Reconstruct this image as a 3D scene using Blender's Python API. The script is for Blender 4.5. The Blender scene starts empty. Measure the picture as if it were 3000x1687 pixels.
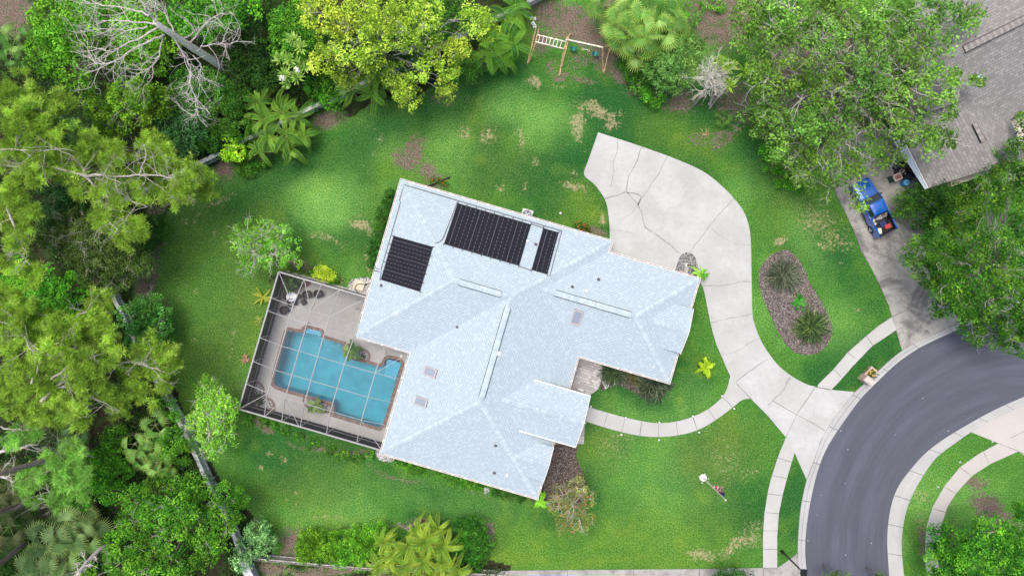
import bpy, math, random
import numpy as np
from mathutils import Vector, Matrix
rad = math.radians
scn = bpy.context.scene
# ---------------------------------------------------------------- camera, sky, sun, exposure
S = 100.0 / 3.0            # photo pixels per metre on the ground
CAMH = 60.0                # drone height
cam_d = bpy.data.cameras.new('camera'); cam = bpy.data.objects.new('camera', cam_d)
scn.collection.objects.link(cam); scn.camera = cam
cam.location = (0, 0, CAMH); cam_d.sensor_width = 36; cam_d.lens = 24; cam_d.clip_end = 3000; cam_d.clip_start = .5
world = bpy.data.worlds.new('World'); scn.world = world; world.use_nodes = True
wn = world.node_tree; bg = wn.nodes['Background']
sky = wn.nodes.new('ShaderNodeTexSky'); sky.sky_type = 'NISHITA'; sky.sun_disc = False
SUN_EL, SUN_AZ = 75.0, 318.0        # degrees; azimuth clockwise from +Y (top of the picture)
sky.sun_elevation = rad(SUN_EL); sky.sun_rotation = rad(SUN_AZ)
sky.dust_density = 6.0; sky.air_density = 1.0; sky.ozone_density = 1.0
wn.links.new(sky.outputs[0], bg.inputs[0]); bg.inputs[1].default_value = 0.138
sun_d = bpy.data.lights.new('sun', 'SUN'); sun_d.energy = 1.5; sun_d.angle = rad(30); sun_d.color = (1, .965, .915)
sun = bpy.data.objects.new('sun', sun_d); scn.collection.objects.link(sun)
sv = Vector((math.sin(rad(SUN_AZ)) * math.cos(rad(SUN_EL)), math.cos(rad(SUN_AZ)) * math.cos(rad(SUN_EL)), math.sin(rad(SUN_EL))))
sun.rotation_euler = sv.to_track_quat('Z', 'Y').to_euler(); sun.location = sv * 100
scn.view_settings.view_transform = 'Standard'; scn.view_settings.look = 'None'
scn.view_settings.gamma = 1; scn.view_settings.use_curve_mapping = False
scn.view_settings.exposure = 0.56
scn.render.resolution_x = 1024; scn.render.resolution_y = 575
scn.render.engine = 'CYCLES'
scn.cycles.max_bounces = 6; scn.cycles.transparent_max_bounces = 12
R = random.Random(7)
NR = np.random.default_rng(11)

# ---------------------------------------------------------------- helpers
def P(px, py, z=0.0):
    k = (CAMH - z) / CAMH / S
    return ((px - 1500) * k, (843.5 - py) * k, z)
def PV(px, py, z=0.0): return Vector(P(px, py, z))
UX, UY = math.cos(rad(16.2)), math.sin(rad(16.2))
ZE = 2.75
KE = (CAMH - ZE) / CAMH / S          # metres per photo pixel at eave height
def H(u, v, z=0.0):                  # house frame (u to the right wing, v down the plan), units: photo px at eave level
    return ((1176 + u * UX - v * UY - 1500) * KE, (843.5 - (528 + u * UY + v * UX)) * KE, z)
def lin(*c): return tuple(((x / 255) / 12.92 if x / 255 <= .04045 else ((x / 255 + .055) / 1.055) ** 2.4) for x in c)
def rootof(o):
    while o.parent: o = o.parent
    return o
def finish(name, me, mats, parent, smooth):
    for m in (mats if isinstance(mats, (list, tuple)) else [mats]): me.materials.append(m)
    if smooth: me.polygons.foreach_set('use_smooth', [True] * len(me.polygons))
    o = bpy.data.objects.new(name, me); scn.collection.objects.link(o)
    if parent is not None: o.parent = parent
    return o
def mk(name, verts, faces, mats, parent=None, mi=None, uv=None, smooth=False, local=False):
    V = np.array(verts, dtype=float).reshape(-1, 3)
    if parent is not None and not local: V = V - np.array(rootof(parent).location)
    me = bpy.data.meshes.new(name); me.from_pydata(V.tolist(), [], [tuple(f) for f in faces])
    if mi is not None: me.polygons.foreach_set('material_index', mi)
    if uv is not None:
        l = me.uv_layers.new(name='UVMap'); l.data.foreach_set('uv', np.array(uv, dtype=float).ravel())
    me.update()
    return finish(name, me, mats, parent, smooth)
def tag(o, label, cat, group=None, kind=None):
    if label: o['label'] = label
    if cat: o['category'] = cat
    if group: o['group'] = group
    if kind: o['kind'] = kind
    return o
def thing(name, label, cat, loc=(0, 0, 0), rz=0.0, group=None):
    o = bpy.data.objects.new(name, None); scn.collection.objects.link(o)
    o.empty_display_size = .3
    o.location = loc; o.rotation_euler = (0, 0, rz)
    return tag(o, label, cat, group)
def struct(o, label=None): o['kind'] = 'structure'; 
def dup(root, loc, rz, label=None, sc=None):
    r = root.copy(); scn.collection.objects.link(r); r.location = loc; r.rotation_euler = (0, 0, rz)
    if label: r['label'] = label
    if sc: r.scale = (sc, sc, sc)
    for ch in list(root.children):
        c = ch.copy(); scn.collection.objects.link(c); c.parent = r
        for g in list(ch.children):
            d = g.copy(); scn.collection.objects.link(d); d.parent = c
    return r
class MB:
    def __init__(s): s.v = []; s.f = []; s.m = []; s.uv = []
    def face(s, pts, m=0):
        n = len(s.v); s.v += [tuple(p) for p in pts]; s.f.append(tuple(range(n, n + len(pts)))); s.m.append(m)
    def quadidx(s, idx, m=0): s.f.append(tuple(idx)); s.m.append(m)
    def box(s, c, sz, rz=0.0, m=0, taper=1.0, bev=0.0):
        x, y, z = sz[0] / 2, sz[1] / 2, sz[2] / 2; ca, sa = math.cos(rz), math.sin(rz); n = len(s.v)
        for (X, Y, Z) in ((-x, -y, -z), (x, -y, -z), (x, y, -z), (-x, y, -z), (-x * taper, -y * taper, z), (x * taper, -y * taper, z), (x * taper, y * taper, z), (-x * taper, y * taper, z)):
            s.v.append((c[0] + X * ca - Y * sa, c[1] + X * sa + Y * ca, c[2] + Z))
        for q in ((0, 3, 2, 1), (4, 5, 6, 7), (0, 1, 5, 4), (1, 2, 6, 5), (2, 3, 7, 6), (3, 0, 4, 7)):
            s.f.append(tuple(n + i for i in q)); s.m.append(m)
    def bar(s, a, b, w, h=None, m=0):       # square bar between two points
        a = Vector(a); b = Vector(b); h = h or w; d = (b - a)
        if d.length < 1e-6: return
        d.normalize(); up = Vector((0, 0, 1)) if abs(d.z) < .95 else Vector((1, 0, 0))
        x = d.cross(up).normalized(); y = x.cross(d).normalized(); n = len(s.v)
        for p in (a, b):
            for (i, j) in ((-1, -1), (1, -1), (1, 1), (-1, 1)): s.v.append(tuple(p + x * (i * w / 2) + y * (j * h / 2)))
        for q in ((3, 2, 1, 0), (4, 5, 6, 7), (0, 1, 5, 4), (1, 2, 6, 5), (2, 3, 7, 6), (3, 0, 4, 7)):
            s.f.append(tuple(n + i for i in q)); s.m.append(m)
    def tube(s, pts, r, sides=6, m=0, cap=True):
        pts = [Vector(p) for p in pts]; n0 = len(s.v); N = len(pts)
        if not hasattr(r, '__len__'): r = [r] * N
        for i, p in enumerate(pts):
            d = (pts[min(i + 1, N - 1)] - pts[max(i - 1, 0)])
            d = d.normalized() if d.length > 1e-9 else Vector((0, 0, 1))
            up = Vector((0, 0, 1)) if abs(d.z) < .9 else Vector((1, 0, 0))
            x = d.cross(up).normalized(); y = x.cross(d).normalized()
            for k in range(sides):
                a = 2 * math.pi * k / sides; s.v.append(tuple(p + (x * math.cos(a) + y * math.sin(a)) * r[i]))
        for i in range(N - 1):
            for k in range(sides):
                a = n0 + i * sides + k; b = n0 + i * sides + (k + 1) % sides
                s.f.append((a, b, b + sides, a + sides)); s.m.append(m)
        if cap:
            s.f.append(tuple(n0 + k for k in reversed(range(sides)))); s.m.append(m)
            s.f.append(tuple(n0 + (N - 1) * sides + k for k in range(sides))); s.m.append(m)
    def lathe(s, prof, c=(0, 0, 0), sides=20, m=0, mf=None):       # prof: list of (r,z)
        n0 = len(s.v)
        for (r_, z) in prof:
            for k in range(sides):
                a = 2 * math.pi * k / sides; s.v.append((c[0] + r_ * math.cos(a), c[1] + r_ * math.sin(a), c[2] + z))
        for i in range(len(prof) - 1):
            for k in range(sides):
                a = n0 + i * sides + k; b = n0 + i * sides + (k + 1) % sides
                s.f.append((a, b, b + sides, a + sides)); s.m.append(mf[i] if mf else m)
    def prism(s, pts2, z0, z1, m=0, mside=None):     # closed polygon extruded; pts2 world xy CCW or CW
        a = sum(pts2[i][0] * pts2[(i + 1) % len(pts2)][1] - pts2[(i + 1) % len(pts2)][0] * pts2[i][1] for i in range(len(pts2)))
        if a < 0: pts2 = list(reversed(pts2))
        n = len(s.v); N = len(pts2)
        s.v += [(p[0], p[1], z1) for p in pts2] + [(p[0], p[1], z0) for p in pts2]
        s.f.append(tuple(range(n, n + N))); s.m.append(m)
        for i in range(N):
            j = (i + 1) % N; s.f.append((n + i, n + N + i, n + N + j, n + j)); s.m.append(m if mside is None else mside)
    def strip(s, pts, w, z, m=0):          # flat ribbon on the ground, pts world xy
        n0 = len(s.v); N = len(pts)
        for i in range(N):
            a = Vector(pts[max(i - 1, 0)][:2]); b = Vector(pts[min(i + 1, N - 1)][:2]); d = (b - a); d.normalize(); nrm = Vector((-d.y, d.x))
            ww = (w[i] if hasattr(w, '__len__') else w) / 2
            s.v.append((pts[i][0] + nrm.x * ww, pts[i][1] + nrm.y * ww, z)); s.v.append((pts[i][0] - nrm.x * ww, pts[i][1] - nrm.y * ww, z))
        for i in range(N - 1):
            a = n0 + 2 * i; s.f.append((a, a + 1, a + 3, a + 2)); s.m.append(m)
    def build(s, name, mats, parent=None, smooth=False, local=False):
        return mk(name, s.v, s.f, mats, parent, s.m, None, smooth, local)
def cr(pts, n=5, closed=False):        # Catmull-Rom through 2-D points
    out = []; N = len(pts)
    for i in range(N if closed else N - 1):
        p0 = pts[(i - 1) % N] if closed or i > 0 else pts[0]; p1 = pts[i]; p2 = pts[(i + 1) % N]
        p3 = pts[(i + 2) % N] if closed or i + 2 < N else pts[-1]
        for k in range(n):
            t = k / n
            out.append(tuple(.5 * (2 * p1[c] + (p2[c] - p0[c]) * t + (2 * p0[c] - 5 * p1[c] + 4 * p2[c] - p3[c]) * t * t + (3 * p1[c] - p0[c] - 3 * p2[c] + p3[c]) * t ** 3) for c in range(len(p1))))
    if not closed: out.append(tuple(pts[-1]))
    return out
def G(pts, z=0.0): return [P(p[0], p[1], z)[:2] for p in pts]

# ---------------------------------------------------------------- numpy noise and leaf meshes
def vnoise(x, y, seed, scale):
    g = np.random.default_rng(seed).random((97, 97)); X = x / scale; Y = y / scale
    xi = np.floor(X).astype(int); yi = np.floor(Y).astype(int); fx = X - xi; fy = Y - yi
    fx = fx * fx * (3 - 2 * fx); fy = fy * fy * (3 - 2 * fy)
    a = g[xi % 97, yi % 97]; b = g[(xi + 1) % 97, yi % 97]; c = g[xi % 97, (yi + 1) % 97]; d = g[(xi + 1) % 97, (yi + 1) % 97]
    return (a * (1 - fx) + b * fx) * (1 - fy) + (c * (1 - fx) + d * fx) * fy
def fbm(x, y, seed, scale, oct=4):
    r = 0; amp = 1; tot = 0
    for o in range(oct): r = r + amp * vnoise(x, y, seed + o, scale / 2 ** o); tot += amp; amp *= .5
    return r / tot
def norm(a): return a / np.maximum(np.linalg.norm(a, axis=1, keepdims=True), 1e-9)
def quadmesh(name, V, tint, mat, parent=None, local=False):
    """V (N,4,3) quads; tint (N,3)"""
    V = np.asarray(V, dtype=np.float64); N = len(V)
    if parent is not None and not local: V = V - np.array(rootof(parent).location)
    me = bpy.data.meshes.new(name)
    me.vertices.add(N * 4); me.loops.add(N * 4); me.polygons.add(N)
    me.vertices.foreach_set('co', V.reshape(-1).astype(np.float32))
    me.loops.foreach_set('vertex_index', np.arange(N * 4, dtype=np.int32))
    me.polygons.foreach_set('loop_start', np.arange(0, N * 4, 4, dtype=np.int32))
    me.polygons.foreach_set('loop_total', np.full(N, 4, dtype=np.int32))
    a = me.color_attributes.new('tint', 'FLOAT_COLOR', 'POINT')
    c = np.ones((N, 4, 4), dtype=np.float32); c[:, :, :3] = np.asarray(tint)[:, None, :]
    a.data.foreach_set('color', c.reshape(-1))
    me.update(calc_edges=True)
    return finish(name, me, mat, parent, False)
def blades(c, d, L, W, rng, side=None):
    """diamond leaf from base c along d"""
    c = np.asarray(c); d = norm(np.asarray(d)); L = np.asarray(L).reshape(-1, 1); W = np.asarray(W).reshape(-1, 1)
    if side is None:
        r = rng.normal(size=c.shape); side = norm(np.cross(d, r))
    return np.stack([c, c + d * L * .5 + side * W * .5, c + d * L, c + d * L * .5 - side * W * .5], axis=1)
def sph(rng, n, zmin=-1.0):
    z = rng.uniform(zmin, 1, n); a = rng.uniform(0, 2 * math.pi, n); r = np.sqrt(np.maximum(0, 1 - z * z))
    return np.stack([r * np.cos(a), r * np.sin(a), z], axis=1)
def mixcol(rng, cols, n, jit=.12):
    cols = np.array(cols); k = len(cols) - 1; t = rng.random(n) * k; i = np.minimum(t.astype(int), k - 1) if k > 0 else np.zeros(n, int)
    f = (t - i)[:, None]; c = cols[i] * (1 - f) + cols[np.minimum(i + 1, k)] * f
    return c * (1 + rng.normal(0, jit, (n, 1)))
# ---------------------------------------------------------------- materials
def newmat(name):
    m = bpy.data.materials.new(name); m.use_nodes = True
    nt = m.node_tree; b = nt.nodes['Principled BSDF']; b.inputs['Specular IOR Level'].default_value = .3
    return m, nt, b
def plain(name, col, rough=.6, metal=0.0, nscale=0, namt=.15, spec=.3, coat=0.0):
    m, nt, b = newmat(name); b.inputs['Roughness'].default_value = rough; b.inputs['Metallic'].default_value = metal
    b.inputs['Specular IOR Level'].default_value = spec; b.inputs['Coat Weight'].default_value = coat
    b.inputs['Base Color'].default_value = (*col, 1)
    if nscale:
        tc = nt.nodes.new('ShaderNodeTexCoord'); n = nt.nodes.new('ShaderNodeTexNoise'); n.inputs['Scale'].default_value = nscale; n.inputs['Detail'].default_value = 6
        r = nt.nodes.new('ShaderNodeValToRGB'); r.color_ramp.elements[0].position = .3; r.color_ramp.elements[1].position = .7
        r.color_ramp.elements[0].color = (*[c * (1 - namt) for c in col], 1); r.color_ramp.elements[1].color = (*[min(1, c * (1 + namt)) for c in col], 1)
        nt.links.new(tc.outputs['Object'], n.inputs[0]); nt.links.new(n.outputs[0], r.inputs[0]); nt.links.new(r.outputs[0], b.inputs[0])
    return m
class NT:
    """tiny node-graph helper"""
    def __init__(s, nt): s.nt = nt; s.L = nt.links
    def n(s, t, **kw):
        x = s.nt.nodes.new(t)
        for k, v in kw.items():
            if k in x.inputs: x.inputs[k].default_value = v
            else: setattr(x, k, v)
        return x
    def noise(s, vec, scale, detail=5, rough=.55, dist=0):
        x = s.n('ShaderNodeTexNoise'); x.inputs['Scale'].default_value = scale; x.inputs['Detail'].default_value = detail
        x.inputs['Roughness'].default_value = rough; x.inputs['Distortion'].default_value = dist
        if vec is not None: s.L.new(vec, x.inputs[0])
        return x.outputs[0]
    def math(s, op, a, b=None, c=None, clamp=False):
        x = s.nt.nodes.new('ShaderNodeMath'); x.operation = op; x.use_clamp = clamp
        for i, v in enumerate((a, b, c)):
            if v is None: continue
            if isinstance(v, (int, float)): x.inputs[i].default_value = v
            else: s.L.new(v, x.inputs[i])
        return x.outputs[0]
    def smooth(s, v, a, b, lo=0.0, hi=1.0):
        x = s.nt.nodes.new('ShaderNodeMapRange'); x.interpolation_type = 'SMOOTHSTEP'
        s.L.new(v, x.inputs[0]); x.inputs[1].default_value = a; x.inputs[2].default_value = b; x.inputs[3].default_value = lo; x.inputs[4].default_value = hi
        return x.outputs[0]
    def mix(s, f, a, b, mode='MIX'):
        x = s.nt.nodes.new('ShaderNodeMix'); x.data_type = 'RGBA'; x.blend_type = mode
        for i, v in ((0, f), (6, a), (7, b)):
            if isinstance(v, (int, float)): x.inputs[i].default_value = v
            elif isinstance(v, tuple): x.inputs[i].default_value = (*v, 1) if len(v) == 3 else v
            else: s.L.new(v, x.inputs[i])
        return x.outputs[2]
    def bump(s, h, strength, dist, target):
        x = s.nt.nodes.new('ShaderNodeBump'); x.inputs['Strength'].default_value = strength; x.inputs['Distance'].default_value = dist
        s.L.new(h, x.inputs['Height']); s.L.new(x.outputs[0], target)
def leafmat(name, trans=.3, rough=.6, spec=.1):
    m, nt, b = newmat(name); g = NT(nt); b.inputs['Roughness'].default_value = rough; b.inputs['Specular IOR Level'].default_value = spec
    at = g.n('ShaderNodeAttribute'); at.attribute_name = 'tint'; nt.links.new(at.outputs[0], b.inputs[0])
    tr = g.n('ShaderNodeBsdfTranslucent'); mx = g.n('ShaderNodeMixShader'); mx.inputs[0].default_value = trans
    c2 = g.mix(1.0, at.outputs[0], (1.0, 1.3, .5), 'MULTIPLY')
    nt.links.new(c2, tr.inputs[0])
    nt.links.new(b.outputs[0], mx.inputs[1]); nt.links.new(tr.outputs[0], mx.inputs[2])
    nt.links.new(mx.outputs[0], nt.nodes['Material Output'].inputs[0])
    return m
LEAF = leafmat('leaf', .26); NEEDLE = leafmat('needle', .3, .6, .08); FROND = leafmat('frond', .25, .45, .25)
def bark(name, c, scale=9, lo=.5):
    m, nt, b = newmat(name); g = NT(nt); tc = g.n('ShaderNodeTexCoord'); n = g.noise(tc.outputs['Object'], scale, 8, .7)
    col = g.mix(g.smooth(n, .35, .65), tuple(x * lo for x in c), tuple(min(1, x * 1.3) for x in c)); nt.links.new(col, b.inputs[0])
    b.inputs['Roughness'].default_value = .9; g.bump(n, .6, .05, b.inputs['Normal']); return m
BARK_PINE = bark('pine_bark', (.27, .21, .185)); BARK_GREY = bark('grey_bark', (.42, .39, .35)); BARK_DEAD = bark('dead_wood', (.6, .55, .52), 14)
BARK_DARK = bark('dark_bark', (.2, .17, .14)); BARK_WHITE = bark('white_twig', (.66, .63, .57), 16)
BARK_TWIG = bark('twig_bark', (.5, .48, .42), 16); BARK_PALM = bark('palm_trunk', (.33, .27, .2), 20)
WOOD_NEW = bark('lumber', (.62, .42, .24), 5); WOOD_PALE = bark('pale_lumber', (.78, .67, .56), 5); WOOD_OLD = bark('weathered_wood', (.4, .38, .36), 7)

def concrete(name, c, stain=.25, warm=(1, .96, .9), dark=None, dscale=.5, damt=.9):
    m, nt, b = newmat(name); g = NT(nt); tc = g.n('ShaderNodeTexCoord'); v = tc.outputs['Object']
    n1 = g.noise(v, .35, 6, .6); n2 = g.noise(v, 3.0, 7, .65); n3 = g.noise(v, 22, 4, .7)
    col = g.mix(g.smooth(n1, .35, .7), tuple(x * (1 - stain * .5) for x in c), c)
    col = g.mix(g.smooth(n2, .5, .78, 0, .45), col, tuple(x * (1 - stain) * w for x, w in zip(c, warm)))
    col = g.mix(g.smooth(n3, .3, .75, .0, .22), col, tuple(x * .72 for x in c))
    if dark:
        n4 = g.noise(v, dscale, 7, .68, .6); col = g.mix(g.smooth(n4, .44, .62, 0, damt), col, dark)
        n5 = g.noise(v, 2.2, 7, .7); col = g.mix(g.smooth(n5, .45, .75, 0, .5 * damt), col, tuple(x * .6 for x in dark))
    nt.links.new(col, b.inputs[0]); b.inputs['Roughness'].default_value = .85; g.bump(n3, .25, .02, b.inputs['Normal']); return m
CONC = concrete('driveway_concrete', (.466, .475, .470), .3, dark=(.36, .35, .335), dscale=.3, damt=.45)
CONC_WALK = concrete('walk_concrete', (.438, .443, .43), .24)
CONC_KERB = concrete('kerb_concrete', (.413, .42, .415), .3)
CONC_OLD = concrete('old_concrete', (.37, .36, .335), .3, dark=(.13, .125, .12), dscale=.42)
CONC_PINK = concrete('pink_concrete', (.455, .435, .412), .22)
CONC_DECK = concrete('deck_concrete', (.46, .457, .44), .25, dark=(.36, .34, .32), dscale=.6, damt=.4)
CONC_LOW = concrete('grey_concrete', (.38, .37, .35), .35, dark=(.22, .21, .2), dscale=.6)
JOINT = plain('joint', (.13, .125, .12), .9); CRACK = plain('crack', (.25, .245, .24), .95, nscale=8, namt=.3)

def asphalt():
    m, nt, b = newmat('asphalt'); g = NT(nt); tc = g.n('ShaderNodeTexCoord'); v = tc.outputs['Object']
    # wheel streaks follow the curve: radial coordinate about the centre of the bend
    mp = g.n('ShaderNodeVectorMath'); mp.operation = 'SUBTRACT'; nt.links.new(v, mp.inputs[0]); mp.inputs[1].default_value = ROADC
    ln = g.n('ShaderNodeVectorMath'); ln.operation = 'LENGTH'; nt.links.new(mp.outputs[0], ln.inputs[0])
    sx = g.n('ShaderNodeSeparateXYZ'); nt.links.new(mp.outputs[0], sx.inputs[0]); ang = g.math('ARCTAN2', g.math('MULTIPLY', sx.outputs[1], -1), g.math('MULTIPLY', sx.outputs[0], -1))
    cb = g.n('ShaderNodeCombineXYZ'); nt.links.new(ln.outputs['Value'], cb.inputs[0]); nt.links.new(g.math('MULTIPLY', ang, 1.3), cb.inputs[1])
    st = g.noise(cb.outputs[0], 1.1, 6, .65); st2 = g.noise(cb.outputs[0], 5, 4, .6)
    n1 = g.noise(v, .25, 5, .6); n3 = g.noise(v, 30, 3, .7); n4 = g.noise(v, 6, 8, .75)
    col = g.mix(g.smooth(st, .35, .68), (.054, .061, .083), (.084, .093, .127))
    col = g.mix(g.smooth(st2, .55, .8, 0, .35), col, (.112, .12, .145))
    col = g.mix(g.smooth(n1, .4, .7, 0, .55), col, (.068, .072, .092))
    col = g.mix(g.smooth(n3, .35, .75, 0, .35), col, (.15, .15, .16))
    col = g.mix(g.smooth(n4, .66, .78, 0, .35), col, (.17, .165, .17))
    vo = g.n('ShaderNodeTexVoronoi'); vo.inputs['Scale'].default_value = .9; nt.links.new(v, vo.inputs[0])
    col = g.mix(g.smooth(vo.outputs['Distance'], .035, .05, .7, 0), col, (.5, .49, .47))
    nt.links.new(col, b.inputs[0]); b.inputs['Roughness'].default_value = .8; g.bump(n3, .3, .02, b.inputs['Normal']); return m
ROADC = P(3010, 1605)
ASPHALT = asphalt()

def shingle(name, c1, c2, mortar, w, h, big=None, varscale=.4):
    m, nt, b = newmat(name); g = NT(nt); uv = g.n('ShaderNodeUVMap')
    br = g.n('ShaderNodeTexBrick'); br.offset = .5; br.squash = 1
    for k, val in (('Scale', 1), ('Brick Width', w), ('Row Height', h), ('Mortar Size', .02), ('Mortar Smooth', .3), ('Bias', 0.0)): br.inputs[k].default_value = val
    br.inputs['Color1'].default_value = (*c1, 1); br.inputs['Color2'].default_value = (*c2, 1); br.inputs['Mortar'].default_value = (*mortar, 1)
    nt.links.new(uv.outputs[0], br.inputs[0])
    tc = g.n('ShaderNodeTexCoord')
    n2 = g.noise(tc.outputs['Object'], varscale, 5, .6); n3 = g.noise(uv.outputs[0], 9, 3, .7)
    col = g.mix(g.smooth(n2, .35, .7, 0, .12), br.outputs[0], tuple(x * .86 for x in c1))
    # single pale or dark tabs
    wn_ = g.n('ShaderNodeTexWhiteNoise'); wn_.noise_dimensions = '2D'
    sp = g.n('ShaderNodeVectorMath'); sp.operation = 'DIVIDE'; nt.links.new(uv.outputs[0], sp.inputs[0]); sp.inputs[1].default_value = (w * .5, h, 1)
    fl = g.n('ShaderNodeVectorMath'); fl.operation = 'FLOOR'; nt.links.new(sp.outputs[0], fl.inputs[0]); nt.links.new(fl.outputs[0], wn_.inputs[0])
    col = g.mix(g.smooth(wn_.outputs[0], .80, .86, 0, .3), col, big or c2)
    col = g.mix(g.smooth(wn_.outputs[0], .16, .1, 0, .35), col, tuple(x * .8 for x in c1))
    col = g.mix(g.smooth(n3, .3, .7, 0, .2), col, tuple(x * .75 for x in c1))
    mpn = g.n('ShaderNodeVectorMath'); mpn.operation = 'MULTIPLY'; nt.links.new(uv.outputs[0], mpn.inputs[0]); mpn.inputs[1].default_value = (2.2, .16, 1)
    n7 = g.noise(mpn.outputs[0], 1, 6, .65); col = g.mix(g.smooth(n7, .5, .72, 0, .28), col, tuple(x * .78 for x in c1))
    nt.links.new(col, b.inputs[0]); b.inputs['Roughness'].default_value = .85
    g.bump(br.outputs['Fac'], -.5, .02, b.inputs['Normal']); return m
SHINGLE = shingle('blue_shingle', (.385, .465, .52), (.43, .51, .56), (.22, .29, .36), .34, .145, (.54, .61, .66))
SHCAP = shingle('cap_shingle', (.42, .51, .59), (.53, .61, .67), (.33, .40, .47), 3, .2, (.6, .67, .71))
SHINGLE_G = shingle('grey_shingle', (.20, .193, .19), (.28, .27, .267), (.12, .115, .112), .5, .24, (.35, .33, .32))
WHITE = plain('white_paint', (.72, .71, .7), .5, nscale=3, namt=.06); STUCCO = plain('stucco', (.62, .56, .46), .9, nscale=4, namt=.08)
ALU = plain('white_aluminium', (.31, .305, .31), .4, nscale=5, namt=.1)
BROWNM = plain('brown_trim', (.25, .17, .14), .6); BLACK = plain('black_plastic', (.015, .015, .017), .5); DARKPIPE = plain('dark_pipe', (.13, .12, .125), .6)
GUTTERIN = plain('gutter_litter', (.33, .26, .21), .95, nscale=9, namt=.4)
GREYP = plain('grey_paint', (.3, .3, .3), .5)
def glassy(name, c, rough=.08):
    m = plain(name, c, rough, spec=.8); return m
SKYGLASS = glassy('skylight_glass', (.22, .26, .33), .25); WINGLASS = glassy('window_glass', (.03, .035, .04))
def screenmat(name, c, a):
    m, nt, b = newmat(name); g = NT(nt)
    t = g.n('ShaderNodeBsdfTransparent'); mx = g.n('ShaderNodeMixShader'); mx.inputs[0].default_value = a
    b.inputs['Base Color'].default_value = (*c, 1); b.inputs['Roughness'].default_value = 1; b.inputs['Specular IOR Level'].default_value = 0
    nt.links.new(t.outputs[0], mx.inputs[1]); nt.links.new(b.outputs[0], mx.inputs[2]); nt.links.new(mx.outputs[0], nt.nodes['Material Output'].inputs[0]); return m
SCREEN_ROOF = screenmat('roof_screen', (.10, .10, .11), .16); SCREEN_WALL = screenmat('wall_screen', (.018, .018, .022), .94)
def solar():
    m, nt, b = newmat('solar_mat'); g = NT(nt); uv = g.n('ShaderNodeUVMap'); s = g.n('ShaderNodeSeparateXYZ'); nt.links.new(uv.outputs[0], s.inputs[0])
    x = g.math('FRACT', s.outputs[0]); line = g.math('GREATER_THAN', x, .93)
    k = g.math('FLOOR', s.outputs[0]); wnz = g.n('ShaderNodeTexWhiteNoise'); wnz.noise_dimensions = '1D'; nt.links.new(k, wnz.inputs['W'])
    solid = g.math('LESS_THAN', g.math('FRACT', g.math('DIVIDE', g.math('ADD', k, .5), 4.0)), .25)
    dash = g.math('LESS_THAN', g.math('FRACT', g.math('ADD', g.math('MULTIPLY', s.outputs[1], 3.1), wnz.outputs[0])), .62)
    f = g.math('MULTIPLY', line, g.math('MAXIMUM', solid, dash))
    fine = g.math('FRACT', g.math('MULTIPLY', s.outputs[0], 12))
    c = g.mix(g.smooth(fine, .3, .7), (.011, .011, .017), (.017, .017, .025)); n = g.noise(uv.outputs[0], 2, 4, .6)
    c = g.mix(g.smooth(n, .45, .75, 0, .5), c, (.022, .023, .032))
    c = g.mix(g.math('MULTIPLY', f, .32), c, (.42, .46, .52)); nt.links.new(c, b.inputs[0]); b.inputs['Roughness'].default_value = .7; b.inputs['Specular IOR Level'].default_value = .1; return m
SOLAR = solar()
def water():
    m, nt, b = newmat('pool_water'); g = NT(nt); tc = g.n('ShaderNodeTexCoord'); n = g.noise(tc.outputs['Object'], 1.6, 3, .5); n2 = g.noise(tc.outputs['Object'], .5, 3, .5)
    gl = g.n('ShaderNodeBsdfGlossy'); gl.inputs['Roughness'].default_value = .04; gl.inputs[0].default_value = (1, 1, 1, 1)
    tr = g.n('ShaderNodeBsdfTransparent'); tr.inputs[0].default_value = (.50, .88, .97, 1)
    fr = g.n('ShaderNodeFresnel'); fr.inputs[0].default_value = 1.33; mx = g.n('ShaderNodeMixShader')
    bp = g.n('ShaderNodeBump'); bp.inputs['Strength'].default_value = .3; bp.inputs['Distance'].default_value = .05; nt.links.new(n, bp.inputs['Height'])
    nt.links.new(bp.outputs[0], fr.inputs['Normal']); nt.links.new(bp.outputs[0], gl.inputs['Normal'])
    nt.links.new(fr.outputs[0], mx.inputs[0]); nt.links.new(tr.outputs[0], mx.inputs[1]); nt.links.new(gl.outputs[0], mx.inputs[2])
    nt.links.new(mx.outputs[0], nt.nodes['Material Output'].inputs[0]); nt.nodes.remove(b); return m
WATER = water(); PLASTER = plain('pool_plaster', (.18, .395, .44), .8, nscale=.8, namt=.13); PLASTER_STEP = plain('step_plaster', (.34, .50, .60), .8, nscale=1.5, namt=.08)
BRICK = plain('coping_brick', (.17, .11, .095), .8, nscale=6, namt=.35); MORTAR = plain('coping_mortar', (.36, .30, .27), .9)
def gravelmat(name, cs, scale=9):
    m, nt, b = newmat(name); g = NT(nt); tc = g.n('ShaderNodeTexCoord'); vo = g.n('ShaderNodeTexVoronoi'); vo.inputs['Scale'].default_value = scale
    nt.links.new(tc.outputs['Object'], vo.inputs[0]); s = g.n('ShaderNodeSeparateColor'); nt.links.new(vo.outputs['Color'], s.inputs[0])
    r = g.n('ShaderNodeValToRGB'); e = r.color_ramp.elements; e[0].color = (*cs[0], 1); e[1].color = (*cs[-1], 1)
    for i, c in enumerate(cs[1:-1]): x = e.new((i + 1) / (len(cs) - 1)); x.color = (*c, 1)
    nt.links.new(s.outputs[0], r.inputs[0]); c = g.mix(g.smooth(vo.outputs['Distance'], .3, .75, 0, .8), r.outputs[0], tuple(x * .3 for x in cs[0]))
    nt.links.new(c, b.inputs[0]); b.inputs['Roughness'].default_value = .9; g.bump(vo.outputs['Distance'], -.8, .05, b.inputs['Normal']); return m
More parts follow.
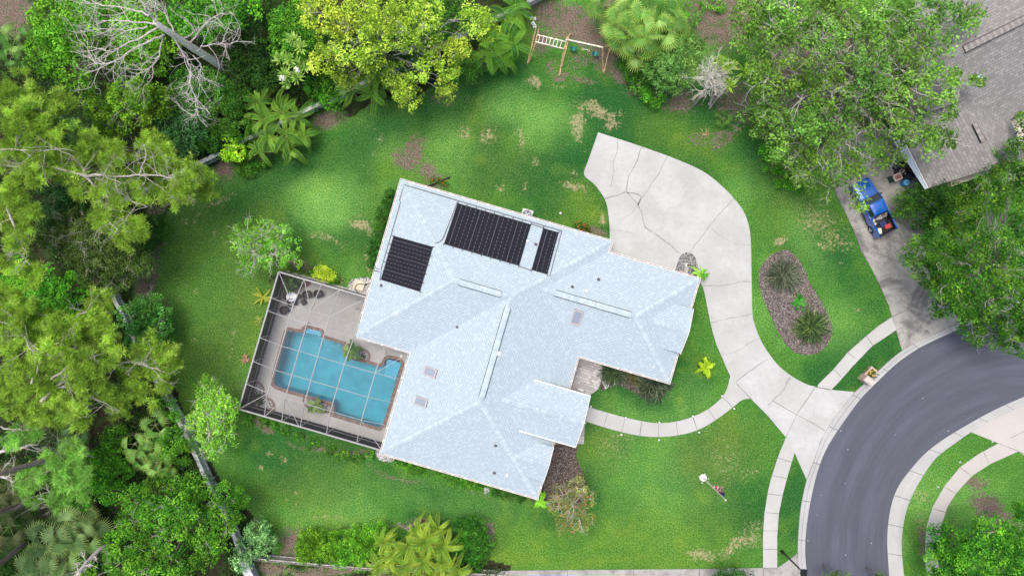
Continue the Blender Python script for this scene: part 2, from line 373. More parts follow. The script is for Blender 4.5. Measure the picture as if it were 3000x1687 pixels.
GRAVEL = gravelmat('gravel', [(.10, .10, .105), (.3, .29, .3), (.42, .41, .41)], 9); GRAVEL_W = gravelmat('white_gravel', [(.25, .25, .25), (.5, .49, .48), (.66, .65, .63)], 8)
def pavermat():
    m, nt, b = newmat('pavers'); g = NT(nt); tc = g.n('ShaderNodeTexCoord'); mp = g.n('ShaderNodeMapping'); mp.inputs['Rotation'].default_value = (0, 0, rad(16)); nt.links.new(tc.outputs['Object'], mp.inputs[0])
    br = g.n('ShaderNodeTexBrick'); nt.links.new(mp.outputs[0], br.inputs[0])
    for k, v in (('Scale', 1), ('Brick Width', .3), ('Row Height', .24), ('Mortar Size', .012), ('Color1', (.56, .54, .53, 1)), ('Color2', (.30, .29, .295, 1)), ('Mortar', (.12, .11, .1, 1))): br.inputs[k].default_value = v
    n = g.noise(tc.outputs['Object'], 5, 5, .7); nt.links.new(g.mix(g.smooth(n, .4, .65, 0, .6), br.outputs[0], (.42, .405, .405)), b.inputs[0]); b.inputs['Roughness'].default_value = .9; return m
PAVER = pavermat()
MULCH = gravelmat('mulch', [(.095, .08, .07), (.17, .145, .13), (.31, .265, .24)], 11); MULCH_D = gravelmat('dark_mulch', [(.05, .04, .034), (.115, .088, .075), (.26, .215, .19)], 11)

def groundmat():
    m, nt, b = newmat('lawn_ground'); g = NT(nt); tc = g.n('ShaderNodeTexCoord'); v = tc.outputs['Object']
    a = g.n('ShaderNodeAttribute'); a.attribute_name = 'gcol'; k = g.n('ShaderNodeAttribute'); k.attribute_name = 'gmask'
    s = g.n('ShaderNodeSeparateColor'); nt.links.new(k.outputs[0], s.inputs[0])
    nA = g.noise(v, 1.2, 6, .65); nB = g.noise(v, 8, 6, .78); nC = g.noise(v, 3.2, 8, .85)
    grass = g.mix(g.smooth(nB, .38, .62), g.mix(1.0, a.outputs[0], (.42, .52, .42), 'MULTIPLY'), g.mix(1.0, a.outputs[0], (1.7, 1.5, 1.7), 'MULTIPLY'))
    nD = g.noise(v, 1.1, 8, .72); grass = g.mix(g.smooth(nD, .40, .66, 0, .6), grass, g.mix(1.0, grass, (.62, .80, .75), 'MULTIPLY')); nE = g.noise(v, .5, 7, .7); grass = g.mix(g.smooth(nE, .5, .68, 0, .5), grass, g.mix(1.0, grass, (1.5, 1.22, 1.1), 'MULTIPLY'))
    grass = g.mix(g.smooth(nA, .5, .75, 0, .4), grass, g.mix(1.0, a.outputs[0], (1.6, 1.18, .9), 'MULTIPLY'))
    dc = g.mix(g.smooth(nB, .3, .65), (.14, .15, .05), (.46, .38, .24))
    sc = g.mix(g.smooth(nB, .35, .65), (.05, .038, .03), (.27, .205, .175)); sc = g.mix(g.smooth(nA, .5, .7, 0, .45), sc, (.17, .08, .06)); sc = g.mix(g.smooth(nD, .5, .62, 0, .75), sc, (.05, .12, .025))
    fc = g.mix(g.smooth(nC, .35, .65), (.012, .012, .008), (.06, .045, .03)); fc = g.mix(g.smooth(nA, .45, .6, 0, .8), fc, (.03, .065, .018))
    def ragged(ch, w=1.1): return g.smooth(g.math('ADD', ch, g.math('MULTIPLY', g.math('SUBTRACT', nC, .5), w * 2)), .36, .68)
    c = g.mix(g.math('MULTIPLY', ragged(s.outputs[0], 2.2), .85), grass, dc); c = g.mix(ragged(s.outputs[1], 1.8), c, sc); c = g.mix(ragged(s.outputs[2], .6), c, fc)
    nt.links.new(c, b.inputs[0]); b.inputs['Roughness'].default_value = .95; b.inputs['Specular IOR Level'].default_value = .1
    g.bump(nB, .8, .08, b.inputs['Normal']); return m
GROUND = groundmat()
# ---------------------------------------------------------------- the ground sheet
def pip(px, py, poly):
    ins = np.zeros(px.shape, bool); j = len(poly) - 1
    for i in range(len(poly)):
        xi, yi = poly[i]; xj, yj = poly[j]
        c = ((yi > py) != (yj > py)) & (px < (xj - xi) * (py - yi) / (yj - yi + 1e-12) + xi); ins ^= c; j = i
    return ins
FOREST = [(-2500, -1500), (1600, -1500), (1600, -200), (1505, 20), (1440, 110), (1390, 200), (1230, 270), (1100, 310), (960, 360), (860, 420), (760, 455), (650, 500), (560, 540), (500, 590), (462, 680), (448, 760), (460, 860), (500, 950), (505, 1060), (520, 1180), (560, 1290), (620, 1370), (700, 1480), (780, 1560), (800, 1640), (1500, 1650), (1500, 3000), (-2500, 3000)]
axx = np.concatenate([[-600, -250, -160], np.arange(-110, -50.1, 1.2), np.arange(-50, 50.01, .2), np.arange(51, 111, 1.2), [160, 250, 600]])
axy = np.concatenate([[-600, -250, -130], np.arange(-90, -29.2, 1.2), np.arange(-29, 29.01, .2), np.arange(30, 91, 1.2), [130, 250, 600]])
gx, gy = np.meshgrid(axx, axy, indexing='ij')
ppx = gx * S + 1500; ppy = 843.5 - gy * S
wob = (fbm(gx + 500, gy + 500, 3, 2.4, 4) - .5) * 60; wob2 = (fbm(gx + 500, gy + 500, 9, 2.4, 4) - .5) * 60
qx = ppx + wob; qy = ppy + wob2
def blob(cx, cy, rx, ry, ang=0.0, soft=.5):
    a = rad(ang); dx = qx - cx; dy = qy - cy; X = dx * math.cos(a) + dy * math.sin(a); Y = -dx * math.sin(a) + dy * math.cos(a)
    d = np.sqrt((X / rx) ** 2 + (Y / ry) ** 2); return np.clip((1 + soft - d) / (2 * soft), 0, 1)
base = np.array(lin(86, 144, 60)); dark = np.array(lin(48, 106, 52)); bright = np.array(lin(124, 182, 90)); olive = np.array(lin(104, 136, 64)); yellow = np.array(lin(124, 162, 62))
EXPO = .62                                  # albedo = picture value x this
n1 = fbm(gx + 500, gy + 500, 21, 6, 4); n2 = fbm(gx + 500, gy + 500, 33, 2.2, 4); n3 = fbm(gx + 500, gy + 500, 45, 11, 3)
def lerp(a, b, t): return a * (1 - t[..., None]) + b * t[..., None]
def ss(x, a, b): t = np.clip((x - a) / (b - a), 0, 1); return t * t * (3 - 2 * t)
col = np.broadcast_to(base, gx.shape + (3,)).copy()
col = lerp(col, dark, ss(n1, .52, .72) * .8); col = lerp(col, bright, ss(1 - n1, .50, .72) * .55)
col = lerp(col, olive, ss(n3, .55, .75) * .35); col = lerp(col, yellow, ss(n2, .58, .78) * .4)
# large tone areas seen in the lawn: (x, y, rx, ry, angle, colour, amount)
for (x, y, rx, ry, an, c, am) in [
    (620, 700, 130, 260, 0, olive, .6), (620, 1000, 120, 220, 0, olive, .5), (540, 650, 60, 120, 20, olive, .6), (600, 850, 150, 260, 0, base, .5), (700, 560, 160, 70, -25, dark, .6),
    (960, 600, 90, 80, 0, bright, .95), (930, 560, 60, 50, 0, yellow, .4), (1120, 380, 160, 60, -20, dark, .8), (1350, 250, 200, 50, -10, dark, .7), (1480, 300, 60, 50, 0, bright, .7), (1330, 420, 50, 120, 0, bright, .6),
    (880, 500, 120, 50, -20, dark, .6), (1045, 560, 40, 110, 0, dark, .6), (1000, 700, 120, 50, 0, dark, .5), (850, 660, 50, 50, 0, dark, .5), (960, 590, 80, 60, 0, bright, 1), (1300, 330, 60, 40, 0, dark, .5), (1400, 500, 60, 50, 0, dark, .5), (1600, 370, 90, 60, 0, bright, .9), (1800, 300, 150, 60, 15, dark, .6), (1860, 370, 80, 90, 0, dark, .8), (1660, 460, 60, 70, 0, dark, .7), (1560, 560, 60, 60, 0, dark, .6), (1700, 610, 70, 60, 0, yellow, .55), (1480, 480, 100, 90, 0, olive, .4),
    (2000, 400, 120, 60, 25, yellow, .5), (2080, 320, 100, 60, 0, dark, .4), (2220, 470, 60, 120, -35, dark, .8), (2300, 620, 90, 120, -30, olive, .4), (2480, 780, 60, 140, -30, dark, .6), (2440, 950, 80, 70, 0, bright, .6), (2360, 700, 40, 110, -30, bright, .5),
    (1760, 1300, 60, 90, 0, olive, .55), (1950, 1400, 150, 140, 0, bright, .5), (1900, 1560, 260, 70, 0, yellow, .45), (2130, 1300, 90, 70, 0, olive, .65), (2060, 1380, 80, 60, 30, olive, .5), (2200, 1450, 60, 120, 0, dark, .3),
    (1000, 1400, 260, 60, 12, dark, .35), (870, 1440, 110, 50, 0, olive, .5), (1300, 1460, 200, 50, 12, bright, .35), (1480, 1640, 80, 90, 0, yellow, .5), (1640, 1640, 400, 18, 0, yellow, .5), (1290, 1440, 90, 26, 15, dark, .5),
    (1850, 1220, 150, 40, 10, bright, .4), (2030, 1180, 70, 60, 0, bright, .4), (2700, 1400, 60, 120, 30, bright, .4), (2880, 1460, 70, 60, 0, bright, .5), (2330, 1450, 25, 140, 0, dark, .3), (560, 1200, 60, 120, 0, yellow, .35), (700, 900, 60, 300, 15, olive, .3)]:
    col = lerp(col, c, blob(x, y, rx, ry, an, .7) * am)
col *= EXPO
sat = col.mean(axis=2, keepdims=True); col = np.clip(sat + (col - sat) * 1.04, .004, 1)
dry = np.zeros(gx.shape); soil = np.zeros(gx.shape)
for (x, y, rx, ry, an, am) in [
    (1560, 243, 30, 20, 0, 1.0), (1750, 320, 60, 18, 5, .95), (1700, 370, 20, 50, 10, .95), (1795, 355, 22, 26, 0, .9), (1372, 375, 16, 24, 0, .75), (1430, 395, 18, 24, 0, .8), (1108, 410, 12, 12, 0, .7), (1094, 447, 10, 10, 0, .8),
    (1535, 420, 12, 40, 0, .75), (1530, 400, 25, 12, 0, .6), (1570, 488, 12, 14, 0, .8), (1668, 505, 14, 10, 0, .75), (1675, 545, 34, 14, 12, .85), (1545, 560, 10, 16, 0, .85), (1462, 560, 16, 14, 0, .7), (1768, 635, 10, 26, 0, .95),
    (1060, 660, 26, 26, 0, 1.0), (1080, 685, 20, 20, 0, .8), (955, 705, 45, 10, 38, .75), (915, 680, 14, 10, 20, .7), (940, 700, 10, 8, 0, .85), (1070, 765, 10, 30, 0, .7), (628, 680, 8, 12, 0, .8), (575, 838, 8, 10, 0, .8), (520, 885, 12, 8, 0, .6), (540, 650, 10, 14, 0, .6), (620, 590, 60, 7, -28, .75), (570, 640, 30, 8, -45, .6), (680, 980, 4, 90, 12, .5), (740, 880, 4, 60, 12, .35), (570, 1010, 10, 10, 0, .6),
    (820, 1345, 10, 10, 0, .8), (778, 1330, 14, 8, 0, .55), (755, 1375, 12, 10, 0, .8), (874, 1438, 8, 8, 0, .8), (1070, 1350, 30, 8, 0, .6), (850, 1478, 50, 4, 5, .5),
    (2285, 703, 26, 16, 0, 1.0), (2400, 650, 70, 45, 35, .62), (2450, 700, 60, 30, 30, .6), (2380, 620, 30, 30, 0, .6), (2467, 778, 8, 8, 0, .8), (2520, 905, 14, 10, 30, .6), (2420, 720, 20, 10, 0, .7),
    (2060, 1620, 42, 22, 10, .92), (2160, 1600, 60, 20, -15, .85), (2200, 1590, 40, 26, 0, .7), (2120, 1630, 20, 14, 0, .8), (2210, 1545, 40, 20, -30, .5), (2130, 1350, 50, 50, 0, .42), (2200, 1370, 40, 30, 0, .4), (1800, 1300, 60, 60, 0, .38),
    (2700, 1460, 30, 20, 30, .6), (2710, 1550, 16, 50, 0, .6), (2240, 395, 60, 20, 0, .5), (2150, 385, 18, 22, 0, .75), (1700, 1180, 10, 14, 0, .7), (1640, 250, 60, 14, 0, .4), (980, 1515, 50, 12, 0, .5), (1060, 1540, 30, 12, 0, .5)]:
    dry = np.maximum(dry, blob(x, y, rx, ry, an, .55) * am)
for (x, y, rx, ry, an, am) in [
    (1230, 430, 30, 36, 0, 1.0), (1200, 470, 46, 28, 10, .9), (1265, 500, 24, 40, -20, .85), (1240, 400, 30, 20, 0, .7), (1255, 545, 30, 14, 16, .8),
    (1660, 70, 90, 60, 10, 1.0), (1600, 30, 60, 50, 0, .9), (1720, 110, 60, 40, 0, 1.0), (1760, 170, 50, 40, 20, .95), (1800, 225, 80, 22, 20, .85), (1590, 130, 30, 40, 0, .8), (1690, 185, 40, 30, 0, .6), (1650, 225, 26, 14, 0, .8), (1700, 240, 50, 14, 10, .6), (1800, 60, 60, 90, 0, .8), (1620, 200, 20, 20, 0, .7),
    (2110, 60, 110, 90, 0, .95), (2180, 20, 60, 60, 0, .9), (2000, 300, 60, 34, 0, .8), (1900, 250, 60, 40, 0, .9), (2040, 400, 40, 24, 0, .55), (2110, 410, 34, 22, 0, .8), (2160, 290, 70, 90, 0, .7), (2400, 250, 200, 220, 0, .9), (2300, 470, 60, 60, 0, .6),
    (430, 800, 36, 110, 8, 1.0), (460, 620, 34, 50, 30, .9), (560, 560, 60, 24, -28, .9), (650, 500, 50, 24, -20, 1.0), (480, 900, 12, 40, -10, .6), (770, 450, 60, 22, -20, .8), (950, 345, 60, 34, -10, .9), (860, 780, 60, 20, 16, .9), (950, 820, 60, 16, 16, .9), (860, 1300, 50, 8, 20, .6), (960, 1320, 80, 10, 14, .7), (1040, 1330, 40, 12, 14, .7), (740, 1210, 30, 16, 30, .6), (770, 1250, 40, 12, 24, .8),
    (1700, 1420, 30, 30, 0, .0), (1480, 620, 70, 10, 16, .8), (1620, 655, 60, 12, 16, .8), (1740, 680, 40, 18, 16, .9), (840, 1590, 36, 40, 0, .95), (870, 1560, 20, 20, 0, .7), (1030, 1550, 40, 10, 0, .7), (1150, 1545, 60, 12, 0, .5), (1240, 1535, 60, 14, 0, .8), (1425, 1560, 12, 30, 0, .9), (1000, 1670, 200, 20, 2, .95), (800, 1665, 60, 30, 0, .9),
    (2900, 1480, 50, 40, 20, .95), (2870, 1420, 40, 20, -20, .85), (2780, 1490, 20, 40, 30, .6), (2930, 1530, 60, 30, 0, .9), (2705, 1600, 14, 60, 0, .7), (2692, 400, 90, 120, 0, .9), (2330, 900, 1, 1, 0, 0), (1180, 1400, 100, 10, 16, .6), (1400, 1455, 90, 9, 16, .5), (30, 40, 90, 70, 0, 1.0), (120, 1500, 60, 40, 0, .9), (1400, 70, 60, 60, 0, .6), (1290, 280, 60, 26, 0, .5), (700, 1150, 20, 40, 0, .4)]:
    soil = np.maximum(soil, blob(x, y, rx, ry, an, .5) * am)
wide = (fbm(gx + 500, gy + 500, 77, 1.5, 3) - .5) * 40
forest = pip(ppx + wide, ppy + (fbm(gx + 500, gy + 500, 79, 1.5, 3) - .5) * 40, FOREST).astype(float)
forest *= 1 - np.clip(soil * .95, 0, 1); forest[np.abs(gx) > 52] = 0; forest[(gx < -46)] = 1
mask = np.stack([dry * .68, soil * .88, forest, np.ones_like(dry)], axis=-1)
nx, ny = gx.shape
idx = np.arange(nx * ny).reshape(nx, ny)
F = np.stack([idx[:-1, :-1], idx[1:, :-1], idx[1:, 1:], idx[:-1, 1:]], axis=-1).reshape(-1, 4)
# the pool needs a hole in the sheet: leave out the faces under the basin
Zc = lambda L: [(690 + a / 2.587, 780 + b / 2.587) for a, b in L]
POOL = Zc([(410, 483), (512, 503), (522, 478), (540, 466), (646, 490), (656, 502), (650, 536), (818, 588), (812, 630), (830, 668), (885, 700), (1060, 750), (1100, 758), (1124, 742), (1142, 706), (1162, 692), (1242, 710), (1258, 732), (1256, 755), (1118, 1200), (1092, 1222), (745, 1116), (748, 1050), (735, 1030), (640, 1006), (530, 972), (385, 934), (312, 906), (292, 886), (290, 862), (390, 500)])
POOLG = [P(x, y)[:2] for x, y in POOL]
def offset(poly, d):
    a = sum(poly[i][0] * poly[(i + 1) % len(poly)][1] - poly[(i + 1) % len(poly)][0] * poly[i][1] for i in range(len(poly)))
    s = 1 if a > 0 else -1; out = []; n = len(poly)
    for i in range(n):
        p0 = Vector(poly[i - 1]); p1 = Vector(poly[i]); p2 = Vector(poly[(i + 1) % n])
        d1 = (p1 - p0).normalized(); d2 = (p2 - p1).normalized(); n1_ = Vector((d1.y, -d1.x)) * s; n2_ = Vector((d2.y, -d2.x)) * s
        b = (n1_ + n2_); b = b / max(.35, b.length_squared) * 2 if b.length > 1e-6 else n1_
        out.append(tuple(p1 + b * d))
    return out
cxm = (gx[:-1, :-1] + gx[1:, 1:]) / 2; cym = (gy[:-1, :-1] + gy[1:, 1:]) / 2
keep = ~pip(cxm, cym, offset(POOLG, .2)).reshape(-1); F = F[keep]
me = bpy.data.meshes.new('lawn'); nv = nx * ny
me.vertices.add(nv); me.loops.add(len(F) * 4); me.polygons.add(len(F))
me.vertices.foreach_set('co', np.stack([gx, gy, np.zeros_like(gx)], -1).reshape(-1).astype(np.float32))
me.loops.foreach_set('vertex_index', F.reshape(-1).astype(np.int32)); me.polygons.foreach_set('loop_start', np.arange(0, len(F) * 4, 4, dtype=np.int32)); me.polygons.foreach_set('loop_total', np.full(len(F), 4, dtype=np.int32))
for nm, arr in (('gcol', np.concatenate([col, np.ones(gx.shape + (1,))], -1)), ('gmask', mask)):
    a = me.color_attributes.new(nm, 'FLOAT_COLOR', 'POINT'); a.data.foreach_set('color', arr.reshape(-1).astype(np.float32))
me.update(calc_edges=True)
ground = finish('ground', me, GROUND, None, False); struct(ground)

# ---------------------------------------------------------------- paved sheets (photo px outlines)
def sheet(name, pts, z, mat, parent=None, z0=-.02):
    m = MB(); m.prism(G(pts), z0, z); o = m.build(name, mat, parent); struct(o) if parent is None else None; return o
def cracks(name, lines, z, parent, mat, wig=0.0, w=.05, seg=14):
    m = MB()
    for ln in lines:
        ww = ln[1] if isinstance(ln, tuple) and isinstance(ln[1], float) else w; pts = ln[0] if isinstance(ln, tuple) and isinstance(ln[1], float) else ln
        out = []
        for i in range(len(pts) - 1):
            n = max(2, int(math.dist(pts[i], pts[i + 1]) / (1 if False else seg)))
            for k in range(n):
                t = k / n; j = wig if (i + k) else 0
                out.append((pts[i][0] * (1 - t) + pts[i + 1][0] * t + R.uniform(-j, j), pts[i][1] * (1 - t) + pts[i + 1][1] * t + R.uniform(-j, j)))
        out.append(pts[-1]); g_ = [P(*q) for q in out]
        m.strip(g_, [ww * R.uniform(.5, 1.2) if wig else ww for _ in g_], z)
    return m.build(name, mat, parent)
outer_in = [(2364.4, 1740), (2364.4, 1687), (2358.6, 1619.4), (2362.4, 1544), (2376, 1458.5), (2397, 1373), (2424.5, 1307), (2467, 1241), (2521, 1167.6), (2563, 1125), (2619, 1071), (2677.5, 1028), (2736, 997), (2825, 958), (2920, 922), (3010, 893), (3120, 862), (3400, 790)]
outer_out = [(2341, 1740), (2341, 1687), (2336, 1619), (2339, 1543.8), (2347, 1474), (2362.4, 1404), (2378, 1365), (2405, 1288), (2444, 1222), (2504, 1147.5), (2549, 1108), (2600, 1060), (2642.5, 1026), (2685, 1003), (2732, 980), (2778.6, 960), (2830, 938), (2915, 903), (3005, 873), (3115, 843), (3395, 771)]
inner_in = [(2608, 1740), (2604.8, 1687), (2601, 1629), (2599, 1582.5), (2602.8, 1524), (2614.5, 1466), (2634, 1419.7), (2668.8, 1373), (2715, 1322.8), (2773.5, 1280), (2831.6, 1245), (2909, 1202.5), (3000, 1162), (3120, 1120), (3400, 1030)]
inner_out = [(2654, 1740), (2647.4, 1687), (2641, 1621), (2641.6, 1563), (2651, 1505), (2668.8, 1454.6), (2696, 1404), (2738.6, 1342), (2793, 1299.5), (2843, 1264.6), (2909, 1226.6), (3000, 1186), (3125, 1144), (3405, 1054)]
mk_ = MB(); a_ = G(cr([(2310, 1900)] + outer_in, 4)); b_ = G(cr([(2615, 1900)] + inner_in, 4))
road = MB(); road.prism(a_ + list(reversed(b_)), -.03, .012); road = road.build('road', ASPHALT); struct(road)
def kerb(inn, out, name):
    A = G(cr(inn, 4)); B = G(cr(out, 4)); n = 70
    def resamp(L):
        d = [0]
        for i in range(1, len(L)): d.append(d[-1] + math.dist(L[i], L[i - 1]))
        r = []
        for k in range(n + 1):
            t = d[-1] * k / n; i = max(1, min(len(L) - 1, next((q for q in range(len(d)) if d[q] >= t), len(d) - 1)))
            f = (t - d[i - 1]) / max(1e-9, d[i] - d[i - 1]); r.append((L[i - 1][0] * (1 - f) + L[i][0] * f, L[i - 1][1] * (1 - f) + L[i][1] * f))
        return r
    A = resamp(A); B = resamp(B); m = MB()
    prof = [(0, -.02), (0.0, .02), (.45, .025), (.62, .11), (.96, .13), (1.0, .10), (1.0, -.02)]
    for i in range(n + 1):
        for (t, z) in prof: m.v.append((A[i][0] * (1 - t) + B[i][0] * t, A[i][1] * (1 - t) + B[i][1] * t, z))
    k = len(prof)
    for i in range(n):
        for j in range(k - 1): m.f.append((i * k + j, (i + 1) * k + j, (i + 1) * k + j + 1, i * k + j + 1)); m.m.append(0)
    # joints across the kerb, and the dark line at the foot
    for i in range(2, n, 5):
        for j in range(1, k - 2):
            a = Vector(m.v[i * k + j]); b = Vector(m.v[i * k + j + 1]); d = Vector((m.v[(i + 1) * k + j][0] - a.x, m.v[(i + 1) * k + j][1] - a.y, 0)).normalized() * .025; up = Vector((0, 0, .006))
            m.face([a - d + up, b - d + up, b + d + up, a + d + up], 1)
    o = m.build(name, [CONC_KERB, JOINT]); struct(o); return o
kerb(outer_in, outer_out, 'kerb'); kerb(inner_in, inner_out, 'kerb')

drive = sheet('driveway', [(1752, 388.5), (1810, 407), (1880, 430), (1955.6, 456.8)] + cr([(1955.6, 456.8), (2033, 489), (2081.6, 517.6), (2132, 562), (2149, 581), (2176, 616), (2194, 663), (2199.6, 717.5), (2201, 795), (2203.5, 912), (2211, 951), (2227, 993), (2250, 1032), (2281, 1071), (2320, 1102), (2363, 1125), (2395, 1133)], 4)[1:]
    + [(2432, 1141), (2504, 1147.5), (2444, 1222), (2405, 1288), (2378, 1365), (2362.4, 1404), (2327.5, 1325), (2302, 1280), (2250, 1218)] + cr([(2250, 1218), (2200, 1167.6), (2160.7, 1125), (2139, 1100), (2114, 1044), (2094.6, 997), (2079, 935), (2063.5, 857), (2053, 830)], 4)[1:]
    + [(2030, 830), (1795, 768), (1778, 715)] + cr([(1786, 710), (1785.7, 663), (1780, 612.5), (1772, 585), (1758, 562), (1740, 539), (1711, 512.6), (1721, 477)], 4)[1:], .045, CONC)
cracks('joint', [([(2149, 582), (2080, 660), (2020, 740)], .07), ([(1810, 407), (1808, 440), (1797, 480), (1795, 520), (1788, 550)], .05), ([(1880, 430), (1862, 480), (1842, 520), (1835, 560), (1870, 600)], .08), ([(1955.6, 456.8), (1935, 500), (1900, 550), (1868, 600)], .09), ([(2033, 489), (2015, 530), (2000, 555)], .025),
    ([(1772, 583), (1790, 578), (1830, 564), (1858, 566), (1878, 574), (1868, 600), (1880, 620), (1888, 665), (1925, 690), (1960, 715), (1995, 745)], .10), ([(1868, 600), (1850, 625), (1815, 645)], .04), ([(1786, 674), (1820, 676), (1860, 686)], .03), ([(1945, 660), (1944, 630), (1960, 610), (1990, 603)], .02),
    ([(2085, 670), (2120, 700), (2160, 715), (2199, 718)], .04), ([(2056, 838), (2100, 836), (2140, 833), (2170, 824), (2200, 826)], .08), ([(2080, 944), (2140, 932), (2203, 919)], .06), ([(2115, 1041), (2160, 1028), (2190, 1008), (2226, 991)], .05), ([(2155, 1120), (2190, 1090), (2250, 1050)], .08), ([(2250, 1186), (2290, 1150), (2313, 1104)], .08), ([(2313, 1104), (2310, 1120), (2270, 1165)], .03)], .049, drive, CRACK, 1.6)
cracks('joint', [[(2387, 1133), (2370, 1160), (2335, 1210), (2302, 1280)], [(2262, 1172), (2300, 1195), (2335, 1215), (2380, 1238), (2422, 1264)], [(2504, 1147.5), (2444, 1222), (2405, 1288), (2378, 1365), (2362.4, 1404)], [(2302, 1280), (2327, 1325)], [(2387, 1133), (2432, 1141)], [(2159, 1125), (2200, 1167.6)]], .0495, drive, JOINT, .3, .05)
walkU = cr([(1700, 1184), (1719, 1190), (1779, 1208), (1833.5, 1222.7), (1888, 1234), (1929, 1238.6), (1981, 1234), (2029, 1220), (2074, 1198), (2112.6, 1165.7), (2130, 1136.6), (2139, 1100)], 4)
walkL = cr([(2199.5, 1167.2), (2182.4, 1168.4), (2167, 1175.4), (2145.6, 1193), (2095, 1230.5), (2043, 1259), (1986.6, 1274), (1928.5, 1279), (1874, 1275.4), (1822, 1265), (1767.5, 1250), (1707, 1230.5), (1690, 1226)], 4)
walk = sheet('front_walk', walkU + [(2159, 1124)] + walkL, .04, CONC_WALK)
Tp = lambda L: [[(1500 + a / 2.579, 1125 + b / 2.579) for a, b in l] for l in L]
cracks('joint', Tp([[(720, 222), (692, 320)], [(855, 255), (822, 372)], [(978, 285), (965, 388)], [(1107, 290), (1105, 398)], [(1240, 285), (1253, 385)], [(1365, 245), (1400, 345)], [(1485, 190), (1535, 270)], [(1585, 90), (1670, 180)]]), .044, walk, JOINT, .3, .05)
sw1 = sheet('sidewalk', [(2302, 1280), (2277, 1342), (2257.8, 1404), (2250, 1435), (2238.7, 1505), (2235, 1571), (2235, 1662), (2276.4, 1662), (2276.4, 1571), (2281, 1505), (2292.6, 1447), (2308, 1388.7), (2327.5, 1325)], .05, CONC_WALK)
cracks('joint', [[(2277, 1340), (2320, 1353)], [(2260, 1391), (2303, 1400)], [(2250, 1446), (2292, 1450)], [(2242, 1500), (2282, 1503)], [(2236, 1553), (2277, 1553)], [(2235, 1607), (2277, 1607)]], .054, sw1, JOINT, .3, .05)
lower = sheet('driveway', [(1440, 1673), (1500, 1669.8), (2101, 1664.7), (2235, 1662), (2276.4, 1662), (2300.4, 1646.5), (2335.5, 1619.4), (2341, 1687), (2341, 1740), (2300, 1800), (1440, 1800)], .047, CONC_LOW)
cracks('joint', [[(1662, 1669), (1662, 1760)], [(1856, 1667), (1856, 1760)], [(2049, 1665), (2049, 1760)], [(2235, 1662), (2238, 1760)], [(2235, 1662), (2277, 1662)]], .051, lower, JOINT, .3, .06)
ndrive = sheet('driveway', [(2390, 440), (2436, 531), (2444, 562), (2471.5, 612.5), (2498.7, 670.8), (2522, 733), (2553, 787), (2580, 842), (2603.7, 896), (2613, 928), (2625, 966), (2634, 1000), (2642.5, 1026), (2685, 1003), (2732, 980), (2778.6, 960), (2815, 944), (2780, 900), (2735, 850), (2710, 760), (2700, 660), (2760, 560), (2720, 480), (2640, 380), (2500, 380)], .045, CONC_OLD)
cracks('joint', [[(2500, 676), (2535, 664)], [(2575, 755), (2600, 752), (2640, 728)], [(2560, 740), (2600, 752)], [(2611, 929), (2650, 910), (2732, 866)], [(2625, 966), (2680, 940), (2728, 920)]], .049, ndrive, JOINT, 1.0, .05)
sw2 = sheet('sidewalk', [(2395, 1127), (2440, 1083), (2483, 1032), (2537.6, 983.7), (2572.6, 954.5), (2612, 928.5), (2625, 966), (2590, 990), (2555, 1012.8), (2498.7, 1071), (2460, 1115), (2436, 1140.5), (2396, 1133)], .05, CONC_WALK)
cracks('joint', [[(2440, 1080), (2463, 1103)], [(2483, 1032), (2505, 1050)], [(2537, 984), (2557, 1012)]], .054, sw2, JOINT, .6, .05)
sw3 = sheet('sidewalk', [(2924.7, 1297.5), (2870, 1326.6), (2812, 1367), (2765.7, 1423.6), (2731, 1485.6), (2715, 1536), (2709.5, 1590), (2711.4, 1644.6), (2716, 1740), (2752, 1740), (2748, 1640.7), (2750, 1590), (2758, 1536), (2773.5, 1485.6), (2800.6, 1443), (2847, 1392.5), (2901, 1357.6), (2983, 1321)], .05, CONC_PINK)
cracks('joint', [[(2880, 1323), (2896, 1357)], [(2812, 1367), (2845, 1393)], [(2765, 1424), (2799, 1445)], [(2731, 1488), (2772, 1500)], [(2713, 1550), (2755, 1560)]], .054, sw3, JOINT, .3, .045)
pd = sheet('driveway', [(2843, 1264.6), (2909, 1226.6), (3000, 1186), (3125, 1144), (3300, 1090), (3400, 1400), (3100, 1400), (2983, 1321), (2926, 1298)], .046, CONC_PINK)
cracks('joint', [[(2926, 1298), (2983, 1321), (3030, 1340)], [(2960, 1282), (3000, 1262), (3100, 1210)]], .051, pd, JOINT, .3, .05)
# beds
def bed(name, pts, mat, z=.03): return sheet(name, cr(pts, 4, True), z, mat)
bed('mulch_bed', [(2250, 754), (2281, 737), (2308, 733), (2335.5, 756), (2359, 795), (2370.5, 826), (2397.7, 869), (2421, 912), (2436.5, 954.5), (2436.5, 982), (2417, 1016.7), (2382, 1038), (2339, 1036), (2308, 1013), (2285, 982), (2261.7, 935), (2250, 908), (2234.6, 873), (2223, 826), (2227, 787.5)], MULCH)
bed('mulch_bed', [(1610, 1290), (1690, 1290), (1688, 1335), (1704, 1372), (1718, 1410), (1712, 1450), (1690, 1478), (1640, 1490), (1600, 1485), (1572, 1478), (1545, 1450), (1575, 1440)], MULCH_D)
bed('mulch_bed', [(1752, 1085), (1762, 1143), (1776, 1138), (1792, 1131.6), (1818, 1129), (1845, 1142), (1871, 1157), (1895, 1168.6), (1924, 1162), (1944, 1149), (1962, 1120), (1930, 1080), (1800, 1040)], MULCH_D)
bed('gravel', [(1976, 800), (1980, 785), (1989.7, 756), (2001, 742.7), (2017, 739.6), (2032.5, 748.6), (2042, 772), (2047, 800), (2030, 815)], GRAVEL, .05)
bed('gravel', [(1020, 850), (1028, 822), (1050, 815), (1085, 815), (1095, 850), (1080, 880), (1040, 870)], GRAVEL_W, .03)
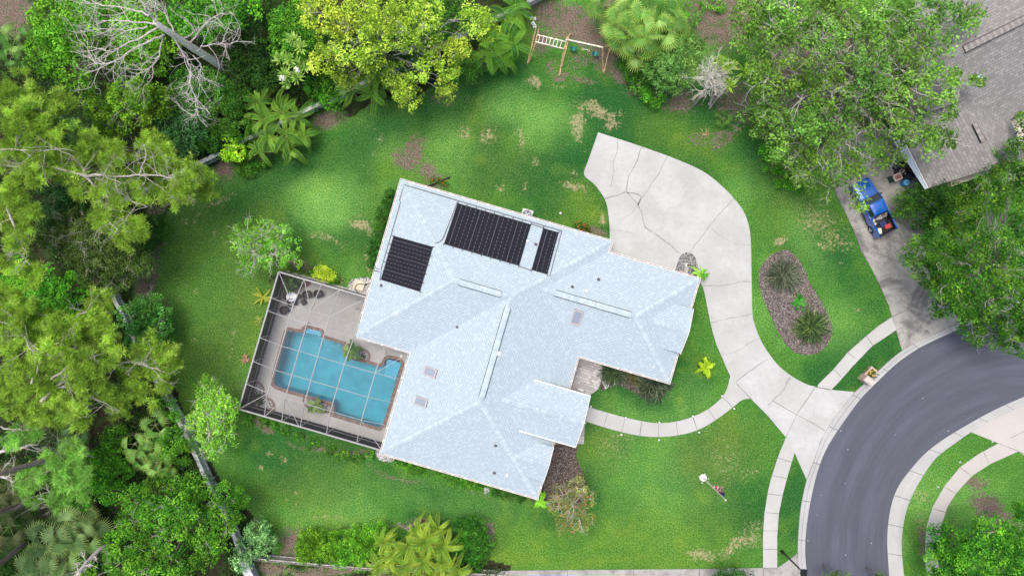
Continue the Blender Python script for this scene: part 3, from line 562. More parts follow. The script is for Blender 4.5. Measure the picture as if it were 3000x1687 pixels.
bed('gravel', [(1100, 1325), (1110, 1345), (1130, 1352), (1153, 1350), (1153, 1330), (1120, 1300)], GRAVEL_W, .03)
bed('gravel', [(1764, 1112), (1770, 1132), (1775, 1138), (1800, 1128), (1812, 1118), (1790, 1106)], GRAVEL_W, .034)
sheet('paver_path', [(1680, 1030), (1764, 1060), (1764, 1105), (1758, 1125), (1752, 1140), (1738, 1150), (1720, 1160), (1710, 1300), (1600, 1300), (1640, 1180)], .035, PAVER)
sheet('gravel', [(1418, 1428), (1432, 1428), (1434, 1440), (1418, 1446)], .04, GRAVEL_W)
# ---------------------------------------------------------------- the house
SL = .36
def Hh(u, v, h): return H(u, v, ZE + h * KE * SL)       # h = run in photo px above the eave
def face_uv(pts, edir):
    """uv in metres: x along the eave, y up the slope"""
    e = Vector(edir).normalized(); p0 = Vector(pts[0]); n = (Vector(pts[1]) - p0).cross(Vector(pts[2]) - p0).normalized()
    if n.z < 0: n = -n
    up = n.cross(e).normalized()
    if up.z < 0: up = -up
    return [((Vector(p)).dot(e), (Vector(p)).dot(up)) for p in pts]
EU = Vector(H(100, 0)) - Vector(H(0, 0)); EV = Vector(H(0, 100)) - Vector(H(0, 0)); EU.normalize(); EV.normalize()
house = thing('house', 'large single storey house under a pale blue shingle roof with black pool heating panels', 'house', (*H(400, 300)[:2], 0))
def roofmesh(name, faces, parent, mat=SHINGLE):
    v = []; f = []; uv = []
    for pts, e in faces:
        n = len(v); v += [tuple(p) for p in pts]; f.append(tuple(range(n, n + len(pts)))); uv += face_uv(pts, e)
    o = mk(name, v, f, mat, parent, None, uv); return o
W_, Lb = 641, 238
P1 = Hh(238, 238, 238); P2 = Hh(403, 238, 238); P3 = Hh(403, 545, 238); P4 = Hh(483, 192, 158); P5 = Hh(760, 192, 158)
A_ = Hh(0, 0, 0); B_ = Hh(641, 0, 0); C_ = Hh(641, 34, 0); D_ = Hh(918, 34, 0); E_ = Hh(918, 350, 0); F_ = Hh(641, 350, 0); Hc = Hh(641, 783, 0); I_ = Hh(165, 783, 0); J_ = Hh(165, 476, 0); K_ = Hh(0, 476, 0)
rf = [([A_, P1, P2, B_], EU), ([A_, K_, P1], EV), ([K_, J_, P2, P1], EU), ([J_, I_, P3, P2], EV), ([I_, Hc, P3], EU),
      ([C_, P4, F_, Hc, P3, P2, B_], EV), ([C_, D_, P5, P4], EU), ([D_, E_, P5], EV), ([E_, F_, P4, P5], EU)]
# entry gable: ridge v=524, half width 76, rises from run 107 to 183
def gable(u0e, u1, vc, hw, he, uback):
    """front-facing gable: ridge along u from uback to u1"""
    a = [Hh(u0e, vc - hw, he), Hh(u1, vc - hw, he), Hh(u1, vc, he + hw), Hh(uback, vc, he + hw)]
    b = [Hh(u0e, vc + hw, he), Hh(u1, vc + hw, he), Hh(u1, vc, he + hw), Hh(uback, vc, he + hw)]
    return [(a, EU), (b, EU)]
rf += gable(534, 701, 524, 75, 107, 458)
roof = roofmesh('roof', rf, house)
rf2 = gable(918 - 50, 921, 192, 67, 50, 918 - 117) + gable(641 - 46, 643, 675, 53, 46, 641 - 99)
roofmesh('gable_roof', rf2[:2], roof); roofmesh('gable_roof', rf2[2:], roof)
# soffit and walls
OUT = [(0, 0), (641, 0), (641, 34), (918, 34), (918, 350), (641, 350), (641, 783), (165, 783), (165, 476), (0, 476)]
def hoff(poly, d):   # orthogonal offset in house px, positive = outwards
    r = offset(poly, d); return r
wallpts = hoff(OUT, -18)
m = MB(); m.prism([H(*p)[:2] for p in wallpts], 0, ZE + .02)
# gable walls and entry block
for (u1, vc, hw, he, ub) in ((905, 192, 62, 50, 870), (630, 675, 49, 46, 600), (690, 524, 70, 107, 640)):
    if he > 100: continue
    p = [H(u1, vc - hw, ZE - .1), H(u1, vc + hw, ZE - .1), Hh(u1, vc + hw, he), Hh(u1, vc, he + hw - 1), Hh(u1, vc - hw, he)]
    m.face(p); m.face([Hh(u1, vc - hw, he), Hh(ub, vc - hw, he), H(ub, vc - hw, ZE), H(u1, vc - hw, ZE)]); m.face([Hh(u1, vc + hw, he), Hh(ub, vc + hw, he), H(ub, vc + hw, ZE), H(u1, vc + hw, ZE)])
p = [Hh(692, 524 - 70, 105), Hh(692, 524, 181), Hh(692, 524 + 70, 105)]; m.face(p)
m.face([Hh(534, 454, 105), Hh(692, 454, 105), Hh(692, 594, 105), Hh(534, 594, 105)])
wall = m.build('wall', STUCCO, house)
sof = MB(); sof.face([H(*p, ZE - .03) for p in OUT]); sof.build('soffit', WHITE, house)
m = MB()
for (u, v) in ((688, 460), (688, 588)): m.box((*H(u, v)[:2], (ZE + 1.1) / 2), (.4, .4, ZE + 1.1), rad(-16.2))
for i in range(2):
    mm = MB(); u, v = ((688, 460), (688, 588))[i]; zt = ZE + 105 * KE * SL
    mm.box((*H(u, v)[:2], zt / 2), (.35, .35, zt), rad(-16.2)); mm.box((*H(u, v)[:2], zt - .1), (.5, .5, .16), rad(-16.2)); mm.box((*H(u, v)[:2], .12), (.5, .5, .24), rad(-16.2)); mm.build('porch_post', WHITE, house)
# gutter: U profile swept round the outline, with its hangers
HG = MB()
for i in range(len(OUT)):
    a = hoff(OUT, 2.2)[i]; b = hoff(OUT, 2.2)[(i + 1) % len(OUT)]; L = math.dist(a, b); n = int(L / 36)
    for k in range(1, n): t = k / n; q = (a[0] * (1 - t) + b[0] * t, a[1] * (1 - t) + b[1] * t); HG.box((*H(*q)[:2], ZE + .015), (.13, .13, .02), rad(-16.2))
def sweep(poly, prof, mats_, mis, name, parent, z=ZE, closed=True):
    m = HG; rings = []
    for (d, zz) in prof:
        rings.append([H(*q, z + zz) for q in hoff(poly, d)])
    n = len(poly)
    for j in range(len(prof) - 1):
        for i in range(n if closed else n - 1):
            k = (i + 1) % n; m.face([rings[j][i], rings[j][k], rings[j + 1][k], rings[j + 1][i]], mis[j])
    return m.build(name, mats_, parent)
sweep(OUT, [(-.4, .0), (-.4, -.14), (4.6, -.14), (4.6, .02), (3.6, .02), (3.6, -.06), (.9, -.06), (.9, .015), (-.4, .02)], [WHITE, GUTTERIN], [0, 0, 0, 0, 0, 1, 0, 0], 'gutter', house)
# drip edge in white around the roof, rake boards on the gables
m = MB()
for (u1, vc, hw, he, ue, s_) in ((921, 192, 67, 50, 868, 0), (643, 675, 53, 46, 595, 0), (701, 524, 75, 107, 534, 1)):
    m = MB()
    for sg in (-1, 1):
        a = Vector(Hh(u1 + 1, vc + sg * (hw + 1), he)); b = Vector(Hh(u1 + 1, vc, he + hw + 1)); m.bar(a - Vector((0, 0, .04)), b - Vector((0, 0, .04)), .045, .2)
        if s_:
            c = Vector(Hh(ue, vc + sg * (hw + 1.5), he)); d_ = Vector(Hh(u1 + 2, vc + sg * (hw + 1.5), he)); m.bar(c - Vector((0, 0, .03)), d_ - Vector((0, 0, .03)), .085, .13)
    m.build('fascia', WHITE, house)
# hip and ridge caps
def cap(a, b, w=.38, lift=.03, name='ridge_cap'):
    a = Vector(a); b = Vector(b); d = (b - a).normalized(); sd = d.cross(Vector((0, 0, 1))).normalized(); up = sd.cross(d).normalized()
    L = (b - a).length; n = max(1, int(L / .22)); m = MB()
    for i in range(n):
        p = a + d * (L * i / n); q = a + d * (L * (i + 1) / n); lo = -.045
        l0 = .012; l1 = lift + .02
        P0 = [p - sd * w / 2 + up * (lo + l1), p + up * (l1 + .01), p + sd * w / 2 + up * (lo + l1)]; Q0 = [q - sd * w / 2 + up * (lo + l0), q + up * (l0 + .01), q + sd * w / 2 + up * (lo + l0)]
        mi = R.choice([0, 0, 1, 2]); m.face([P0[0], P0[1], Q0[1], Q0[0]], mi); m.face([P0[1], P0[2], Q0[2], Q0[1]], mi)
        m.face([P0[0], P0[0] - up * .03, P0[1] - up * .03, P0[1]], 3); m.face([P0[1], P0[1] - up * .03, P0[2] - up * .03, P0[2]], 3)
    return m.build(name, CAPM, house)
CAPM = [plain('cap_a', (.355, .435, .49), .85, nscale=6, namt=.12), plain('cap_b', (.385, .465, .515), .85, nscale=6, namt=.1), plain('cap_c', (.42, .495, .54), .85, nscale=6, namt=.1), plain('cap_edge', (.2, .26, .33), .9)]
for a, b in ((A_, P1), (K_, P1), (P1, P2), (B_, P2), (P2, P3), (I_, P3), (Hc, P3), (P4, P5), (D_, P5), (E_, P5), (Hh(458, 524, 183), Hh(701, 524, 182)), (Hh(801, 192, 117), Hh(921, 192, 117)), (Hh(542, 675, 99), Hh(643, 675, 99))): cap(a, b)
def vent(a, b):
    a = Vector(a); b = Vector(b); d = (b - a).normalized(); sd = d.cross(Vector((0, 0, 1))).normalized(); up = Vector((0, 0, 1)); w = .46; m = MB(); L = (b - a).length; n = int(L / .22)
    for i in range(n):
        p = a + d * (L * i / n); q = a + d * (L * (i + 1) / n); mi = R.choice([0, 1, 1, 2])
        m.face([p - sd * w / 2 + up * .075, p + up * .115, q + up * .105, q - sd * w / 2 + up * .065], mi); m.face([p + up * .115, p + sd * w / 2 + up * .075, q + sd * w / 2 + up * .065, q + up * .105], mi)
    for s_ in (-1, 1): m.face([a + sd * s_ * w / 2 + up * .07, b + sd * s_ * w / 2 + up * .07, b + sd * s_ * w / 2 - up * .12, a + sd * s_ * w / 2 - up * .12], 3); m.bar(a + sd * s_ * (w / 2 + .02) - up * .01, b + sd * s_ * (w / 2 + .02) - up * .01, .05, .03, 3)
    for e in (a, b): m.face([e - sd * w / 2 - up * .1, e - sd * w / 2 + up * .07, e + up * .11, e + sd * w / 2 + up * .07, e + sd * w / 2 - up * .1], 3)
    m.build('ridge_vent', CAPM[:3] + [BLACK], house)
vent(Hh(252, 238, 238), Hh(374, 238, 238)); vent(Hh(520, 192, 158), Hh(745, 192, 158)); vent(Hh(403, 270, 238), Hh(403, 530, 238))
# pipe and box vents
def slopebox(u, v, h, su, sv_, ht, mat, name, axis, parent=house):
    """box lying on the slope; axis 'v+' = height grows with v etc."""
    gu = {'u+': (1, 0), 'u-': (-1, 0), 'v+': (0, 1), 'v-': (0, -1)}[axis]; pts = []
    for du, dv in ((-su / 2, -sv_ / 2), (su / 2, -sv_ / 2), (su / 2, sv_ / 2), (-su / 2, sv_ / 2)): pts.append(Vector(Hh(u + du, v + dv, h + gu[0] * du + gu[1] * dv)))
    n = (pts[1] - pts[0]).cross(pts[3] - pts[0]).normalized()
    if n.z < 0: n = -n
    m = MB(); b = [p - n * .02 for p in pts]; t = [p + n * ht for p in pts]
    m.face(t)
    for i in range(4): m.face([b[i], b[(i + 1) % 4], t[(i + 1) % 4], t[i]])
    return m.build(name, mat, parent), t, n
for (u, v, h, ax, s_) in ((413, 399, 228, 'u-', 12), (61, 307, 61, 'u+', 6), (606, 162, 128, 'v+', 7), (404, 71, 71, 'v+', 6), (536, 736, 47, 'v-', 7), (858, 318, 32, 'v-', 4)):
    slopebox(u, v, h, s_, s_, .12, WHITE, 'roof_vent', ax)
for (u, v, h) in ((430, 73, 73), (280, 364, 112), (564, 162, 128), (480, 658, 125), (500, 742, 41), (32, 312, 32), (640 - 8, 120, 86)):
    m = MB(); b = Vector(Hh(u, v, h)); m.lathe([(.16, -.02), (.1, .05), (.05, .08), (.05, .32), (.03, .32), (.03, .25)], b, 10); m.build('vent_pipe', DARKPIPE, house)
for (u, v, h, ax, su, sv_) in ((601, 241, 109, 'v-', 25, 43), (241, 511, 76, 'u+', 38, 24), (239, 601, 74, 'u+', 38, 24)):
    o, t, n = slopebox(u, v, h, su, sv_, .12, BROWNM, 'skylight', ax); m = MB(); c = sum(t, Vector()) / 4; q = [c + (p - c) * .80 + n * .004 for p in t]; m.face(q); m.build('pane', SKYGLASS, o)
    m = MB(); q2 = [c + (p - c) * 1.0 for p in t]
    for i in range(4): m.face([q2[i] + n * .03, q2[(i + 1) % 4] + n * .03, q[(i + 1) % 4] + n * .03, q[i] + n * .03], 0); m.face([q2[i], q2[(i + 1) % 4], q2[(i + 1) % 4] + n * .03, q2[i] + n * .03], 0); m.face([q[i], q[(i + 1) % 4], q[(i + 1) % 4] + n * .03, q[i] + n * .03], 0)
    m.build('frame', plain('skylight_frame', (.42, .36, .34), .5), o)
# black pool heating panels, lying 5 cm off the shingles
def panel(u0, u1, v0, v1, west, label):
    pts = [(u0, v0), (u1, v0), (u1, v1), (u0, v1)]; hh = (lambda u, v: u) if west else (lambda u, v: v)
    V = [Vector(Hh(u, v, hh(u, v))) for u, v in pts]; n = (V[1] - V[0]).cross(V[3] - V[0]).normalized(); n = n if n.z > 0 else -n
    T = [p + n * .06 for p in V]; B = [p + n * .02 for p in V]; f = [(0, 1, 2, 3)] + [(i, (i + 1) % 4, 4 + (i + 1) % 4, 4 + i) for i in range(4)]
    sp = 14.2 if not west else 11.2
    tu = [((u - u0) / sp if not west else (v - v0) / sp, (v - v0) * KE if not west else (u - u0) * KE) for u, v in pts]; uv = tu + [tu[j] for i in range(4) for j in (i, (i + 1) % 4, (i + 1) % 4, i)]
    o = mk('solar_panel', T + B, f, SOLAR, house, None, uv); o['label'] = label
    m = MB()
    if west: ends = [(T[0], T[3]), (T[1], T[2])]
    else: ends = [(T[0], T[1]), (T[3], T[2])]
    for a, b in ends:
        m = MB(); m.tube([a, b], .035, 6); L = (b - a).length; k = int(L / .75); dd = (b - a).normalized(); out_ = n.cross(dd)
        if out_.dot((T[0] + T[1] + T[2] + T[3]) / 4 - a) > 0: out_ = -out_
        for i in range(k + 1): q = a + (b - a) * (i / max(1, k)); m.bar(q - out_ * .05, q + out_ * .18, .05, .05)
        m.build('header_pipe', BLACK, o)
panel(178, 401, 21, 146, False, 'large black heating mat panel on the rear slope'); panel(438, 485, 21, 147, False, 'narrow black heating mat panel beside the gap'); panel(27, 150, 163, 296, True, 'black heating mat panel on the west slope')
def pipe(pts, name='pipe'):
    m = MB(); m.tube([Vector(Hh(u, v, h)) + Vector((0, 0, .06)) for u, v, h in pts], .03, 6); m.build(name, DARKPIPE, house)
pipe([(492, 12, 12), (200, 12, 12), (12, 11, 11), (12, 60, 12), (17, 62, 17), (17, 268, 17), (-6, 268, 0)]); pipe([(492, 12, 12), (493, 150, 150), (485, 150, 150)])
pipe([(178, 14, 14), (176, 21, 21), (170, 135, 135), (160, 148, 148), (150, 150, 150)]); pipe([(401, 147, 147), (438, 149, 149)]); pipe([(401, 18, 18), (438, 19, 19)]); pipe([(28, 296, 28), (22, 296, 22), (20, 275, 20), (-6, 276, 0)])
# windows, doors, garage doors
def opening(name, u, v, w, h0, h1, face, mats_, parts=True):
    """face: 'n','s','e','w' outward direction in house frame"""
    d = {'n': -EV, 's': EV, 'e': EU, 'w': -EU}[face]; t = Vector((-d.y, d.x, 0)); c = Vector((*H(u, v)[:2], 0)); m = MB()
    def pl(w_, a, b, off): return [c + t * (-w_ / 2) + d * off + Vector((0, 0, a)), c + t * (w_ / 2) + d * off + Vector((0, 0, a)), c + t * (w_ / 2) + d * off + Vector((0, 0, b)), c + t * (-w_ / 2) + d * off + Vector((0, 0, b))]
    m.face(pl(w, h0, h1, .02), 0); o = m.build(name, mats_, house)
    m = MB()
    for s_ in (-1, 1): m.bar(c + t * (s_ * w / 2) + d * .03 + Vector((0, 0, h0)), c + t * (s_ * w / 2) + d * .03 + Vector((0, 0, h1)), .08, .08)
    for zz in (h0, h1): m.bar(c - t * (w / 2 + .04) + d * .03 + Vector((0, 0, zz)), c + t * (w / 2 + .04) + d * .03 + Vector((0, 0, zz)), .08, .08)
    m.build('frame', WHITE, o); return o
for u, v, f, w in ((100, 18, 'n', 1.6), (220, 18, 'n', 1.2), (360, 18, 'n', 1.6), (520, 18, 'n', 1.6), (900, 100, 'e', 1.4), (900, 190, 'e', 1.8), (900, 290, 'e', 1.4), (700, 332, 's', 1.5), (820, 332, 's', 1.5), (623, 640, 'e', 1.8), (623, 720, 'e', 1.5), (250, 765, 's', 1.5), (380, 765, 's', 1.8), (540, 765, 's', 1.5), (18, 90, 'w', 1.6), (18, 220, 'w', 1.6)):
    opening('window', u, v, w, .95, 2.15, f, WINGLASS)
opening('garage_door', 725, 52, 4.9, .03, 2.2, 'n', WHITE); opening('garage_door', 845, 52, 2.7, .03, 2.2, 'n', WHITE)
opening('patio_door', 18, 420, 3.0, .12, 2.2, 'w', WINGLASS); opening('patio_door', 183, 620, 3.4, .12, 2.2, 'w', WINGLASS); opening('patio_door', 90, 458, 2.4, .12, 2.2, 's', WINGLASS)
opening('front_door', 623, 524, 1.6, .04, 2.3, 'e', plain('door_paint', (.2, .1, .06), .4))

# ---------------------------------------------------------------- pool deck, pool
from mathutils.geometry import tessellate_polygon
DK = .10
def ring(name, outer, inner, z, z0, mat, parent=None, inner_wall=True):
    o3 = [Vector((x, y, 0)) for x, y in outer]; i3 = [Vector((x, y, 0)) for x, y in inner]; tris = tessellate_polygon([o3, i3]); pts = outer + inner
    V = [(x, y, z) for x, y in pts] + [(x, y, z0) for x, y in pts]; N = len(pts); no = len(outer); f = []
    for t in tris:
        a, b, c = (Vector((*pts[i], 0)) for i in t); f.append(tuple(t) if (b - a).cross(c - a).z > 0 else tuple(reversed(t)))
    for i in range(no): f.append((i, (i + 1) % no, N + (i + 1) % no, N + i))
    for i in range(len(inner)): a = no + i; b = no + (i + 1) % len(inner); f.append((a, b, N + b, N + a))
    return mk(name, V, f, mat, parent)
def cagept(u, v): return H(u, v)[:2]
# the cage base on the ground, given at eave scale (its walls are vertical)
CB = [cagept(-272, 358), cagept(16, 358), cagept(16, 460), cagept(183, 460), cagept(183, 777), cagept(-272, 777)]
cop_in = offset(POOLG, -.02); cop_out = offset(POOLG, .26)
deck = ring('pool_deck', offset(CB, .12), offset(POOLG, .2), DK, -.03, CONC_DECK); struct(deck)
poolo = thing('swimming_pool', 'turquoise swimming pool with brick edging inside the screened cage', 'swimming pool', (*P(960, 1110)[:2], 0))
ring('coping_base', cop_out, cop_in, DK + .018, 0, MORTAR, poolo)
m = MB(); n = len(POOLG)
for i in range(n):       # single bricks set across the edge
    a = Vector(cop_in[i]); b = Vector(cop_in[(i + 1) % n]); a2 = Vector(cop_out[i]); b2 = Vector(cop_out[(i + 1) % n]); L = ((b - a).length + (b2 - a2).length) / 2; k = max(1, round(L / .135))
    for j in range(k):
        t0 = (j + .11) / k; t1 = (j + .89) / k; q = [a.lerp(b, t0), a.lerp(b, t1), a2.lerp(b2, t1), a2.lerp(b2, t0)]; m.face([(*p, DK + .028) for p in q], R.choice([0, 0, 1]))
m.build('coping', [BRICK, plain('coping_brick_b', (.22, .155, .13), .8, nscale=5, namt=.3)], poolo)
m = MB(); m.face([(*p, -1.5) for p in POOLG])
for i in range(n): m.face([(*POOLG[i], DK), (*POOLG[(i + 1) % n], DK), (*POOLG[(i + 1) % n], -1.5), (*POOLG[i], -1.5)])
m.build('basin', PLASTER, poolo)
m = MB(); m.face([(*p, .015) for p in offset(POOLG, -.005)]); m.build('water', WATER, poolo)
sh = G(Zc([(522, 500), (526, 478), (542, 468), (646, 492), (654, 504), (650, 533)])); m = MB(); m.prism(sh, -1.45, -.22); m.build('shelf', PLASTER_STEP, poolo)
for i, t in enumerate((0, .27, .54, .8)):
    a = [(1146, 702), (1256, 735), (1256 - 14 * (t + .25) * 4, 735 + 45 * (t + .25) * 4 * .75), (1146 - 9 * (t + .25) * 4, 702 + 45 * (t + .25) * 4 * .75)]
    m = MB(); m.prism(G(Zc(a)), -1.46 + i * .003, -.2 - i * .24); m.build('step', PLASTER_STEP, poolo)
def rail(a, b, z0, z1, h=.75):
    a = Vector(a); b = Vector(b); m = MB(); pts = []
    for t in range(13):
        s_ = t / 12; p = a.lerp(b, s_); pts.append((p.x, p.y, (z0 * (1 - s_) + z1 * s_) + h * math.sin(math.pi * min(1, s_ * 1.15) ** .7) * (1 if s_ < .95 else .6)))
    m.tube(pts, .028, 8); m.build('handrail', plain('steel', (.6, .6, .6), .2, 1.0), poolo, True)
rail(PV(690 + 1148 / 2.587, 780 + 645 / 2.587), PV(690 + 1122 / 2.587, 780 + 755 / 2.587), DK, -.4)
rail(PV(690 + 556 / 2.587, 780 + 425 / 2.587), PV(690 + 540 / 2.587, 780 + 470 / 2.587), DK, -.3, .6); rail(PV(690 + 570 / 2.587, 780 + 428 / 2.587), PV(690 + 555 / 2.587, 780 + 473 / 2.587), DK, -.3, .6)
m = MB(); m.lathe([(.0, .03), (.12, .03), (.13, 0)], (*P(690 + 1257 / 2.587, 780 + 680 / 2.587)[:2], DK), 16); m.build('skimmer_lid', WHITE, poolo)

# ---------------------------------------------------------------- screened pool cage
cage = thing('pool_enclosure', 'white framed screen enclosure of beams and mesh over the pool', 'pool enclosure', (*H(-60, 560)[:2], 0))
ZW, ZR = 2.6, 3.55
def bm(a, b, name='beam', w=.06, h=.11): m = MB(); m.bar(a, b, w, h); m.build(name, ALU, cage)
X = lambda u, v, z: Vector(H(u, v, z))
us = [-194, -141, -84, -5, 88]; vs = [438, 477, 559, 631, 700]; TOPV, BOTV, LEFT = 358, 777, -272
vN, vS, uW = 438, 702, -194
# wall top rails
for a, b in ((X(LEFT, TOPV, ZW), X(0, TOPV, ZW)), (X(LEFT, TOPV, ZW), X(LEFT, BOTV, ZW)), (X(LEFT, BOTV, ZW), X(165, BOTV, ZW))): bm(a, b, 'top_rail', .11, .13)
bm(X(2, TOPV, ZW), X(2, 476, ZW), 'top_rail'); bm(X(165, 482, ZW + .1), X(165, BOTV, ZW), 'top_rail'); bm(X(0, 479, ZW + .1), X(165, 479, ZW + .1), 'top_rail')
for u in us:
    top = TOPV if u < 0 and u > -100 or u <= -100 else 479
    if u == -5: top = 479
    zt = ZW if top == TOPV else ZR - .35
    if top == TOPV:
        if u != -194: bm(X(u, TOPV, ZW), X(u, vN, ZR))
        else: bm(X(u, TOPV, ZW), X(u, vN, ZR))
        bm(X(u, vN, ZR), X(u, vS, ZR)); 
    else: bm(X(u, top, ZW + .15), X(u, 559, ZR)); bm(X(u, 559, ZR), X(u, vS, ZR))
    bm(X(u, vS, ZR), X(u, BOTV, ZW))
bm(X(-5, vN + 30, ZR), X(-5, 559, ZR)) if False else None
for v in vs:
    right = 0 if v < 479 else 165; zr = ZW + .1
    bm(X(LEFT, v if v not in (438, 700) else v, ZW), X(uW, v, ZR), 'purlin', .05, .06)
    last = -84 if v < 479 else 88
    bm(X(uW, v, ZR), X(last, v, ZR), 'purlin', .04, .05); bm(X(last, v, ZR), X(right, v, zr + (.3 if v < 479 else .1)), 'purlin', .04, .05)
for a, b in ((X(LEFT, TOPV, ZW), X(uW, vN, ZR)), (X(LEFT, BOTV, ZW), X(uW, vS, ZR)), (X(-194, TOPV, ZW), X(-141, vN, ZR)), (X(-84, TOPV, ZW), X(-141, vN, ZR)), (X(0, TOPV, ZW), X(-84, vN, ZR)), (X(160, 482, ZW + .1), X(88, 559, ZR)), (X(-194, BOTV, ZW), X(-141, vS, ZR)), (X(-88, BOTV, ZW), X(-141, vS, ZR)), (X(165, BOTV, ZW), X(88, vS, ZR))): bm(a, b, 'brace', .05, .05)
for u in (LEFT, -194, -141, -84, 0): bm(X(u, TOPV, DK), X(u, TOPV, ZW), 'post', .08, .08)
for u in (LEFT + 1, -194, -141, -84, -5, 88, 163): bm(X(u, BOTV, DK), X(u, BOTV, ZW), 'post', .08, .08)
for v in vs: bm(X(LEFT, v, DK), X(LEFT, v, ZW), 'post', .08, .08)
for (a, b) in ((X(LEFT, TOPV, .95), X(0, TOPV, .95)), (X(LEFT, TOPV, .95), X(LEFT, BOTV, .95)), (X(LEFT, BOTV, .95), X(165, BOTV, .95)), (X(LEFT, TOPV, DK + .06), X(0, TOPV, DK + .06)), (X(LEFT, TOPV, DK + .06), X(LEFT, BOTV, DK + .06)), (X(LEFT, BOTV, DK + .06), X(165, BOTV, DK + .06))): bm(a, b, 'rail', .05, .06)
m = MB()
for a, b in (((LEFT, TOPV), (0, TOPV)), ((LEFT, TOPV), (LEFT, BOTV)), ((LEFT, BOTV), (165, BOTV))): m.face([X(*a, DK), X(*b, DK), X(*b, ZW), X(*a, ZW)])
m.build('wall_screen', SCREEN_WALL, cage)
m = MB()
m.face([X(LEFT, TOPV, ZW), X(0, TOPV, ZW), X(-84, vN, ZR), X(uW, vN, ZR)]); m.face([X(LEFT, TOPV, ZW), X(uW, vN, ZR), X(uW, vS, ZR), X(LEFT, BOTV, ZW)]); m.face([X(LEFT, BOTV, ZW), X(uW, vS, ZR), X(88, vS, ZR), X(165, BOTV, ZW)])
m.face([X(uW, vN, ZR), X(-84, vN, ZR), X(-84, vS, ZR), X(uW, vS, ZR)]); m.face([X(-84, vN, ZR), X(0, TOPV, ZW), X(0, 479, ZW + .3)]); m.face([X(-84, vN, ZR), X(0, 479, ZW + .3), X(88, 559, ZR), X(88, vS, ZR), X(-84, vS, ZR)])
m.face([X(0, 479, ZW + .3), X(165, 479, ZW + .1), X(88, 559, ZR)]); m.face([X(88, 559, ZR), X(165, 479, ZW + .1), X(165, BOTV, ZW), X(88, vS, ZR)])
m.build('roof_screen', SCREEN_ROOF, cage)
# ---------------------------------------------------------------- vegetation builders
GREEN = dict(
    bright=[(.06, .16, .02), (.13, .28, .035), (.22, .39, .06)], vivid=[(.04, .14, .02), (.08, .24, .03), (.16, .33, .05)],
    lime=[(.18, .24, .03), (.29, .34, .045), (.40, .42, .08)], dark=[(.015, .05, .015), (.03, .085, .022), (.06, .13, .035)],
    olive=[(.035, .06, .02), (.07, .10, .035), (.12, .15, .06)], oak=[(.06, .12, .03), (.12, .21, .05), (.20, .30, .10)], pale=[(.12, .22, .05), (.20, .33, .08), (.30, .43, .15)],
    pine=[(.14, .18, .035), (.24, .27, .055), (.35, .36, .09)], pinegreen=[(.12, .2, .06), (.2, .29, .09), (.3, .38, .14)], blue=[(.06, .13, .08), (.12, .21, .13), (.24, .33, .22)],
    yellow=[(.30, .34, .03), (.46, .46, .05), (.6, .56, .1)], hedge=[(.03, .085, .012), (.09, .18, .02), (.19, .31, .035)], mid=[(.025, .08, .014), (.055, .15, .024), (.12, .25, .04)],
    red=[(.12, .13, .05), (.22, .21, .10), (.36, .29, .17)])
def clumpcenters(rng, lobes, n, inset=(.7, 1.02), zmin=-.15):
    lo = np.array(lobes, dtype=float); w = lo[:, 3] * lo[:, 4]; i = rng.choice(len(lo), n, p=w / w.sum())
    d = sph(rng, n, zmin); s = rng.uniform(inset[0], inset[1], (n, 1)) ** .8
    # lumpy surface
    global LASTLOBE; LASTLOBE = i
    bump = 1 + .14 * np.sin(d[:, :1] * 5 + lo[i, :1]) * np.cos(d[:, 1:2] * 6 + lo[i, 1:2])
    return lo[i, :3] + d * lo[i, 3:6] * s * bump, d
def leafcloud(rng, cc, cd, cr_, per, L, cols, jit=.22, up=.5, aspect=.6):
    n = len(cc); d = sph(rng, n * per, -.55); lf = np.random.default_rng(len(cc)).normal(1, .16, (200, 1)) * np.array([1, 1, 1]) + np.random.default_rng(len(cc) + 1).normal(0, .07, (200, 1)) * np.array([1, .2, -.3]); lfac = lf[LASTLOBE % 200] if len(LASTLOBE) == n else np.ones((n, 3)); rr = (np.repeat(cr_ if hasattr(cr_, '__len__') else np.full(n, cr_), per))[:, None]
    pos = np.repeat(cc, per, 0) + d * rr * rng.uniform(.35, 1.0, (n * per, 1)) ** .6 * np.array([1, 1, .75])
    nrm = norm(d * .8 + np.array([0, 0, up]) + rng.normal(0, .45, d.shape))
    t = norm(np.cross(nrm, rng.normal(size=nrm.shape))); side = np.cross(nrm, t)
    LL = L * rng.uniform(.5, 1.5, n * per); V = blades(pos - t * LL[:, None] * .5, t, LL, LL * aspect, rng, side)
    base = mixcol(rng, cols, n, .16) * np.array([1.28, 1.6, .9]) * lfac; tint = np.repeat(base, per, 0) * (1 + rng.normal(0, jit, (n * per, 1))); return V, np.clip(tint, .003, .9)
def needlecloud(rng, cc, cr_, tufts, K, L, W, cols):
    n = len(cc); d = sph(rng, n * tufts, -.2); c = np.repeat(cc, tufts, 0) + d * cr_ * rng.uniform(.4, 1, (n * tufts, 1)) * np.array([1, 1, .7]); base = np.repeat(mixcol(rng, cols, n, .14) * np.array([1.25, 1.72, 1.1]), tufts, 0) * (1 + rng.normal(0, .2, (n * tufts, 1)))
    cc2 = np.repeat(c, K, 0); dd = norm(sph(rng, n * tufts * K, -.25) * np.array([1, 1, .8])); V = blades(cc2, dd, L * rng.uniform(.7, 1.2, len(cc2)), np.full(len(cc2), W), rng)
    return V, np.clip(np.repeat(base, K, 0) * (1 + rng.normal(0, .15, (len(cc2), 1))), .003, .9)
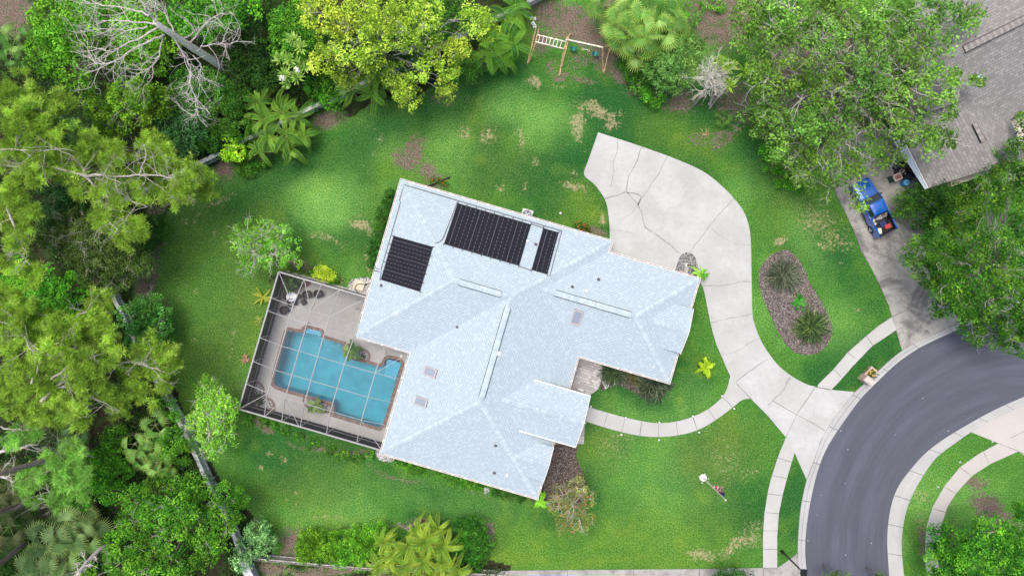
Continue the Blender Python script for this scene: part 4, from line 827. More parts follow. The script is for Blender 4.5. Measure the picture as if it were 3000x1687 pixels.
def branchy(m, p, q, r0, r1, wob=.12, seg=5, sides=6, sag=0.0):
    p = Vector(p); q = Vector(q); L = (q - p).length; pts = []; rs = []
    for i in range(seg + 1):
        t = i / seg; o = Vector((R.uniform(-1, 1), R.uniform(-1, 1), R.uniform(-1, 1))) * wob * L * (0 if i in (0, seg) else .5)
        pts.append(p.lerp(q, t) + o + Vector((0, 0, math.sin(math.pi * t) * sag * L))); rs.append(r0 + (r1 - r0) * t)
    m.tube(pts, rs, sides); return pts
def twigs(m, p, d, L, r, depth, flat=.5, curl=.0, sides=4, spread=.9, kids=(2, 3)):
    """dead or bare twig tree"""
    p = Vector(p); d = Vector(d).normalized(); pts = [p]; n = 4; cur = d.copy(); bend = Vector((R.uniform(-1, 1), R.uniform(-1, 1), R.uniform(-1, 1) * flat)) * curl
    for i in range(n): cur = (cur + bend * .35 + Vector((R.uniform(-1, 1), R.uniform(-1, 1), R.uniform(-1, 1) * flat)) * .22).normalized(); pts.append(pts[-1] + cur * L / n)
    m.tube(pts, [r * (1 - .6 * i / n) for i in range(n + 1)], sides, cap=False)
    if depth > 0:
        for k in range(R.randint(*kids)):
            i = R.randint(1, n); nd = (cur * .8 + Vector((R.uniform(-1, 1), R.uniform(-1, 1), R.uniform(-.6, 1) * flat)) * spread).normalized(); twigs(m, pts[i], nd, L * R.uniform(.5, .8), r * .52, depth - 1, flat, curl, sides, spread, kids)
LASTLOBE = np.zeros(1, int)
def mklobes(L, default_r=.6, shrink=1.0):
    """(px, py, r_px, ztop[, flat]) -> world ellipsoids; px measured at the crown"""
    out = []
    for l in L:
        px, py, r, zt = l[:4]; big = len(L) > 14; r = r * (R.uniform(.78, .98) if big else 1); zt = zt + (R.uniform(-1.0, .5) if big else 0); fl = l[4] if len(l) > 4 else .6; z = zt; k = (CAMH - z) / CAMH / S; rw = r * k; c = P(px, py, z - rw * fl * .5); out.append((c[0], c[1], z - rw * fl, rw, rw * (l[5] if len(l) > 5 else 1), rw * fl))
    return out
TREEN = 0
def tree(name, label, cat, lobes, cols, base=None, group=None, clump=.55, leaf=.24, dens=1.0, bark_=None, twig=0, twigmat=None, trunk_r=.2, up=.5, per=None, mat=None, aspect=.6, zmin=-.15, hang=0, tcol=None, inset=(.7, 1.02)):
    global TREEN; TREEN += 1; rng = np.random.default_rng(100 + TREEN)
    lo = mklobes(lobes); a = np.array(lo); w = a[:, 3] ** 2; ctr = (a[:, :3] * w[:, None]).sum(0) / w.sum()
    b = P(*base) if base else (ctr[0], ctr[1], 0)
    root = thing(name, label, cat, (b[0], b[1], 0), 0, group)
    leaf *= .8; area = sum(math.pi * l[3] * l[4] for l in lo); n = max(6, int(area * 1.5 / (clump ** 2) * dens)); per = per or int(26 * (clump / leaf) ** 2 / 5.2)
    cc, cd = clumpcenters(rng, lo, n, inset, zmin); LL_ = LASTLOBE; cc[:, 2] = np.maximum(cc[:, 2], clump * .5)
    V, T = leafcloud(rng, cc, cd, clump * rng.uniform(.7, 1.25, n), per, leaf, cols, up=up, aspect=aspect); quadmesh('crown', V, T, mat or LEAF, root)
    m = MB(); bk = bark_ or BARK_DARK; tall = float(a[:, 2].max()); fork = Vector((b[0] * .55 + ctr[0] * .45, b[1] * .55 + ctr[1] * .45, max(.2, tall * .42)))
    branchy(m, (b[0], b[1], -.1), fork, trunk_r * 1.25, trunk_r * .85, .05, 4, 8)
    for l in lo:
        tip = Vector((l[0], l[1], l[2] + l[5] * .3)); ks = min(1, l[3] / 1.7) ** 1.5; pts = branchy(m, fork, tip, trunk_r * .5 * ks, trunk_r * .12 * ks, .14, 5, 6)
        for k in range(3): dv = Vector(sph(rng, 1, .1)[0]); branchy(m, pts[R.randint(2, 4)], Vector(l[:3]) + Vector((dv.x * l[3], dv.y * l[4], dv.z * l[5])) * .8, trunk_r * .2 * ks, trunk_r * .05 * ks, .15, 4, 5)
    if twig:
        sel = rng.choice(n, min(n, twig), replace=False)
        for i in sel:
            c = Vector(cc[i]); dv = Vector(cd[i]); st = c - dv * clump * 1.3; dd = Vector((dv.x + R.uniform(-.4, .4), dv.y + R.uniform(-.4, .4), abs(dv.z) * .4 + .25)); q0 = len(m.m); l = lo[LL_[i]]; branchy(m, Vector((l[0], l[1], l[2] + l[5] * .3)), st + Vector((0, 0, clump * .55)), .035, .03, .1, 3, 4); twigs(m, st + Vector((0, 0, clump * .55)), dd, clump * R.uniform(1.3, 2.4), .03, 2, .4, .35, 4); m.m[q0:] = [1] * (len(m.m) - q0)
    m.build('trunk', [bk, twigmat or BARK_WHITE], root, True)
    return root
def shrub(name, label, lobes, cols, group=None, leaf=.17, clump=.32, dens=1.0, cat='shrub', **kw):
    return tree(name, label, cat, lobes, cols, None, group, clump, leaf, dens, trunk_r=.05, **kw)
def pine(label, lobes, limbs, cols, basept, group, trunk=None, tr=.3, clump=.5, tufts=9, dens=1.0, barkm=None, L=.42):
    """limbs: list of polylines [(px,py,z),...] with start radius"""
    global TREEN; TREEN += 1; rng = np.random.default_rng(100 + TREEN); lo = mklobes(lobes); root = thing('pine_tree', label, 'tree', (*P(*basept)[:2], 0), 0, group)
    area = sum(math.pi * l[3] * l[4] for l in lo); n = int(area * 1.1 / clump ** 2 * dens); cc, cd = clumpcenters(rng, lo, n, (.55, 1.05), -.1)
    V, T = needlecloud(rng, cc, clump, max(3, tufts - 3), 30, L, .034, cols); quadmesh('crown', V, T, NEEDLE, root)
    m = MB()
    if trunk: pts = [PV(*q) for q in trunk]; N = len(pts); m.tube([Vector((v.x + R.uniform(-.05, .05), v.y + R.uniform(-.05, .05), v.z)) for v in pts], [tr * (1 - .55 * i / max(1, N - 1)) for i in range(N)], 10)
    m.build('trunk', BARK_PINE, root, True) if trunk else None
    m = MB()
    for lm in limbs:
        r0, pl = lm; r0 *= .66; pts = [PV(*q) for q in pl]; sp = [Vector(q) for q in cr([tuple(p) for p in pts], 4)]; N = len(sp)
        sp = [s_ + Vector((R.uniform(-1, 1), R.uniform(-1, 1), R.uniform(-1, 1))) * .09 for s_ in sp]; m.tube(sp, [r0 * (1 - .8 * i / (N - 1)) for i in range(N)], 6)
        for k in range(2, N, 1):
            if R.random() < .7: dv = Vector((R.uniform(-1, 1), R.uniform(-1, 1), R.uniform(0, .6))).normalized(); twigs(m, sp[k], dv, R.uniform(.8, 2.0), r0 * .3 * (1 - .6 * k / N) + .012, 2, .5, .2, 4)
    # twigs reaching the clumps
    for i in rng.choice(n, min(n, int(n * .22)), replace=False): c = Vector(cc[i]); c0 = c - Vector((cd[i][0], cd[i][1], .5)) * 1.1; branchy(m, c0, c + Vector((0, 0, .35)), .03, .012, .2, 3, 4)
    m.build('limb', barkm or BARK_GREY, root); return root
def frond(rng, p, az, L, rise, droop, nleaf, leafL, leafW, col, V, T, rach, vee=.35, twist=0, tipcol=None):
    """feather frond appended to the leaf arrays"""
    d = np.array([math.cos(az), math.sin(az), 0]); s = np.array([-math.sin(az), math.cos(az), 0]); p = np.array(p, float); pts = []
    for i in range(nleaf + 1): t = i / nleaf; x = L * (t - .12 * t * t); z = rise * math.sin(min(1.0, t * .8) * math.pi * .62) - droop * t * t; pts.append(p + d * x + s * twist * t * t + np.array([0, 0, z]))
    pts = np.array(pts); rach.append(pts)
    for i in range(int(nleaf * .1), nleaf + 1):
        t = i / nleaf; tan = pts[min(i + 1, nleaf)] - pts[max(i - 1, 0)]; tan /= np.linalg.norm(tan) + 1e-9; ll = leafL * (math.sin(math.pi * min(1, .12 + t * .86)) ** .6 + .12)
        for sg in (-1, 1):
            dd = s * sg * (1.0 - .25 * t) + tan * (.55 + .6 * t) + np.array([0, 0, vee - .9 * 0]) ; dd /= np.linalg.norm(dd); b = pts[i]; sd = tan * leafW / 2
            mid = b + dd * ll * .55; tip = b + dd * ll + np.array([0, 0, -.28 * ll]); V.append([b - sd * .6, mid - sd, mid + sd, b + sd * .6]); V.append([mid - sd, tip, tip + sd * .1, mid + sd]); c = np.array(col) * (1 + rng.normal(0, .14)); ct = c if tipcol is None else np.array(tipcol); T.append(c); T.append(c * .5 + ct * .5)
def feather_palm(name, label, cat, plants, cols, group=None, L=2.4, leafL=.5, leafW=.06, tip=None, rise=1.0, droop=1.3, nfr=(9, 13), stems=True, dens=26):
    """plants: list of (px,py,z of the growing point, scale)"""
    global TREEN; TREEN += 1; rng = np.random.default_rng(100 + TREEN); R2 = random.Random(TREEN); ws = [P(q[0], q[1], q[2]) for q in plants]
    c = np.mean([w[:2] for w in ws], axis=0); root = thing(name, label, cat, (c[0], c[1], 0), 0, group); V = []; T = []; rach = []; m = MB()
    for q, w in zip(plants, ws):
        k = R2.randint(*nfr); a0 = R2.uniform(0, 6.28)
        for i in range(k):
            az = a0 + i * 2.39996 + R2.uniform(-.25, .25); f = (i + .5) / k; cs = np.array(cols); cc_ = cs[R2.randrange(len(cs))] * R2.uniform(.85, 1.15); tipc = (np.array(tip) if tip is not None else None)
            frond(rng, w, az, L * q[3] * R2.uniform(.6, 1.15) * (.75 + .3 * f), rise * q[3] * (1.25 - .8 * f), droop * q[3] * (.4 + .9 * f), dens, leafL * q[3], leafW, cc_, V, T, rach, .42 - .2 * f, R2.uniform(-1.2, 1.2) * q[3], tipc)
        if stems: m = MB(); m.tube([(w[0] + R2.uniform(-.1, .1), w[1] + R2.uniform(-.1, .1), -.05), (w[0], w[1], w[2] * .5), w], [.09, .08, .06], 7); m.build('stem', BARK_PALM, root)
    quadmesh('fronds', np.array(V), np.clip(np.array(T) * np.array([1.0, 1.3, .85]), .003, .9), FROND, root)
    r = MB()
    for pts in rach: r.tube([Vector(x) for x in pts[::4]], [.022 - .014 * i / (len(pts[::4])) for i in range(len(pts[::4]))], 4, cap=False)
    r.build('leaf_stalks', plain('stalk', (.25, .36, .07), .5), root)
    return root
STALK2 = plain('stalk', (.22, .28, .1), .5)
def fan_palm(name, label, cat, plants, cols, group=None, petiole=.9, blade=.95, nfr=14, nseg=22, W=.055, trunk_r=.16, tip=None):
    global TREEN; TREEN += 1; rng = np.random.default_rng(100 + TREEN); R2 = random.Random(TREEN); ws = [P(*q[:3]) for q in plants]; c = np.mean([w[:2] for w in ws], axis=0)
    root = thing(name, label, cat, (c[0], c[1], 0), 0, group); V = []; T = []; sts = []
    for q, w in zip(plants, ws):
        sc = q[3]; st = MB(); sts.append(st); n_ = int(nfr * R2.uniform(.8, 1.2)); a0 = R2.uniform(0, 6)
        for i in range(n_):
            f = (i + .5) / n_; az = a0 + i * 2.39996; el = 1.15 - 1.35 * f + R2.uniform(-.1, .1); d = Vector((math.cos(az) * math.cos(el), math.sin(az) * math.cos(el), math.sin(el))); hub = Vector(w) + d * petiole * sc + Vector((0, 0, -.25 * sc * f))
            st.tube([Vector(w), Vector(w).lerp(hub, .5) + Vector((0, 0, .06)), hub], [.022, .018, .014], 4, cap=False); s_ = Vector((-math.sin(az), math.cos(az), 0)); up = s_.cross(d) * -1
            dd0 = (d + Vector((0, 0, -.35))).normalized(); cbase = np.array(cols[R2.randrange(len(cols))]) * R2.uniform(.85, 1.15)
            for k in range(nseg):
                a = (k / (nseg - 1) - .5) * 2 * 1.55; dr = (dd0 * math.cos(a) + s_ * math.sin(a)).normalized(); ll = blade * sc * (1 - .22 * abs(a) / 2) * R2.uniform(.9, 1.05); sd = np.array(dr.cross(up).normalized() if dr.cross(up).length > 1e-3 else s_) * W / 2
                b = np.array(hub); mid = b + np.array(dr) * ll * .6 + np.array([0, 0, -.03]); tp = mid + np.array(dr) * ll * .4 + np.array([0, 0, -.30 * ll]); V.append([b - sd * .3, mid - sd, mid + sd, b + sd * .3]); V.append([mid - sd, tp, tp, mid + sd]) if False else V.append([mid - sd, tp - sd * .1, tp + sd * .1, mid + sd]); cc_ = cbase * (1 + rng.normal(0, .1)); T.append(cc_); T.append(cc_ if tip is None else cc_ * .6 + np.array(tip) * .4)
        if w[2] > .5: m = MB(); m.tube([(w[0], w[1], -.05), (w[0], w[1], w[2] * .6), (w[0], w[1], w[2])], [trunk_r, trunk_r * .95, trunk_r * .8], 9); m.build('trunk', BARK_PALM, root)
    quadmesh('fronds', np.array(V), np.clip(np.array(T) * np.array([.92, 1.08, .85]), .003, .9), FROND, root); [q.build('leaf_stalks', STALK2, root) for q in sts]
    return root
def bladeclump(name, label, cat, loc, n, L, W, cols, group=None, spread=1.0, droop=.5, z0=0.0, heads=None, base=.1, root=None, up=.9, pname='leaves'):
    """arching strap leaves"""
    global TREEN; TREEN += 1; rng = np.random.default_rng(100 + TREEN); root = root or thing(name, label, cat, (loc[0], loc[1], loc[2] if len(loc) > 2 else 0), 0, group)
    V = []; T = []
    for h in (heads or [(loc[0], loc[1], (loc[2] if len(loc) > 2 else 0) + z0)]):
        h = np.array(h, float); az = rng.uniform(0, 2 * math.pi, n); el = rng.uniform(.1, 1.0, n) ** .8 * up; LL = L * rng.uniform(.6, 1.1, n); off = rng.normal(0, base, (n, 2)); cs = mixcol(rng, cols, n, .15)
        for i in range(n):
            d = np.array([math.cos(az[i]) * math.cos(el[i]) * spread, math.sin(az[i]) * math.cos(el[i]) * spread, math.sin(el[i])]); s_ = np.array([-math.sin(az[i]), math.cos(az[i]), 0]) * W / 2; b = h + np.array([off[i, 0], off[i, 1], 0]); p1 = b + d * LL[i] * .45; p2 = b + d * LL[i] * .8 - np.array([0, 0, droop * LL[i] * .15]); p3 = b + d * LL[i] - np.array([0, 0, droop * LL[i] * .4])
            V += [[b - s_ * .6, p1 - s_, p1 + s_, b + s_ * .6], [p1 - s_, p2 - s_ * .8, p2 + s_ * .8, p1 + s_], [p2 - s_ * .8, p3 - s_ * .05, p3 + s_ * .05, p2 + s_ * .8]]; T += [cs[i]] * 3
    quadmesh(pname, np.array(V), np.clip(np.array(T), .003, .9), FROND, root); return root
# ---------------------------------------------------------------- trees and plants of the place
g_ = GREEN
BT = 'broadleaf trees of the wood left of the lawn'
tree('broadleaf_tree', 'big bright green leafy tree at the top left corner beside the sandy clearing', 'tree', [(150, 60, 75, 8), (215, 95, 60, 9), (130, 150, 65, 8.5), (200, 190, 70, 8.5), (165, 110, 70, 9.5), (240, 40, 50, 7.5)], g_['bright'], None, BT, .5, .24)
tree('broadleaf_tree', 'bright green tree under the bare white crown of the dead pine', 'tree', [(330, 60, 75, 6), (400, 100, 70, 6.5), (340, 150, 60, 6), (430, 170, 65, 6), (470, 110, 50, 6), (420, 30, 60, 6)], g_['bright'], None, BT, .5, .23)
tree('broadleaf_tree', 'bright green tree at the top edge right of the dead pine trunk', 'tree', [(560, 20, 70, 8), (640, 25, 65, 8), (520, 60, 45, 7), (600, 70, 50, 7), (700, 10, 60, 7)], g_['vivid'], None, BT, .5, .23)
tree('broadleaf_tree', 'mid green tree with a yellowish top below the dead pine', 'tree', [(300, 300, 60, 6), (370, 285, 60, 6.5), (420, 320, 55, 6), (330, 350, 55, 5.5), (400, 275, 40, 7), (455, 290, 45, 5.5)], [(.05, .12, .02), (.12, .23, .03), (.22, .32, .05)], None, BT, .45, .2, twig=20, twigmat=BARK_GREY)
tree('broadleaf_tree', 'dark bluish green bushy tree above the grey fence corner', 'tree', [(480, 370, 50, 4.5), (530, 400, 55, 4.5), (560, 350, 50, 4.2), (500, 430, 45, 4)], [(.02, .06, .03), (.04, .10, .05), (.07, .15, .08)], None, BT, .4, .18)
tree('broadleaf_tree', 'loose dark green vine covered tree left of the trunk base of the dead pine', 'tree', [(560, 290, 60, 4), (640, 330, 60, 3.6), (620, 260, 60, 4), (690, 290, 50, 3.4), (600, 390, 50, 3), (690, 370, 45, 3), (540, 250, 50, 4.5)], [(.03, .09, .02), (.06, .15, .03), (.10, .21, .05)], None, BT, .42, .17)
tree('broadleaf_tree', 'very dark tangled tree between the dead pine trunk and the spiky rosettes', 'tree', [(740, 70, 60, 5), (720, 160, 60, 4.5), (770, 210, 50, 4), (760, 20, 60, 5), (700, 210, 50, 3.5)], [(.012, .035, .012), (.03, .07, .02), (.055, .11, .03)], None, BT, .45, .18)
tree('broadleaf_tree', 'rounded mid green tree left of the big yellow green tree', 'tree', [(840, 70, 60, 6), (870, 110, 55, 6), (830, 130, 45, 5.5), (880, 40, 45, 6), (895, 160, 35, 5)], g_['mid'], None, BT, .42, .18)
tree('broadleaf_tree', 'yellow green spreading tree overhanging the back lawn', 'tree', [(935, 35, 60, 9), (1000, 60, 55, 9.5), (1050, 20, 60, 10), (1120, 40, 60, 10.5), (1180, 25, 60, 10), (1250, 40, 55, 10), (1100, 100, 60, 10.5), (1170, 110, 50, 10), (960, 120, 55, 8.5), (940, 180, 42, 7), (1030, 150, 60, 9), (1090, 160, 50, 9), (1200, 90, 45, 9), (1250, 110, 50, 8.5), (1290, 160, 48, 8), (1310, 200, 42, 7), (1300, 240, 40, 6), (1390, 55, 62, 9), (1430, 90, 40, 8), (1340, 140, 42, 8), (1160, 215, 45, 7), (1180, 250, 42, 6.5), (1200, 285, 36, 5.5), (1010, 225, 42, 6), (1060, 200, 40, 7), (1310, 280, 24, 4.5), (1230, 205, 36, 7), (905, 10, 40, 8)], [(.14, .19, .03), (.28, .33, .055), (.46, .48, .12)], (1150, 190), None, .38, .2, .8, BARK_GREY, 20, BARK_TWIG, .3, .6)
m_ = tree('broadleaf_tree', 'deep green understorey tree in the shade behind the yellow green tree', 'tree', [(1000, 90, 70, 5), (1120, 130, 80, 5), (1260, 60, 80, 5), (1330, 60, 60, 5), (1220, 170, 60, 4), (1350, 200, 40, 3), (960, 230, 50, 3)], [(.02, .06, .015), (.05, .12, .03), (.09, .18, .04)], None, BT, .5, .2)
shrub('shrub', 'bright green round shrub right of the white flowered rosettes', [(920, 250, 30, 2.5), (960, 265, 34, 2.5), (975, 300, 28, 2.2), (945, 235, 22, 2.5), (930, 300, 24, 1.6)], g_['vivid'])
shrub('shrub', 'small lime yellow leaved shrub at the end of the grey fence', [(672, 410, 24, 2.6), (690, 445, 26, 2.4), (668, 455, 18, 2.2), (678, 385, 14, 2.6), (706, 462, 12, 2)], [(.16, .30, .02), (.28, .46, .03), (.42, .58, .08)], leaf=.2)
shrub('shrub', 'low dark green shrub under the lime shrub by the fence', [(640, 430, 30, 1.6), (715, 430, 30, 1.4), (720, 490, 30, 1.0), (765, 470, 26, 1.0)], g_['mid'])
tree('broadleaf_tree', 'dark olive oak with bare grey twigs left of the side lawn', 'tree', [(150, 690, 55, 6), (210, 670, 60, 7), (270, 680, 60, 7.5), (330, 700, 55, 7), (240, 740, 60, 7), (310, 760, 60, 6.5), (380, 750, 45, 6), (410, 775, 35, 5), (270, 810, 45, 5), (340, 815, 40, 5), (380, 800, 30, 4.5)], g_['olive'], None, BT, .42, .16, 1.0, None, 46, BARK_GREY)
tree('broadleaf_tree', 'black green tree in the gap between the pine branches', 'tree', [(160, 600, 60, 6), (210, 590, 60, 6.5), (240, 640, 50, 6), (180, 640, 50, 6)], [(.012, .04, .018), (.025, .065, .03), (.04, .09, .045)], None, BT, .45, .18)
tree('broadleaf_tree', 'bright green leafy tree above the lower pine', 'tree', [(40, 850, 55, 4), (110, 870, 50, 4.5), (160, 890, 45, 4.5), (210, 850, 45, 4.5), (190, 920, 35, 4), (60, 810, 50, 4), (120, 820, 45, 3.8)], g_['vivid'], None, BT, .42, .19)
tree('broadleaf_tree', 'glossy dark green tree with upright leaves beside the reddish mulch and side lawn', 'tree', [(380, 930, 45, 3.4), (430, 900, 45, 3.4), (470, 930, 35, 3), (440, 970, 50, 3.4), (400, 990, 40, 3), (480, 980, 26, 2.4)], [(.025, .09, .03), (.06, .17, .05), (.14, .28, .11)], None, BT, .34, .2, twig=12, twigmat=BARK_GREY)
tree('broadleaf_tree', 'pale green open tree on the lawn above the pool cage', 'tree', [(720, 685, 45, 4), (770, 690, 45, 4.4), (820, 700, 45, 4), (740, 740, 45, 4.2), (800, 745, 48, 4.2), (700, 720, 30, 3.6), (850, 735, 32, 3.2), (720, 790, 22, 3), (870, 765, 20, 2.6), (770, 660, 26, 3.8), (830, 690, 26, 3.6)], [(.09, .2, .035), (.16, .32, .06), (.25, .41, .13)], None, None, .33, .16, .5, BARK_WHITE, 75, BARK_TWIG, .1)
tree('broadleaf_tree', 'pale lime open tree beside the long grey fence left of the pool cage', 'tree', [(605, 1150, 36, 4.2), (635, 1180, 42, 4.4), (600, 1210, 42, 4.4), (650, 1230, 42, 4.2), (570, 1240, 30, 4), (610, 1270, 42, 4.2), (660, 1280, 34, 3.6), (620, 1320, 30, 3.6), (605, 1125, 24, 3.6), (670, 1190, 26, 3.4)], [(.12, .24, .035), (.19, .34, .06), (.29, .44, .13)], None, None, .33, .17, .62, BARK_WHITE, 50, BARK_TWIG, .1)
tree('broadleaf_tree', 'bright green shrubby tree between the two lower pine trunks', 'tree', [(300, 1355, 45, 3.5), (340, 1390, 40, 3.5), (290, 1400, 45, 3.5), (320, 1440, 38, 3.2), (260, 1440, 35, 3), (230, 1470, 30, 2.5), (350, 1345, 30, 3)], g_['vivid'], None, BT, .4, .2)
tree('broadleaf_tree', 'small mid green tree left of the slanting fence above the fan palms', 'tree', [(510, 1290, 40, 3), (530, 1330, 36, 3), (480, 1310, 30, 2.6), (500, 1210, 30, 2.4), (480, 1170, 26, 2.4), (330, 1290, 40, 2.4)], g_['mid'], None, BT, .38, .17)
tree('broadleaf_tree', 'large mid green tree with feathery sprays at the lower left beside the fence', 'tree', [(400, 1470, 50, 5.5), (450, 1440, 50, 6), (510, 1430, 50, 6), (570, 1430, 45, 6), (390, 1530, 55, 6), (460, 1510, 60, 7), (530, 1500, 60, 7), (600, 1480, 50, 6), (660, 1450, 45, 5), (650, 1520, 50, 5.5), (580, 1560, 55, 6), (500, 1590, 55, 6), (430, 1620, 55, 5.5), (350, 1650, 55, 5), (520, 1650, 60, 6), (600, 1630, 50, 5), (700, 1460, 30, 4), (690, 1500, 36, 4), (640, 1590, 40, 4.5), (400, 1680, 50, 5), (480, 1700, 50, 5)], [(.03, .10, .015), (.07, .18, .025), (.17, .30, .045)], None, BT, .42, .2, twig=40, twigmat=BARK_GREY)
tree('broadleaf_tree', 'bluish grey leaved bush left of the hedge at the picket fence', 'shrub', [(750, 1560, 36, 2.6), (770, 1600, 34, 2.6), (720, 1610, 38, 2.8), (700, 1650, 30, 2.6), (760, 1540, 22, 2.2)], g_['blue'], None, None, .3, .19)
shrub('shrub', 'low bright green bush at the bottom edge under the dead snag', [(215, 1640, 30, 2.5), (240, 1680, 36, 2.5), (330, 1600, 40, 2.5)], g_['bright'])
shrub('shrub', 'dark green low shrub on the left wood floor above the palmetto', [(60, 1560, 60, 2), (30, 1660, 60, 1.6), (100, 1690, 50, 1.4)], g_['dark'])
shrub('shrub', 'dark green mound between pine crown and olive oak', [(450, 650, 30, 1.6), (480, 680, 24, 1.3), (420, 700, 40, 1.6), (430, 720, 24, 1.3)], g_['dark'])
# right side
OAKT = [(2200, 40, 60, 7), (2260, 60, 60, 8), (2320, 30, 65, 8.5), (2400, 30, 65, 9), (2480, 30, 65, 9.5), (2560, 40, 65, 9), (2640, 30, 60, 9), (2720, 45, 55, 8.5), (2790, 40, 50, 8.5), (2850, 45, 42, 8), (2830, 70, 34, 8), (2200, 130, 50, 6), (2270, 140, 60, 8), (2340, 110, 60, 9), (2420, 110, 60, 10), (2520, 120, 65, 10), (2600, 110, 65, 10), (2690, 130, 55, 9.5), (2750, 110, 45, 9), (2225, 215, 42, 6), (2250, 230, 60, 7.5), (2330, 210, 65, 9), (2420, 190, 60, 10), (2560, 200, 65, 10.5), (2640, 200, 65, 10), (2720, 190, 50, 9.5), (2770, 130, 40, 9), (2225, 300, 40, 5), (2270, 310, 60, 7), (2350, 290, 60, 8.5), (2440, 270, 60, 9.5), (2530, 270, 65, 10), (2610, 290, 60, 10), (2690, 270, 60, 9.5), (2760, 250, 55, 9), (2820, 230, 42, 8.5), (2860, 240, 30, 8), (2240, 370, 45, 5), (2300, 380, 60, 6.5), (2380, 360, 60, 8), (2460, 350, 60, 9), (2550, 340, 50, 9), (2640, 370, 55, 9), (2700, 370, 60, 8.5), (2770, 310, 40, 8.5), (2280, 440, 40, 4.5), (2330, 440, 50, 6), (2400, 430, 55, 7), (2480, 420, 55, 8), (2560, 430, 45, 7.5), (2640, 430, 50, 8), (2710, 410, 50, 8), (2780, 400, 40, 8), (2740, 440, 30, 8), (2320, 500, 36, 4.5), (2380, 500, 45, 5.5), (2440, 500, 50, 6.5), (2500, 480, 40, 6.5), (2570, 480, 34, 6), (2360, 545, 34, 4.5), (2430, 550, 36, 5), (2500, 550, 34, 5), (2520, 590, 24, 4.5), (2180, 80, 40, 5), (2200, 330, 26, 4.2)]
tree('oak_tree', 'huge grey twigged oak covering the corner of the grey roofed neighbour house', 'tree', OAKT, g_['oak'], (2520, 260), None, .5, .24, .78, BARK_GREY, 210, BARK_TWIG, .5, .5)
tree('oak_tree', 'large dense green tree at the right edge over the neighbour driveway and road', 'tree', [(2700, 740, 55, 5.5), (2760, 680, 55, 7), (2830, 620, 58, 8), (2900, 590, 50, 7.5), (2960, 600, 50, 8), (2990, 660, 50, 8), (2780, 760, 60, 7.5), (2860, 720, 60, 8.5), (2930, 700, 50, 8.5), (2720, 800, 50, 5.5), (2790, 830, 60, 7), (2870, 810, 60, 8), (2950, 790, 55, 8.5), (3000, 740, 50, 8), (2760, 890, 42, 5), (2830, 900, 55, 6.5), (2900, 890, 60, 7.5), (2970, 870, 55, 8), (2850, 960, 36, 4.5), (2920, 960, 45, 5.5), (2980, 960, 45, 6), (2870, 990, 24, 3.6), (2930, 1000, 24, 4), (2990, 1010, 30, 5), (2960, 520, 60, 7), (3000, 450, 60, 7), (2925, 470, 34, 6), (2895, 525, 38, 6.5), (2860, 560, 30, 5.5), (3040, 560, 60, 8), (3050, 850, 60, 8), (3040, 960, 50, 7), (2985, 345, 16, 5), (3010, 360, 30, 6)], [(.015, .052, .011), (.038, .108, .018), (.13, .23, .035)], (2900, 770), None, .48, .2, 1.1, BARK_GREY, 50, BARK_GREY, .4)
shrub('shrub', 'dark green clipped round bush beside the pickup bed', [(2695, 572, 36, 2.6), (2720, 590, 42, 2.6), (2650, 600, 36, 2.4), (2700, 630, 40, 2.4), (2755, 575, 38, 3.4), (2740, 640, 34, 2.4), (2800, 570, 40, 4.4), (2780, 610, 40, 3.6)], [(.012, .035, .01), (.025, .065, .014), (.05, .11, .022)], clump=.35, leaf=.18)
tree('broadleaf_tree', 'vivid green tree at the bottom right corner over the sidewalk', 'tree', [(2760, 1570, 38, 4), (2800, 1600, 50, 5), (2740, 1620, 30, 3.6), (2860, 1570, 50, 5.5), (2920, 1560, 48, 6), (2970, 1590, 50, 6), (2870, 1640, 60, 6.5), (2790, 1670, 50, 5.5), (2730, 1680, 26, 3.5), (2950, 1660, 60, 6.5), (3010, 1520, 40, 5), (3000, 1640, 50, 6), (2860, 1700, 60, 6), (2990, 1710, 60, 6), (2990, 1500, 24, 4)], [(.015, .07, .015), (.04, .15, .022), (.16, .33, .04)], None, None, .42, .2, 1.1, twig=16, twigmat=BARK_GREY)
shrub('shrub', 'small tree top cut by the bottom edge beside the sidewalk end', [(2130, 1680, 26, 2.6), (2160, 1690, 26, 2.6), (2190, 1695, 22, 2.4), (2110, 1700, 24, 2.4)], g_['dark'], leaf=.15)
shrub('shrub', 'small leafy tip at the bottom edge over the road', [(2435, 1683, 18, 2.8), (2455, 1692, 18, 2.6), (2480, 1690, 10, 2.4)], g_['olive'], leaf=.15)
shrub('shrub', 'small sprig at the bottom edge near the inner kerb', [(2586, 1688, 12, 2.8), (2575, 1700, 16, 2.4)], g_['olive'], leaf=.15)
tree('broadleaf_tree', 'grey green bushy tree between the fan palm and the small white dead tree', 'tree', [(1930, 150, 38, 4), (1975, 135, 38, 4), (2020, 150, 34, 3.8), (1920, 200, 36, 3.6), (1965, 190, 42, 4.2), (2010, 200, 36, 3.8), (1940, 240, 28, 3.2), (1985, 240, 34, 3.4), (1905, 170, 22, 3), (2040, 125, 24, 3.2), (2070, 130, 18, 3)], [(.06, .12, .04), (.11, .2, .07), (.19, .29, .13)], None, None, .34, .17, 1.1)
shrub('shrub', 'dark shrub at the foot of the fan palm clump', [(1850, 200, 34, 1.6), (1880, 235, 34, 1.5), (1910, 250, 28, 1.4), (1840, 180, 20, 1.4)], g_['mid'])
shrub('shrub', 'little bright green shrub at the lawn edge below the grey green tree', [(1895, 278, 16, 1.2), (1915, 296, 18, 1.2), (1935, 285, 14, 1.1), (1925, 305, 10, 1)], g_['vivid'])
